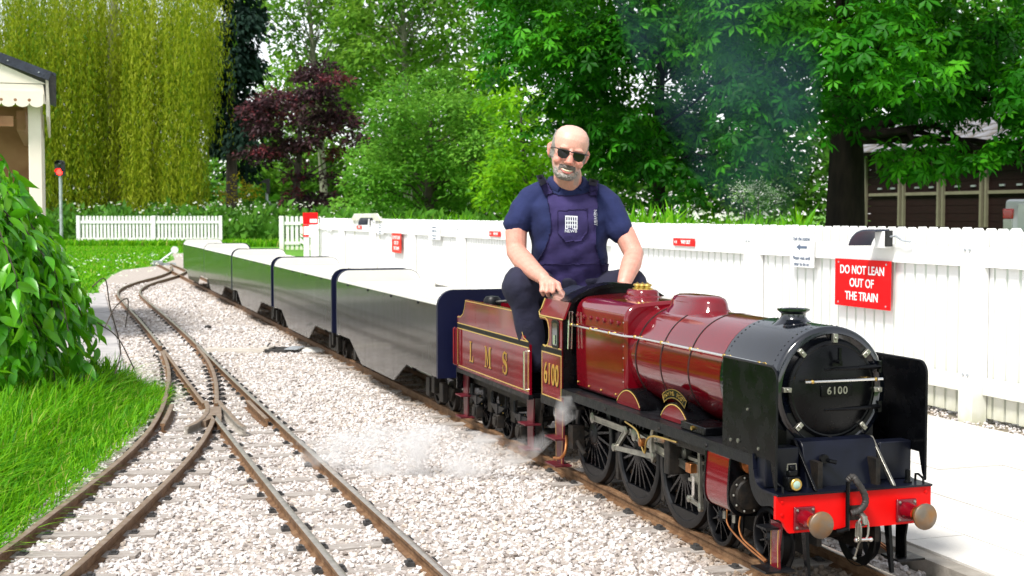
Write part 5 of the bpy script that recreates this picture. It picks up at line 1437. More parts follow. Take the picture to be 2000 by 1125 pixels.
# strap buckles
for poly in ([(1047, 343), (1060, 340), (1068, 357), (1056, 363)], [(1152, 348), (1168, 352), (1165, 364), (1150, 361)]):
    b = MB(); patch(b, poly, 0.017, shs)
    bk = b.build('strap_buckle', M['buckle'], man, angle=0)
    c = [sum(p[0] for p in poly) / 4, sum(p[1] for p in poly) / 4]
    b = MB(); patch(b, [(c[0] + (p[0] - c[0]) * .5, c[1] + (p[1] - c[1]) * .45) for p in poly], 0.0205, shs); b.build('buckle_slot', M['blackplastic'], bk, angle=0)
# printed emblem: a house front with three rows of windows, letters below
b = MB(); x0, x1, y0, y1 = 1104, 1128, 421, 447
patch(b, [(x0, y0), (x1, y0 + 1), (x1, y0 + 3.5), (x0, y0 + 3)], 0.0056)
for r_ in range(3):
    yy = y0 + 4.5 + r_ * 7.5
    patch(b, [(x0, yy + 5), (x1, yy + 5.5), (x1, yy + 7.3), (x0, yy + 7)], 0.0056)
    for k in range(6):
        xx = x0 + k * (x1 - x0 - 2) / 5
        patch(b, [(xx, yy - 1.2), (xx + 1.8, yy - 1.2), (xx + 1.8, yy + 5), (xx, yy + 5)], 0.0056)
b.build('emblem', M['emblem'], man, angle=0)
def cloth_text(txt, cx, cy, h, sx=1.0, rot=0.0):
    me = text_mesh(txt, h, M['emblem'], 0.0, xs=sx)
    for v in me.vertices:
        x_, y_ = v.co.x, v.co.y
        xr, yr = x_ * math.cos(rot) - y_ * math.sin(rot), x_ * math.sin(rot) + y_ * math.cos(rot)
        v.co = on_cloth(cx + xr, cy - yr, 0.0065)
    o = bpy.data.objects.new('lettering', me); COL.objects.link(o); o.parent = man
cloth_text('NEWB', 1115, 451.5, 8.5)
cloth_text('NEWBY', 1163, 425, 9, 1.0, R(-88))
# ---- hair, beard, moustache from the head's own surface
hl = lambda c: HMI @ c
def is_head(p): return abs(p.x) < .1 and -.13 < p.y < .12 and -.14 < p.z < .14
def hair_p(c, n):
    p = hl(c)
    return is_head(p) and -.03 < p.z < .088 and ((p.y > -.042 + max(0, p.z - .02) * .7 and abs(p.x) > .045 + 0 * p.z and abs(p.x) < .0785) or p.y > .04)
def beard_p(c, n):
    p = hl(c)
    if not is_head(p) or p.z > -.02 or p.z < -.135: return False
    if abs(p.x) > .068 or p.y > .030: return False
    if abs(p.x) > .050: return False
    if p.z < -.087: return p.y < -.02
    return abs(p.x) > .036 and p.z < -.074 + (abs(p.x) - .036) * .8
def moust_p(c, n):
    p = hl(c)
    return is_head(p) and p.y < -.072 and -.0635 - abs(p.x) * .35 < p.z < -.046 - abs(p.x) * .12 and abs(p.x) < .036
extract(body, hair_p, 0.0025, 'hair', M['hair'], man, jitter=0.001)
extract(body, beard_p, 0.0026, 'beard', M['beard'], man, jitter=0.0016)
extract(body, moust_p, 0.0036, 'moustache', M['moust'], man, jitter=0.0018)
def head_part(b_, name, m, angle=40):
    b_.v = [HM @ v for v in b_.v]
    return b_.build(name, m, man, angle=angle)
head_part(MB().tube([(-.025, -.091, -.066), (-.012, -.1005, -.0705), (0, -.103, -.072), (.012, -.1005, -.0705), (.025, -.091, -.066)], [.0015, .0036, .0042, .0036, .0015], 8, flat=0.9), 'teeth', M['teeth'])
head_part(MB().tube([(-.029, -.088, -.066), (-.014, -.100, -.0785), (0, -.1035, -.0805), (.014, -.100, -.0785), (.029, -.088, -.066)], [.002, .0042, .0048, .0042, .002], 8), 'lower_lip', M['lip'])
gl = MB()
for s_ in (-1, 1):
    out = [(s_ * .008, .010), (s_ * .058, .012), (s_ * .059, -.004), (s_ * .052, -.020), (s_ * .036, -.026), (s_ * .018, -.022), (s_ * .009, -.008)]
    vs = [(x, -.112 + 0.22 * max(0, abs(x) - .02) ** 1.0 * .9 * 1.0, z) for x, z in out]
    vs2 = [(x, y + .003, z) for x, y, z in vs]
    n = len(vs)
    gl.add(vs + vs2, [tuple(range(n)), tuple(range(n, 2 * n))[::-1]] + [(i, (i + 1) % n, n + (i + 1) % n, n + i) for i in range(n)])
lens = head_part(gl, 'sunglasses', M['shade'], 0)
fr = MB().tube([(-.062, -.1035, .011), (-.040, -.1095, .0115), (-.009, -.1125, .0105), (0, -.114, .008), (.009, -.1125, .0105), (.040, -.1095, .0115), (.062, -.1035, .011)], .0026, 8)
for s_ in (-1, 1):
    fr.tube([(s_ * .062, -.1035, .011), (s_ * .074, -.085, .012), (s_ * .0775, -.04, .012), (s_ * .0775, .012, .008)], .0024, 6)
fo = head_part(fr, 'spectacle_frame', M['blackplastic'])
# everything above was placed in world space: hang it on the person
for o in list(man.children):
    if o.type == 'MESH': o.matrix_parent_inverse = MAN_INV
# ================================================================ VEGETATION
def mesh_np(name, V, Fc, m, tone=None, parent=None, smooth=False, kind=None):
    """Mesh from arrays: V (n,3), Fc (k, sides)."""
    me = bpy.data.meshes.new(name)
    n, k, sd = len(V), len(Fc), Fc.shape[1]
    me.vertices.add(n); me.vertices.foreach_set('co', np.ascontiguousarray(V, np.float32).ravel())
    me.loops.add(k * sd); me.loops.foreach_set('vertex_index', np.ascontiguousarray(Fc, np.int32).ravel())
    me.polygons.add(k); me.polygons.foreach_set('loop_start', np.arange(0, k * sd, sd, dtype=np.int32))
    if tone is not None:
        a = me.attributes.new('tone', 'FLOAT', 'POINT'); a.data.foreach_set('value', np.ascontiguousarray(tone, np.float32))
    me.materials.append(m)
    me.update(calc_edges=True)
    if smooth: me.shade_smooth()
    o = bpy.data.objects.new(name, me); COL.objects.link(o)
    if parent: o.parent = parent
    if kind: o['kind'] = kind
    return o
def unit(a): return a / np.maximum(np.linalg.norm(a, axis=1, keepdims=True), 1e-9)
# leaf templates: x across, y along the midrib, z out of the blade
T_QUAD = (np.array([(-.5, 0, 0), (.5, 0, 0), (.42, 1, -.1), (-.42, 1, -.1)]) * np.array([.55, 1, 1]), np.array([(0, 1, 2, 3)]))
T_LEAF = (np.array([(0, 0, 0), (-.24, .45, .07), (0, .5, -.02), (.24, .45, .07), (0, 1.0, -.12)]), np.array([(0, 2, 1), (0, 3, 2), (1, 2, 4), (2, 3, 4)]))
def palmate(n=5, w=.15, droop=.25):
    V = []; Fc = []
    for k in range(n):
        th = R(-105 + 210 * k / (n - 1)); L = 1.0 - .22 * abs(k - (n - 1) / 2) / ((n - 1) / 2)
        c, s = math.cos(th), math.sin(th)
        o = len(V)
        for (x, y, z) in ((0, .05, 0), (-w, .62 * L, .03 - droop * .4), (0, .55 * L, -.03 - droop * .3), (w, .62 * L, .03 - droop * .4), (0, L, -droop)):
            V.append((x * c + y * s, y * c - x * s, z))
        Fc += [(o, o + 2, o + 1), (o, o + 3, o + 2), (o + 1, o + 2, o + 4), (o + 2, o + 3, o + 4)]
    return np.array(V), np.array(Fc)
T_PALM = palmate(5, .17, .30)
def leaves(name, P, D, N, S, tone, tmpl, m, parent=None, kind='stuff'):
    Tv, Tf = tmpl
    D = unit(D); X = unit(np.cross(D, N)); N = unit(np.cross(X, D))
    V = P[:, None, :] + S[:, None, None] * (Tv[None, :, 0:1] * X[:, None, :] + Tv[None, :, 1:2] * D[:, None, :] + Tv[None, :, 2:3] * N[:, None, :])
    k = len(Tv)
    Fc = (Tf[None] + (np.arange(len(P)) * k)[:, None, None]).reshape(-1, Tf.shape[1])
    return mesh_np(name, V.reshape(-1, 3), Fc, m, np.repeat(tone, k), parent, False, kind)
def clump_leaves(cl, per, size, droop=0.4, flat=1.0, shell=0.5):
    """Leaf positions filling a list of clumps (centre, radius): denser to the outside, blades facing up and out."""
    P, D, N, T = [], [], [], []
    for c, r in cl:
        n = max(4, int(per * (r ** 2)))
        d = unit(RNG.normal(size=(n, 3)))
        d[:, 2] = np.where(d[:, 2] < -.35, -d[:, 2], d[:, 2])
        rad = r * (shell + (1 - shell) * RNG.random(n) ** .6) * (1 + .22 * RNG.normal(size=n).clip(-1, 1))
        p = np.array(c) + d * rad[:, None] * np.array([1, 1, flat])
        out = d * np.array([1, 1, .3])
        P.append(p)
        D.append(unit(out) + np.array([0, 0, -droop]) + RNG.normal(size=(n, 3)) * .45)
        N.append(d * .55 + np.array([0, 0, .75]) + RNG.normal(size=(n, 3)) * .38)
        T.append(np.clip(.5 + .22 * RNG.normal() + .18 * RNG.normal(size=n), 0, 1))
    P, D, N, T = (np.concatenate(a) for a in (P, D, N, T))
    return P, D, N, size * RNG.uniform(.7, 1.25, len(P)), T
def limbs_mesh(name, base, top, r0, targets, m, parent, seg=7, lean=0.3, thin=0.012, wig=0.25, lo_=.15):
    """Tapered trunk from base to top with a limb bending out to each target."""
    b = MB()
    base, top = Vector(base), Vector(top)
    tp = [base + (top - base) * t + Vector((random.uniform(-1, 1), random.uniform(-1, 1), 0)) * wig * .35 * t for t in (0, .12, .35, .6, .82, 1)]
    b.tube([tuple(p) for p in tp], [r0 * 1.25, r0, r0 * .85, r0 * .62, r0 * .4, r0 * .15], 12)
    trunk = b.build('trunk', m, parent)
    b = MB()
    for tg in targets:
        tg = Vector(tg)
        h = max(base.z + lo_ * (top.z - base.z), min(top.z - .1, tg.z - (tg - base).xy.length * lean))
        t = (h - base.z) / (top.z - base.z + 1e-6)
        i = min(4, int(t * 5)); s = base + (top - base) * t
        rs = r0 * (1 - .75 * t) * .42
        mid = s.lerp(tg, .5) + Vector((random.uniform(-1, 1), random.uniform(-1, 1), random.uniform(.0, 1))) * wig
        q = s.lerp(mid, .5) + Vector((0, 0, -wig * .2))
        b.tube([tuple(x) for x in (s, q, mid, mid.lerp(tg, .6), tg)], [rs, rs * .75, rs * .5, max(rs * .28, thin), thin * .5], seg, cap=False)
    if targets: b.build('limbs', m, parent, kind='stuff', angle=60, recalc=False)
    return trunk

LM = {}
LM['chestnut'] = leaf_mat('horse_chestnut_leaf', [(0, (0.005, 0.055, 0.001)), (.5, (0.016, 0.135, 0.003)), (1, (0.065, 0.30, 0.008))], .28)
LM['willow'] = leaf_mat('willow_leaf', [(0, (0.05, 0.15, 0.006)), (.3, (0.13, 0.21, 0.006)), (.6, (0.25, 0.31, 0.008)), (1, (0.42, 0.47, 0.05))], .45, .6)
LM['conifer'] = leaf_mat('dark_conifer_needle', [(0, (0.008, 0.022, 0.016)), (1, (0.022, 0.055, 0.035))], .10, .7)
LM['maple'] = leaf_mat('copper_maple_leaf', [(0, (0.020, 0.011, 0.014)), (.7, (0.060, 0.028, 0.034)), (1, (0.15, 0.03, 0.035))], .22)
LM['lime'] = leaf_mat('spring_lime_leaf', [(0, (0.055, 0.15, 0.015)), (.5, (0.10, 0.25, 0.022)), (1, (0.19, 0.37, 0.04))], .45)
LM['haw'] = leaf_mat('hawthorn_leaf', [(0, (0.04, 0.15, 0.010)), (.5, (0.09, 0.26, 0.022)), (1, (0.18, 0.40, 0.05))], .40)
LM['bright'] = leaf_mat('bright_beech_leaf', [(0, (0.06, 0.20, 0.005)), (.5, (0.12, 0.34, 0.008)), (1, (0.22, 0.48, 0.012))], .45)
LM['wood'] = leaf_mat('woodland_leaf', [(0, (0.03, 0.10, 0.012)), (.5, (0.06, 0.18, 0.016)), (1, (0.11, 0.27, 0.025))], .35)
LM['cherry'] = leaf_mat('cherry_leaf', [(0, (0.02, 0.16, 0.004)), (.5, (0.085, 0.36, 0.008)), (1, (0.22, 0.54, 0.02))], .38, .30, .5)
LM['grass'] = leaf_mat('grass_blade', [(0, (0.03, 0.16, 0.003)), (.45, (0.09, 0.32, 0.005)), (.85, (0.20, 0.46, 0.012)), (1, (0.40, 0.42, 0.10))], .40, .5)
LM['yellow'] = leaf_mat('golden_shrub_leaf', [(0, (0.28, 0.26, 0.01)), (1, (0.50, 0.42, 0.02))], .35)
LM['flower'] = leaf_mat('white_blossom', [(0, (0.55, 0.62, 0.45)), (1, (0.80, 0.82, 0.74))], .3)

def clumps_px(poly, Y0, Y1, r0, r1, n, seed=0):
    """Clump centres scattered through the air volume that fills a photo outline between two distances."""
    rg = np.random.default_rng(seed); out = []
    xs = [p[0] for p in poly]; ys = [p[1] for p in poly]
    while len(out) < n:
        x, y = rg.uniform(min(xs), max(xs)), rg.uniform(min(ys), max(ys))
        if inpoly1(x, y, poly):
            out.append((tuple(at(x, y, rg.uniform(Y0, Y1))), rg.uniform(r0, r1)))
    return out
def tree(nm, label, cl, per, size, tmpl, lm, base, top, r0, bark=None, nl=14, droop=.4, flat=1.0, group=None, shell=.5, cat='tree', lean=.3, wig=.25, thin=.012, lo_=.15):
    t = thing(nm, label, cat, base, 0, group)
    inv = Matrix.Translation(-Vector(base))
    P, D, N, S, T = clump_leaves(cl, per, size, droop, flat, shell)
    leaves('crown', P, D, N, S, T, tmpl, lm, t)
    tg = [c for c, r in cl]; random.shuffle(tg)
    limbs_mesh('trunk', base, top, r0, tg[:nl], bark or M['bark'], t, lean=lean, wig=wig, thin=thin, lo_=lo_)
    for o in t.children: o.matrix_parent_inverse = inv
    return t

# --- the two large chestnuts behind the fence
clA = clumps_px([(1400, -260), (2200, -260), (2200, 250), (1990, 262), (1900, 240), (1800, 222), (1740, 225), (1690, 275), (1620, 268), (1560, 300), (1500, 290), (1450, 200), (1400, 120)], 18.0, 24.5, .42, .80, 110, 3)
clA += clumps_px([(1700, 285), (1770, 290), (1850, 300), (1930, 300), (1985, 270), (1985, 300), (1900, 335), (1820, 345), (1740, 345), (1690, 330)], 19.0, 20.5, .20, .34, 14, 4)
clA += clumps_px([(1850, 150), (2060, 150), (2060, 258), (1960, 250), (1880, 245), (1780, 238), (1730, 252), (1740, 205)], 19.5, 23, .28, .48, 22, 45)
clA += clumps_px([(1985, 180), (2100, 150), (2200, 330), (2020, 330), (1985, 290)], 19.0, 21, .3, .5, 8, 5)
gA = gz(1652, 452, 0); gA = at(1652, 452, 22.0); gA.z = 0
tA = tree('chestnut_tree', 'large dark horse chestnut with thick black trunk in front of brown building', clA, 215, .185, T_PALM, LM['chestnut'], gA, at(1650, -150, 22), .33, M['bark_dark'], nl=22, droop=.75, wig=.3, lo_=.42)
clB = clumps_px([(960, -240), (1460, -240), (1480, 100), (1560, 250), (1500, 330), (1420, 350), (1380, 395), (1290, 385), (1200, 370), (1180, 330), (1090, 260), (1000, 200), (965, 120)], 23.5, 31, .50, .95, 115, 6)
gB = at(1290, 440, 27.0); gB.z = 0
tB = tree('chestnut_tree', 'dark horse chestnut with slim trunk directly behind the driver', clB, 165, .20, T_PALM, LM['chestnut'], gB, at(1285, -150, 27), .13, M['bark_dark'], nl=26, droop=.75, wig=.3, lo_=.3)
# --- hawthorn, bright beech, copper maple, golden shrub
HAW = [(672, 425), (680, 340), (720, 260), (770, 190), (830, 145), (890, 160), (940, 210), (970, 270), (990, 330), (1000, 425)]
cl = clumps_px(HAW, 38, 43, .45, .9, 95, 8)
tree('hawthorn_tree', 'rounded mid green hawthorn between copper maple and driver', cl, 620, .155, T_LEAF, LM['haw'], at(840, 470, 40.5).xy.to_3d(), at(840, 180, 40.5), .16, nl=22, droop=.15, flat=.75)
cl = clumps_px([(940, 425), (945, 300), (970, 215), (1020, 190), (1090, 200), (1120, 300), (1110, 425)], 32.5, 36, .35, .65, 48, 9)
cl += clumps_px([(930, 160), (1000, 130), (1010, 230), (950, 240)], 34, 37, .3, .5, 9, 10)
tree('beech_tree', 'vivid yellow green young beech left of the driver\'s shoulder', cl, 300, .20, T_LEAF, LM['bright'], at(1030, 480, 34.5).xy.to_3d(), at(1020, 220, 34.5), .10, nl=12)
cl = clumps_px([(484, 260), (500, 195), (560, 175), (610, 140), (650, 125), (672, 150), (668, 215), (700, 270), (745, 300), (700, 325), (640, 330), (600, 350), (540, 330), (500, 330)], 50, 55, .35, .75, 60, 11)
cl += clumps_px([(560, 330), (660, 335), (650, 415), (580, 415)], 51.5, 54, .4, .6, 12, 12)
tree('copper_maple', 'dark purple leaved copper maple beside the tall conifer', cl, 560, .20, T_LEAF, LM['maple'], at(575, 455, 53).xy.to_3d(), at(590, 170, 53), .17, nl=24, droop=.3, flat=.55)
cl = clumps_px([(432, 400), (430, 360), (470, 352), (492, 380), (485, 402)], 60, 62, .3, .5, 9, 13)
tree('golden_shrub', 'small golden yellow shrub below the dark conifer', cl, 260, .16, T_LEAF, LM['yellow'], at(460, 445, 61).xy.to_3d(), at(460, 375, 61), .05, nl=6, cat='shrub')
# --- dark conifer column
cl = clumps_px([(415, -120), (492, -120), (490, 200), (500, 330), (470, 345), (430, 330), (410, 200)], 63, 66, .7, 1.1, 54, 14)
tree('conifer_tree', 'tall dark blue green conifer beside the willow', cl, 340, .36, T_LEAF, LM['conifer'], at(452, 448, 64).xy.to_3d(), at(452, -100, 64), .28, nl=10, droop=.9)
# --- tall airy spring trees behind
cl = clumps_px([(500, -150), (720, -150), (720, 60), (690, 200), (640, 240), (560, 190), (520, 140), (505, 60)], 72, 82, .8, 1.5, 44, 15)
tree('ash_tree', 'tall airy pale green tree behind the copper maple with sky gaps', cl, 120, .40, T_LEAF, LM['lime'], at(640, 448, 77).xy.to_3d(), at(590, -150, 77), .22, M['bark_pale'], nl=40, lean=.8, wig=.9, thin=.05)
cl = clumps_px([(690, -150), (980, -150), (985, 20), (960, 130), (900, 150), (850, 140), (760, 230), (690, 230), (670, 60)], 66, 76, .9, 1.5, 66, 16)
tree('ash_tree', 'tall pale green tree with grey branches behind the hawthorn', cl, 160, .38, T_LEAF, LM['lime'], at(800, 448, 71).xy.to_3d(), at(780, -150, 71), .22, M['bark_pale'], nl=46, lean=.7, wig=1.0, thin=.055)
# --- weeping willow: curtains of hanging shoots
def willow():
    base = at(230, 450, 57).xy.to_3d()
    t = thing('weeping_willow', 'huge yellow green weeping willow behind the white lawn fence', 'tree', base)
    inv = Matrix.Translation(-Vector(base))
    P, D, N, S, T = [], [], [], [], []
    rg = np.random.default_rng(21)
    tops = []
    cur = [(rg.uniform(-130, 418), rg.uniform(53.0, 60.5), rg.uniform(-.22, .22), rg.uniform(6, 22), rg.uniform(-90, 18)) for _ in range(260)]
    for k in range(3700):
        cx, cy_, ct, cs, cb = cur[k % 260]
        x = cx + rg.normal() * cs; Y = cy_ + rg.normal() * .25
        if x > 395 + rg.normal() * 8: yb = rg.uniform(20, 290)
        else: yb = (432 + cb * .55 + rg.normal() * 14) if rg.random() < .6 else rg.uniform(100, 420)
        yt = yb - rg.uniform(120, 420)
        if yt > 120: yt = rg.uniform(-60, 120)
        p0, p1 = at(x, yt, Y), at(x + rg.normal() * 5, yb, Y)
        L = (p0 - p1).length
        n = int(L / .10)
        tt = np.linspace(0, 1, n) + rg.uniform(-.3, .3, n) / max(n, 1)
        sway = .25 * np.sin(tt * 5 + rg.uniform(0, 6)) * tt * .5
        pts = np.array(p0)[None] * (1 - tt[:, None]) + np.array(p1)[None] * tt[:, None]
        pts[:, 0] += sway; pts += rg.normal(size=(n, 3)) * .06
        P.append(pts)
        D.append(np.array([0, 0, -1.0]) + rg.normal(size=(n, 3)) * .33)
        N.append(np.array([-.2, -.8, .4]) + rg.normal(size=(n, 3)) * .6)
        S.append(rg.uniform(.09, .20, n)); T.append(np.clip(.5 + ct + rg.normal() * .14 + rg.normal(size=n) * .14, 0, 1))
    tm = (np.array([(-.10, 0, 0), (.10, 0, 0), (.07, 1, 0), (-.07, 1, 0)]), np.array([(0, 1, 2, 3)]))
    leaves('crown', *(np.concatenate(a) for a in (P, D, N, S, T)), tm, LM['willow'], t)
    tg = [tuple(at(x, y, 57)) for x, y in ((40, 20), (120, -40), (250, 30), (340, 60), (300, -60), (180, 60), (400, 20), (-60, 60))]
    limbs_mesh('trunk', base, at(220, -60, 57), .45, tg, M['bark_pale'], t, wig=.6, thin=.03)
    for o in t.children: o.matrix_parent_inverse = inv
willow()
# --- woodland beyond: reads as one mass
cl = []
for (poly, n, sd) in (([(-300, 250), (700, 330), (1000, 60), (2300, 60), (2300, 435), (-300, 435)], 260, 31), ([(-300, 330), (2300, 330), (2300, 440), (-300, 440)], 120, 34), ([(-400, 0), (-60, 0), (-60, 430), (-400, 430)], 30, 32), ([(990, -180), (2300, -180), (2300, 120), (990, 120)], 150, 33)):
    cl += clumps_px(poly, 84, 112, 1.4, 2.6, n, sd)
P, D, N, S, T = clump_leaves(cl, 26, .75, .2)
wd = leaves('woodland', P, D, N, S, T, T_LEAF, LM['wood'])
tag(wd, 'green woodland closing the view behind the garden trees', 'woodland')
cl = clumps_px([(640, 60), (740, 40), (860, 140), (960, 170), (1000, 430), (480, 430), (490, 250), (560, 200)], 84, 96, 1.2, 2.2, 95, 35)
P, D, N, S, T = clump_leaves(cl, 40, .62, .2)
wd = leaves('woodland', P, D, N, S, T, T_LEAF, LM['lime'])
tag(wd, 'pale spring green thicket of trees far behind copper maple and hawthorn', 'woodland')
# --- unseen trees added for the paintwork to mirror and to dim the sky light
for i, (x, y_, h, r_, lb) in enumerate([(-27, 46, 9, 3.6, 'broad green tree left of the willow beyond the picture edge'), (-19, 27, 7, 2.8, 'unseen green tree on the lawn left of the station hut'), (-13, -6, 8, 3.4, 'unseen green tree added behind and left of the camera'),
                                    (-2, -13, 9, 4.0, 'unseen green tree added directly behind the camera'), (10, -9, 9, 4.0, 'unseen green tree added behind and right of the camera'), (15, 5, 8, 3.4, 'unseen green tree added beyond the platform right of the frame')]):
    cl = [((x + r_ * .75 * random.uniform(-1, 1), y_ + r_ * .75 * random.uniform(-1, 1), h * random.uniform(.12, 1.0)), r_ * random.uniform(.32, .5)) for _ in range(26)]
    tree('unseen_tree', lb, cl, 26, .5, T_LEAF, LM['wood'], (x, y_, 0), (x, y_, h), .25, nl=8, group='unseen trees added for reflections and shade')
# --- hedgerow and undergrowth
def undergrowth(nm, label, quad, n, h, size, lm, seed, tone=.5, up=1.0, tmpl=T_LEAF, cat='undergrowth'):
    rg = np.random.default_rng(seed)
    a, b_, c, d = (np.array(q, float) for q in quad)
    s, t = rg.random(n), rg.random(n)
    P = (a[None] * (1 - s[:, None]) + b_[None] * s[:, None]) * (1 - t[:, None]) + (d[None] * (1 - s[:, None]) + c[None] * s[:, None]) * t[:, None]
    lump = .62 + .25 * np.sin(P[:, 0] * 1.9 + seed) * np.cos(P[:, 1] * 1.3) + .13 * np.sin(P[:, 0] * 5.3)
    P = np.column_stack([P, rg.random(n) ** .7 * h * lump])
    D = rg.normal(size=(n, 3)) * .6 + np.array([0, -.2, up]); N = rg.normal(size=(n, 3)) * .5 + np.array([0, -.5, .6])
    o = leaves(nm, P, D, N, size * rg.uniform(.6, 1.3, n), np.clip(tone + rg.normal(size=n) * .2, 0, 1), tmpl, lm)
    return tag(o, label, cat)
undergrowth('hedgerow', 'rough green nettles and hedgerow at the foot of the willow and maple', [(-24, 47.5), (-5, 47.5), (-3, 66), (-30, 66)], 26000, 1.5, .34, LM['wood'], 41, .5)
undergrowth('meadow_bank', 'bright tall meadow grass behind the platform fence under the chestnuts', [(1.2, 12.5), (2.7, 12.5), (6.3, 29), (-4.4, 31)], 24000, .95, .34, LM['grass'], 42, .5, 1.6, (np.array([(-.06, 0, 0), (.06, 0, 0), (.04, .6, .0), (-.04, .6, 0), (0, 1, -.1)]), np.array([(0, 1, 2), (0, 2, 3), (3, 2, 4)])))
undergrowth('hedge_growth', 'low dark green growth behind the middle of the platform fence', [(-3.2, 26), (2.5, 24), (2.5, 34), (-5.5, 36)], 12000, 1.1, .26, LM['haw'], 43, .3)
cl = clumps_px([(1438, 380), (1470, 365), (1515, 368), (1522, 400), (1490, 425), (1440, 410)], 18.6, 19.6, .12, .22, 12, 44)
P, D, N, S, T = clump_leaves(cl, 1600, .035, -.3)
t = thing('elder_bush', 'white flowering bush in the meadow behind the fence', 'bush', at(1478, 470, 19).xy.to_3d())
leaves('blossom', P, D, N, S, T, T_LEAF, LM['flower'], t)
P, D, N, S, T = clump_leaves([((c[0], c[1] + .1, c[2] - .12), r_) for c, r_ in cl], 700, .07, .3)
leaves('foliage', P, D, N, S, T, T_LEAF, LM['haw'], t)
b = MB()
for c, r_ in cl[:6]: b.tube([(t.location.x, t.location.y, -.02), (t.location.x * .5 + c[0] * .5, t.location.y * .5 + c[1] * .5, c[2] * .45), c], [.015, .01, .004], 6)
b.build('stems', M['bark'], t, kind='stuff')
for o in t.children: o.matrix_parent_inverse = Matrix.Translation(-t.location)
# cow parsley heads along the hedgerow and the meadow
rg = np.random.default_rng(51)
P = np.concatenate([np.column_stack([rg.uniform(-16, -5, 700), rg.uniform(47.5, 58, 700), rg.uniform(.7, 1.5, 700)]), np.column_stack([rg.uniform(1.6, 3.6, 220), rg.uniform(17.5, 24, 220), rg.uniform(.6, 1.1, 220)])])
o = leaves('cow_parsley', P, rg.normal(size=(len(P), 3)), np.tile([0, -.4, 1.0], (len(P), 1)), rg.uniform(.03, .075, len(P)), rg.random(len(P)), palmate(5, .3, .05), LM['flower'])
tag(o, 'scattered white cow parsley flowers among hedgerow and meadow', 'flowers')
# --- grass
def blades(nm, label, poly, n, h0, h1, seed, lean=.6, w=.018, zfun=None):
    rg = np.random.default_rng(seed)
    xs = np.array([p[0] for p in poly]); ys = np.array([p[1] for p in poly])
    P = np.column_stack([rg.uniform(xs.min(), xs.max(), n * 3), rg.uniform(ys.min(), ys.max(), n * 3)])
    P = P[in_poly(P[:, 0], P[:, 1], poly)][:n]
    n = len(P)
    h = rg.uniform(h0, h1, n)
    if zfun is not None: h = h * zfun(P)
    a = rg.uniform(0, 2 * math.pi, n)
    wind = np.column_stack([.45 + .3 * np.sin(P[:, 1] * 2.1 + P[:, 0]), -.15 + .3 * np.cos(P[:, 0] * 2.7)])
    ld = np.column_stack([np.cos(a), np.sin(a)]) * .8 + wind * .7
    sd = np.column_stack([np.sin(a), -np.cos(a)])
    L = lean * rg.uniform(.15, 1.35, n)
    V = np.zeros((n, 7, 3))
    for i, (f_, wd_) in enumerate(((0, 1), (.4, .85), (.75, .6))):
        c = np.column_stack([P + ld * (h * L * f_ ** 1.8)[:, None], h * f_ * (1 - .35 * L * f_)])
        for j, s_ in enumerate((-1, 1)):
            V[:, i * 2 + j] = c; V[:, i * 2 + j, :2] += sd * (s_ * w * wd_ * .5)
    V[:, 6] = np.column_stack([P + ld * (h * L)[:, None], h * (1 - .35 * L)])
    F3_ = np.array([(0, 1, 3), (0, 3, 2), (2, 3, 5), (2, 5, 4), (4, 5, 6)])
    Fc = (F3_[None] + (np.arange(n) * 7)[:, None, None]).reshape(-1, 3)
    V[:, :, 2] -= .012
    o = mesh_np(nm, V.reshape(-1, 3), Fc, LM['grass'], np.repeat(np.clip(rg.normal(.48, .26, n), 0, 1), 7), None, False, 'stuff')
    return tag(o, label, 'grass')
LONG = [(-1.70, 4.38), (-1.78, 4.84), (-1.86, 5.86), (-2.02, 7.3), (-2.12, 8.0), (-2.4, 8.55), (-3.6, 8.6), (-3.8, 7.0), (-3.2, 4.3), (-2.4, 3.2), (-1.70, 3.2)]
blades('long_grass', 'long uncut bright grass beside the curving track below the cherry', LONG, 30000, .10, .26, 61, 1.0, .0085, lambda P: np.clip((-1.66 - .115 * (P[:, 1] - 4.4) - P[:, 0]) * 3.2, .25, 1.1))
blades('long_grass', 'fringe of shorter grass spilling over the ballast at bottom left', [(-1.58, 4.0), (-1.66, 4.9), (-1.74, 5.86), (-1.90, 7.3), (-2.0, 8.0), (-2.3, 8.4), (-2.4, 7.5), (-1.95, 5.5), (-1.85, 4.0)], 5200, .05, .13, 62, 1.2, .007)
blades('lawn_grass', 'short mown lawn beyond the path towards the white fence', [(-4.9, 16.0), (-5.45, 17.9), (-6.15, 20.2), (-7.0, 23.6), (-7.5, 26.2), (-7.4, 28.2), (-8.0, 32), (-9.3, 37), (-9, 46), (-18, 46), (-12, 25), (-8, 16)], 46000, .03, .09, 63, .8, .03)
blades('lawn_grass', 'strip of longer grass along the foot of the white lawn fence', [(-15.5, 44.6), (-4, 44.6), (-4, 47), (-15.5, 47)], 9000, .12, .32, 64, .6, .05)
# daisies in the lawn
P = np.column_stack([rg.uniform(-10, -6.2, 260), rg.uniform(22, 36, 260), np.full(260, .06)])
o = leaves('daisies', P, rg.normal(size=(260, 3)) * np.array([1, 1, 0.01]), np.tile([0, -.5, 1.0], (260, 1)), np.full(260, .03), rg.random(260), palmate(5, .3, 0), LM['flower'])
tag(o, 'tiny white daisies dotted over the lawn', 'flowers')

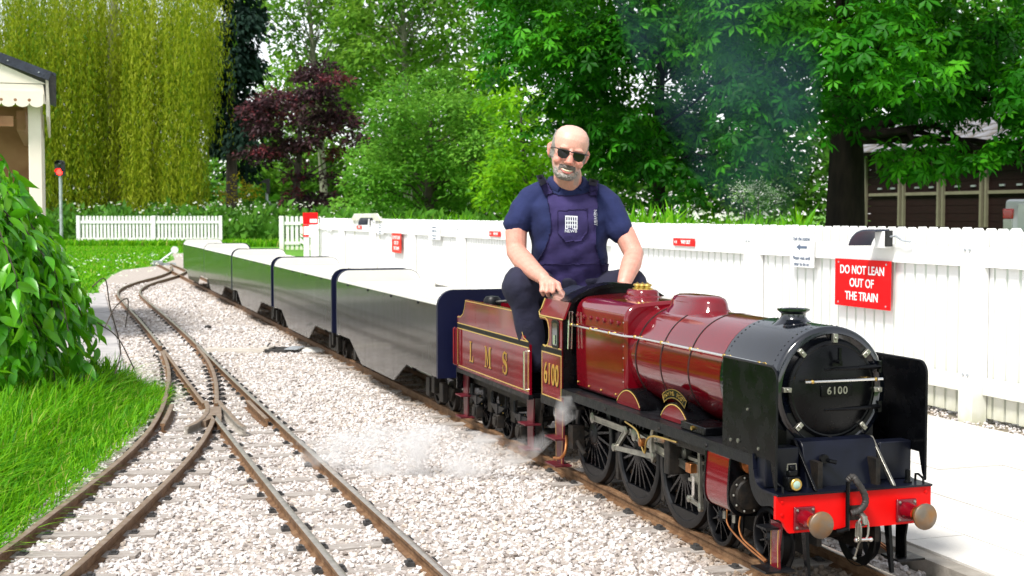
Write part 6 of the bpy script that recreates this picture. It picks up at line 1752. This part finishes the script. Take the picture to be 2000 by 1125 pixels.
# --- weeping cherry at the left edge: drooping shoots with big leaves
def cherry():
    base = Vector((-3.46, 7.6, 0))
    t = thing('weeping_cherry', 'weeping cherry with large glossy drooping leaves at the left edge', 'bush', base)
    rg = np.random.default_rng(71)
    prof = [(0.0, 1.02), (0.2, 1.02), (0.45, .92), (0.75, .82), (1.0, .68), (1.2, .61), (1.36, .52), (1.47, .36), (1.54, .15)]
    def rad(z): return np.interp(z, [p[0] for p in prof], [p[1] for p in prof])
    P, D, N, S, T = [], [], [], [], []
    shoots = []
    for k in range(300):
        a = rg.uniform(-1.9, 1.1)                    # facing the camera and the track
        z = 1.40
        z0 = rg.uniform(.70, 1.50)
        zend = max(.06, z0 - rg.uniform(.25, .95))
        n = int((z0 - zend) / .045) + 2
        da = rg.normal() * .25; lift = rg.uniform(.66, 1.04) if rg.random() < .82 else rg.uniform(1.04, 1.2)
        path = []
        for i in range(n):
            f = i / (n - 1); zz = z0 + (zend - z0) * f
            r_ = rad(zz) * lift
            aa = a + da * f
            path.append(base + Vector((math.cos(aa) * r_, math.sin(aa) * r_, zz)))
        shoots.append(path)
        for i, p in enumerate(path):
            for side in (-1, 1):
                if rg.random() < .2: continue
                out = Vector((math.cos(a), math.sin(a), 0)); tan = Vector((-math.sin(a), math.cos(a), 0))
                d_ = tan * side * rg.uniform(.2, 1.0) + out * rg.uniform(.1, .75) + Vector((0, 0, -1)) * rg.uniform(.3, 1.5) + Vector(rg.normal(size=3)) * .32
                P.append(tuple(p + Vector(rg.normal(size=3)) * .012)); D.append(tuple(d_))
                N.append(tuple(out * rg.uniform(.3, 1.0) + tan * side * rg.uniform(0, .6) + Vector((0, 0, rg.uniform(.2, 1.1))) + Vector(rg.normal(size=3)) * .5))
                S.append(rg.choice([rg.uniform(.05, .09), rg.uniform(.09, .165)], p=[.3, .7])); T.append(np.clip(rg.normal(.48, .2), 0, 1))
    P, D, N, S, T = map(np.array, (P, D, N, S, T))
    # leaf blade with a folded midrib and a curled tip
    prof_w = [(0, .012), (.08, .08), (.22, .155), (.42, .185), (.62, .15), (.80, .075), (1.0, .0)]
    Tv = []; Tf = []
    for y, w in prof_w:
        z = -.30 * y * y
        Tv += [(-w, y, z + w * .30), (0, y, z), (w, y, z + w * .30)]
    for i in range(len(prof_w) - 1):
        a = i * 3
        Tf += [(a, a + 1, a + 4), (a, a + 4, a + 3), (a + 1, a + 2, a + 5), (a + 1, a + 5, a + 4)]
    Tv, Tf = np.array(Tv), np.array(Tf)
    # those in the picture and nearest the camera become single leaves
    pp = np.array([px_of(p) for p in P]); dist = P[:, 1] - .25 * (P[:, 0] + 3.1)
    vis = (pp[:, 0] > 5) & (pp[:, 0] < 420)
    order = np.argsort(np.where(vis, dist, 99))
    near = np.zeros(len(P), bool); near[order[:290]] = True
    leaves('foliage', P[~near], D[~near], N[~near], S[~near], T[~near], (Tv, Tf), LM['cherry'], t)
    for tone in range(4):
        pass
    protos = []
    for q in (.2, .42, .62, .85):
        protos.append(mesh_np('leaf', Tv.copy(), Tf, LM['cherry'], np.full(len(Tv), q)).data)
    for o in [o for o in COL.objects if o.name.startswith('leaf') and o.parent is None]: bpy.data.objects.remove(o)
    for i in np.where(near)[0]:
        d_ = Vector(D[i]).normalized(); x_ = d_.cross(Vector(N[i])).normalized(); n_ = x_.cross(d_).normalized()
        m_ = Matrix((x_, d_, n_)).transposed()
        inst('leaf', protos[min(3, int(T[i] * 4))], t, Vector(P[i]) - base, m_.to_euler(), (S[i],) * 3)
    b = MB()
    for k in range(9):
        a = -1.7 + k * .32
        top = base + Vector((0, 0, 1.30)); o_ = base + Vector((math.cos(a) * .4, math.sin(a) * .4, 1.30)); e = base + Vector((math.cos(a) * .80, math.sin(a) * .80, .95)); g = base + Vector((math.cos(a) * .88, math.sin(a) * .88, .35))
        b.tube([tuple(p - base) for p in (top, o_, e, g)], [.028, .018, .011, .004], 7)
    for path in shoots[::2]:
        b.tube([tuple(p - base) for p in path[::2] + [path[-1]]], .0035, 5, cap=False)
    b.build('branches', M['bark'], t, kind='stuff', recalc=False)
    MB().tube([(0, 0, -.03), (.02, -.02, .5), (0, 0, 1.32)], [.075, .055, .045], 10).build('trunk', M['bark'], t)
    t.children[0].location = (0, 0, 0)
    for o in t.children:
        if o.name.startswith('foliage'): o.matrix_parent_inverse = Matrix.Translation(-base)
    # arching bare shoots reaching out to the right over the path
    b = MB()
    for pts in ([(205, 640, 7.2), (225, 600, 7.3), (250, 585, 7.4), (245, 640, 7.4)], [(180, 560, 7.2), (205, 545, 7.3), (215, 600, 7.3), (235, 680, 7.35), (225, 730, 7.35)], [(190, 630, 7.1), (230, 660, 7.2), (262, 720, 7.25)]):
        b.tube([tuple(p - base) for p in smooth_path([at(*q) for q in pts], 6)], .0035, 5, cap=False)
    b.build('arching_shoots', M['bark'], t, kind='stuff', recalc=False)
cherry()
# ================================================================ BUILDINGS, SIGNALS, VEHICLE
M['cream_wood'] = mat('cream_painted_boards', (0.76, 0.68, 0.58), 0.55, scale=6, col2=(0.80, 0.73, 0.63))
M['roof_felt'] = mat('blue_black_roof_felt', (0.025, 0.030, 0.05), 0.7, var=0.3, scale=12, bump=0.3, bscale=60)
M['brown_wood'] = mat('brown_beam', (0.25, 0.11, 0.045), 0.6, scale=5, col2=(0.34, 0.17, 0.08), stretch=(6, 1, 1))
M['shaded_red_board'] = mat('shaded_red_brown_board', (0.012, 0.0035, 0.003), 0.75, spec=0.2, var=0.25, scale=4, stretch=(1, 1, 8))  # darkened so the base colour carries the deep shade under the trees
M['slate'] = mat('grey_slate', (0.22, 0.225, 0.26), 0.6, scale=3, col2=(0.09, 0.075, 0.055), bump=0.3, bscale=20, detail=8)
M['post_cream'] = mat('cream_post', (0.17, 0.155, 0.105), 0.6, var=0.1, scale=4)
M['silver'] = mat('silver_car_paint', (0.72, 0.74, 0.76), 0.3, metal=0.1, coat=0.8)
M['tail_red'] = mat('tail_lamp_red', (0.65, 0.015, 0.02), 0.15, coat=1.0)
M['tail_clear'] = mat('tail_lamp_clear', (0.75, 0.72, 0.72), 0.12, coat=1.0)
M['tyre'] = mat('tyre_rubber', (0.015, 0.015, 0.015), 0.8)

# --- station hut at the left edge: boarded gable, scalloped valance, corner posts; aligned with the track
UH, VH, WH = -7.23, 2.13, 2.085
hut = thing('station_hut', 'cream timber station hut with scalloped valance at the upper left', 'hut', ORG, ROTZ)
VA = 4.1; SL = 0.37
LB().prism([(VH, WH), (VA, WH + SL * (VA - VH)), (VA, WH + SL * (VA - VH) + 0.075), (VH - 0.03, WH + 0.065)], 'x', UH - 0.01, UH + 0.03).build('verge_board', M['roof_felt'], hut)
for v_ in np.arange(2.2, 4.0, .23):
    LB().ball((UH + 0.031, v_, WH + SL * (v_ - VH) + 0.035), 0.006, 6).build('verge_nail', M['galv'], hut)
rf = LB()
loft([[(u_, VH - 0.06, WH + 0.035), (u_, VA, WH + SL * (VA - VH) + 0.06), (u_, VA, WH + SL * (VA - VH) + 0.08), (u_, VH - 0.06, WH + 0.06)] for u_ in (UH - 0.012, UH - 3.3)], rf)
rf.build('roof', M['roof_felt'], hut)
nb = 4
for k in range(nb):
    w0 = 1.90 + 0.16 * k; w1 = w0 + 0.154
    va = VH + max(0.02, (w1 - WH) / SL)
    if va >= VA: break
    LB().prism([(max(VH + 0.02, VH + (w0 - WH) / SL + 0.02), w0), (VA, w0), (VA, w1), (va + 0.02, w1)], 'x', UH - 0.03, UH - 0.008 + 0.003 * (k % 2)).build('gable_board', M['cream_wood'], hut, angle=0)
sc_ = [(VA, 1.995), (VH + 0.04, 1.995)]
v_ = VH + 0.04
while v_ < VA - 0.1:
    for a in range(0, 181, 30):
        sc_.append((v_ + 0.0525 - 0.0525 * math.cos(R(a)), 1.905 - 0.035 * math.sin(R(a))))
    v_ += 0.105
sc_.append((VA, 1.905))
val = LB().prism(sc_, 'x', UH + 0.0, UH + 0.018).build('valance', M['cream_wood'], hut, angle=0)
v_ = VH + 0.04 + 0.105
while v_ < VA - 0.1:
    LB().lathe([(0.013, UH + 0.0182), (0.0, UH + 0.0186)], (0, v_, 1.925), 'x', 10).build('valance_hole', M['brown_wood'], val); v_ += 0.105
LB().box((UH - 3.2, VH + 0.0, 1.80), (UH - 0.03, VH + 0.02, WH + 0.03)).build('side_fascia', M['cream_wood'], hut)
for u_ in (UH - 0.12, UH - 1.6, UH - 3.0):
    LB().box((u_ - 0.10, VH + 0.06, -0.05), (u_, VH + 0.16, 2.02)).build('post', M['cream_wood'], hut, bevel=0.006)
LB().box((UH - 0.12, VH + 0.27, 1.72), (UH - 0.05, VA, 1.80)).box((UH - 0.5, VH + 0.2, 1.80), (UH - 0.42, VA, 1.90)).build('tie_beam', M['brown_wood'], hut)
LB().box((UH - 3.1, VH + 0.18, 1.70), (UH - 0.23, VH + 0.25, 1.86)).build('wall_plate', M['brown_wood'], hut)
LB().box((UH - 3.15, VH + 0.2, 0.0), (UH - 3.05, VA + 1.5, 2.1)).build('back_wall', M['brown_wood'], hut)
LB().box((UH - 0.4, VH + 0.62, -0.05), (UH - 0.28, VH + 0.74, 1.74)).build('inner_post', M['brown_wood'], hut)

# --- dark timber kiosk behind the chestnut trunk
kp = at(1690, 440, 34.0); kp.z = 0
kio = thing('timber_kiosk', 'long dark red brown timber building with cream posts and slate roof', 'building', kp, ROTZ)
KL = 12.0                                       # along +x towards the camera side
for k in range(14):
    MB().box((0.0, 0.02 + 0.004 * (k % 2), 0.18 * k), (KL, 0.12, 0.18 * k + 0.172)).build('wall_board', M['shaded_red_board'], kio)
MB().box((0.05, 0.12, 0), (KL - .05, 3.0, 2.45)).build('wall', M['shaded_red_board'], kio)
for k in range(8):
    for dx in (0.0, 0.17):
        x = 1.52 * k + dx - (0.17 if k == 0 else 0.09)
        if k == 0 and dx == 0: continue
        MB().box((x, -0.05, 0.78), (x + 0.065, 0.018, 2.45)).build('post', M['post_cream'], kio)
    x0 = 1.52 * k + 0.175
    if k < 7:
        MB().box((x0, -0.035, 1.50), (x0 + 1.25, 0.016, 1.57)).build('shelf_rail', M['post_cream'], kio)
        for q in (0.35, 0.9): MB().box((x0 + q, -0.012, 1.66), (x0 + q + 0.16, 0.018, 1.70)).build('hatch_plate', M['galv'], kio)
        for q in (0.28, 1.0): MB().prism([(x0 + q, 2.44), (x0 + q + .05, 2.44), (x0 + q + .035, 2.05)], 'y', -0.03, 0.016).build('stay', M['post_cream'], kio)
MB().box((-0.3, -0.35, 2.47), (KL + 0.3, -0.30, 2.58)).build('fascia', M['shaded_red_board'], kio)
# hipped roof: slates laid in courses on the visible slope, lower eave towards the platform
rows_ = 9; rise = 1.35; run = 2.0
for r_ in range(rows_):
    t0, t1 = r_ / rows_, (r_ + 1.25) / rows_
    y0, z0 = -0.42 + run * t0, 2.55 + rise * t0
    x0 = -0.42 + run * t0 * 0.9
    n = int((KL - x0) / 0.62) + 1
    sl_me = MB()
    sl_me.add([(0, 0, 0.022), (0.60, 0, 0.022), (0.60, run * 1.2 / rows_, rise * 1.2 / rows_), (0, run * 1.2 / rows_, rise * 1.2 / rows_), (0, 0, 0.0), (0.60, 0, 0.0)],
              [(0, 1, 2, 3), (4, 5, 1, 0), (4, 0, 3), (5, 2, 1)])
    me_ = sl_me.mesh('slate', [M['slate']], 0)
    for k in range(min(n, 20)):
        inst('slate', me_, kio, (x0 + 0.62 * k + (0.31 if r_ % 2 else 0), y0, z0 + random.uniform(0, .012)), (0, 0, 0))
MB().add([(-0.40, -0.40, 2.545), (KL + .3, -0.40, 2.545), (KL + .3, 1.6, 3.88), (1.4, 1.6, 3.88), (-0.40, 3.6, 2.545)], [(0, 1, 2, 3), (0, 3, 4)]).build('roof', M['slate'], kio)

# --- silver pickup parked by the kiosk
veh = thing('parked_pickup', 'silver pickup truck parked at the right edge behind the fence', 'vehicle', (9.48, 24.0, 0), R(48))
body = [(0.0, 0.45), (0.02, 0.95), (0.06, 1.28), (0.10, 1.33), (1.55, 1.33), (1.62, 1.75), (1.85, 1.84), (3.1, 1.84), (3.75, 1.36), (4.9, 1.22), (5.05, 0.9), (5.05, 0.45)]
MB().prism(body, 'y', -0.88, 0.88).build('body', M['silver'], veh, bevel=0.05)
MB().box((-0.06, -0.80, 0.42), (0.10, 0.80, 0.62)).build('rear_bumper', M['lampgrey'], veh, bevel=0.02)
MB().box((-0.004, -0.62, 0.66), (0.012, 0.62, 1.25)).build('tailgate', M['silver'], veh, bevel=0.01)
for y_ in (-0.885, 0.705):
    tl = MB().box((-0.015, y_, 0.98), (0.10, y_ + 0.185, 1.16)).build('tail_lamp', M['tail_red'], veh, bevel=0.015)
    MB().box((-0.016, y_ + .01, 0.80), (0.09, y_ + 0.175, 0.975)).build('reversing_lens', M['tail_clear'], tl, bevel=0.012)
for y_ in (-0.886, 0.882):
    MB().prism([(1.75, 1.36), (1.80, 1.70), (2.35, 1.74), (2.35, 1.36)], 'y', y_, y_ + .004).build('side_window', M['glass'], veh)
    MB().prism([(2.45, 1.36), (2.45, 1.74), (3.0, 1.74), (3.55, 1.36)], 'y', y_, y_ + .004).build('side_window', M['glass'], veh)
for x_ in (1.05, 4.0):
    for y_ in (-0.80, 0.80):
        w_ = MB().lathe([(0.18, -0.11), (0.34, -0.11), (0.37, -0.07), (0.37, 0.07), (0.34, 0.11), (0.18, 0.11)], (x_, y_, 0.36), 'y', 24).build('wheel', M['tyre'], veh)
        MB().lathe([(0.18, -0.115), (0.05, -0.10), (0, -0.10)], (x_, y_, 0.36), 'y', 16).build('rim', M['galv'], w_)

# --- red light signal by the hut
sp = at(120, 460, 30.0); sp.z = 0
sig = thing('signal_light', 'small railway signal showing a red light on a grey post', 'signal', sp)
MB().tube([(0, 0, -.05), (0, 0, 1.93)], 0.036, 12).build('post', M['galv'], sig)
hd = MB().prism([(-.10, 1.90), (.10, 1.90), (.10, 2.16)] + [(.10 * math.cos(R(a)), 2.16 + .08 * math.sin(R(a))) for a in range(15, 180, 15)] + [(-.10, 2.16)], 'y', -0.06, 0.04).build('head', M['blackplastic'], sig)
for z_, m_ in ((1.985, M['redlamp']), (2.155, M['glass'])):
    MB().lathe([(0.066, -0.062), (0.05, -0.072), (0, -0.076)], (0, 0, z_), 'y', 20).build('lamp', m_, hd)
    MB().lathe([(0.078, -0.060), (0.074, -0.060), (0.074, -0.17), (0.078, -0.17)], (0, 0, z_), 'y', 20, R(0), R(180)).build('lamp_hood', M['blackplastic'], hd)
# --- second signal post at the end of the lawn, seen from the side
sp = at(522, 462, 60.0); sp.z = 0
s2 = thing('signal_post', 'slim grey signal post with dark hooded head beside the copper maple', 'signal', sp)
MB().tube([(0, 0, -.05), (0, 0, 2.0)], 0.055, 10).build('post', M['galv'], s2)
MB().prism([(-.28, 2.45), (-.02, 2.60), (.13, 2.60), (.13, 1.95), (.0, 1.95), (.0, 2.4)], 'y', -.10, .12).build('head', M['blackplastic'], s2)
MB().box((-.12, -.12, 1.05), (.14, .0, 1.40)).build('relay_box', M['white'], s2, bevel=0.02)
MB().box((-.05, -.10, 1.45), (.16, -.02, 1.62)).build('junction_box', M['galv'], s2)
MB().box((.05, -.04, 0.92), (.55, .04, 0.98)).tube([(.5, 0, .95), (.58, 0, 1.15)], .03, 6).build('bracket_arm', M['galv'], s2)
# --- point indicator near the tail of the train
lv = thing('point_indicator', 'low grey point lever with round disc at the lawn edge', 'lever', (-7.15, 28.4, 0), 0.4)
MB().box((-.35, -.06, 0), (.15, .06, .05)).box((-.3, -.08, .05), (-.12, .08, .10)).build('base', M['galv'], lv)
MB().tube([(-.2, 0, .06), (.10, 0, .28)], .02, 6).build('arm', M['galv'], lv)
MB().lathe([(0, -.012), (.075, -.012), (.075, .012), (0, .012)], (.14, 0, .32), 'y', 16).build('disc', M['white'], lv)

# ================================================================ STEAM AND SMOKE
def vapour(name, label, pts, radii, dens, col, nscale, cat):
    """A wisp: a closed hull whose volume thins out with noise."""
    b = MB()
    b.tube([tuple(p) for p in pts], radii, 14)
    o = b.build(name, [], None, angle=60) if False else None
    me = b.mesh(name, [], 60)
    o = bpy.data.objects.new(name, me); COL.objects.link(o)
    m = bpy.data.materials.new(name)
    m.use_nodes = True
    nt = m.node_tree; nt.nodes.clear()
    out = nt.nodes.new('ShaderNodeOutputMaterial'); v = nt.nodes.new('ShaderNodeVolumePrincipled')
    v.inputs['Color'].default_value = (*col, 1); v.inputs['Anisotropy'].default_value = 0.2
    tc = nt.nodes.new('ShaderNodeTexCoord'); n = nt.nodes.new('ShaderNodeTexNoise')
    n.inputs['Scale'].default_value = nscale; n.inputs['Detail'].default_value = 3
    nt.links.new(tc.outputs['Object'], n.inputs['Vector'])
    mr = nt.nodes.new('ShaderNodeMapRange')
    mr.inputs[1].default_value = .44; mr.inputs[2].default_value = .72; mr.inputs[3].default_value = 0; mr.inputs[4].default_value = dens
    nt.links.new(n.outputs[0], mr.inputs[0]); nt.links.new(mr.outputs[0], v.inputs['Density'])
    nt.links.new(v.outputs[0], out.inputs['Volume'])
    me.materials.append(m)
    o['kind'] = 'stuff'
    return tag(o, label, cat)
vapour('steam', 'white steam jet blowing out below the cab onto the ballast', [loc(-.66, .20, .17), loc(-.72, .30, .10), loc(-.80, .42, .05), loc(-.92, .60, .05), loc(-1.1, .88, .04), loc(-1.25, 1.15, .03)], [.015, .05, .085, .12, .12, .05], 15, (1, 1, 1), 9, 'steam')
vapour('steam', 'thin steam drifting up beside the firebox under the running board', [loc(-.50, .262, .22), loc(-.42, .27, .27), loc(-.44, .27, .33)], [.02, .05, .03], 14, (1, 1, 1), 12, 'steam')
vapour('smoke', 'thin blue smoke drifting up in front of the dark chestnuts', [at(1500, 440, 6.2), at(1480, 330, 6.3), at(1440, 180, 6.5), at(1400, 30, 6.7), at(1370, -120, 6.9), at(1350, -260, 7.1)], [.10, .28, .42, .48, .5, .5], 1.0, (.06, .11, .16), 2.2, 'smoke')
# ================================================================ GRAVEL
_sp, _ss = scatter_stones()
# a strip of chips at the foot of the fence
_n = 2600
_uu = RNG.uniform(-7, 1.5, _n); _vv = RNG.uniform(-2.36, -2.09, _n)
_fp = np.array([tuple(loc(a_, b_)) for a_, b_ in zip(_uu, _vv)]); _fp[:, 2] = 0.05
_sp = np.concatenate([_sp, _fp]); _ss = np.concatenate([_ss, RNG.uniform(0.006, 0.012, _n)])
grav = gn_scatter('gravel', _sp, _ss, stone_protos())
tag(grav, 'pale limestone gravel spread between and around the tracks', 'gravel')
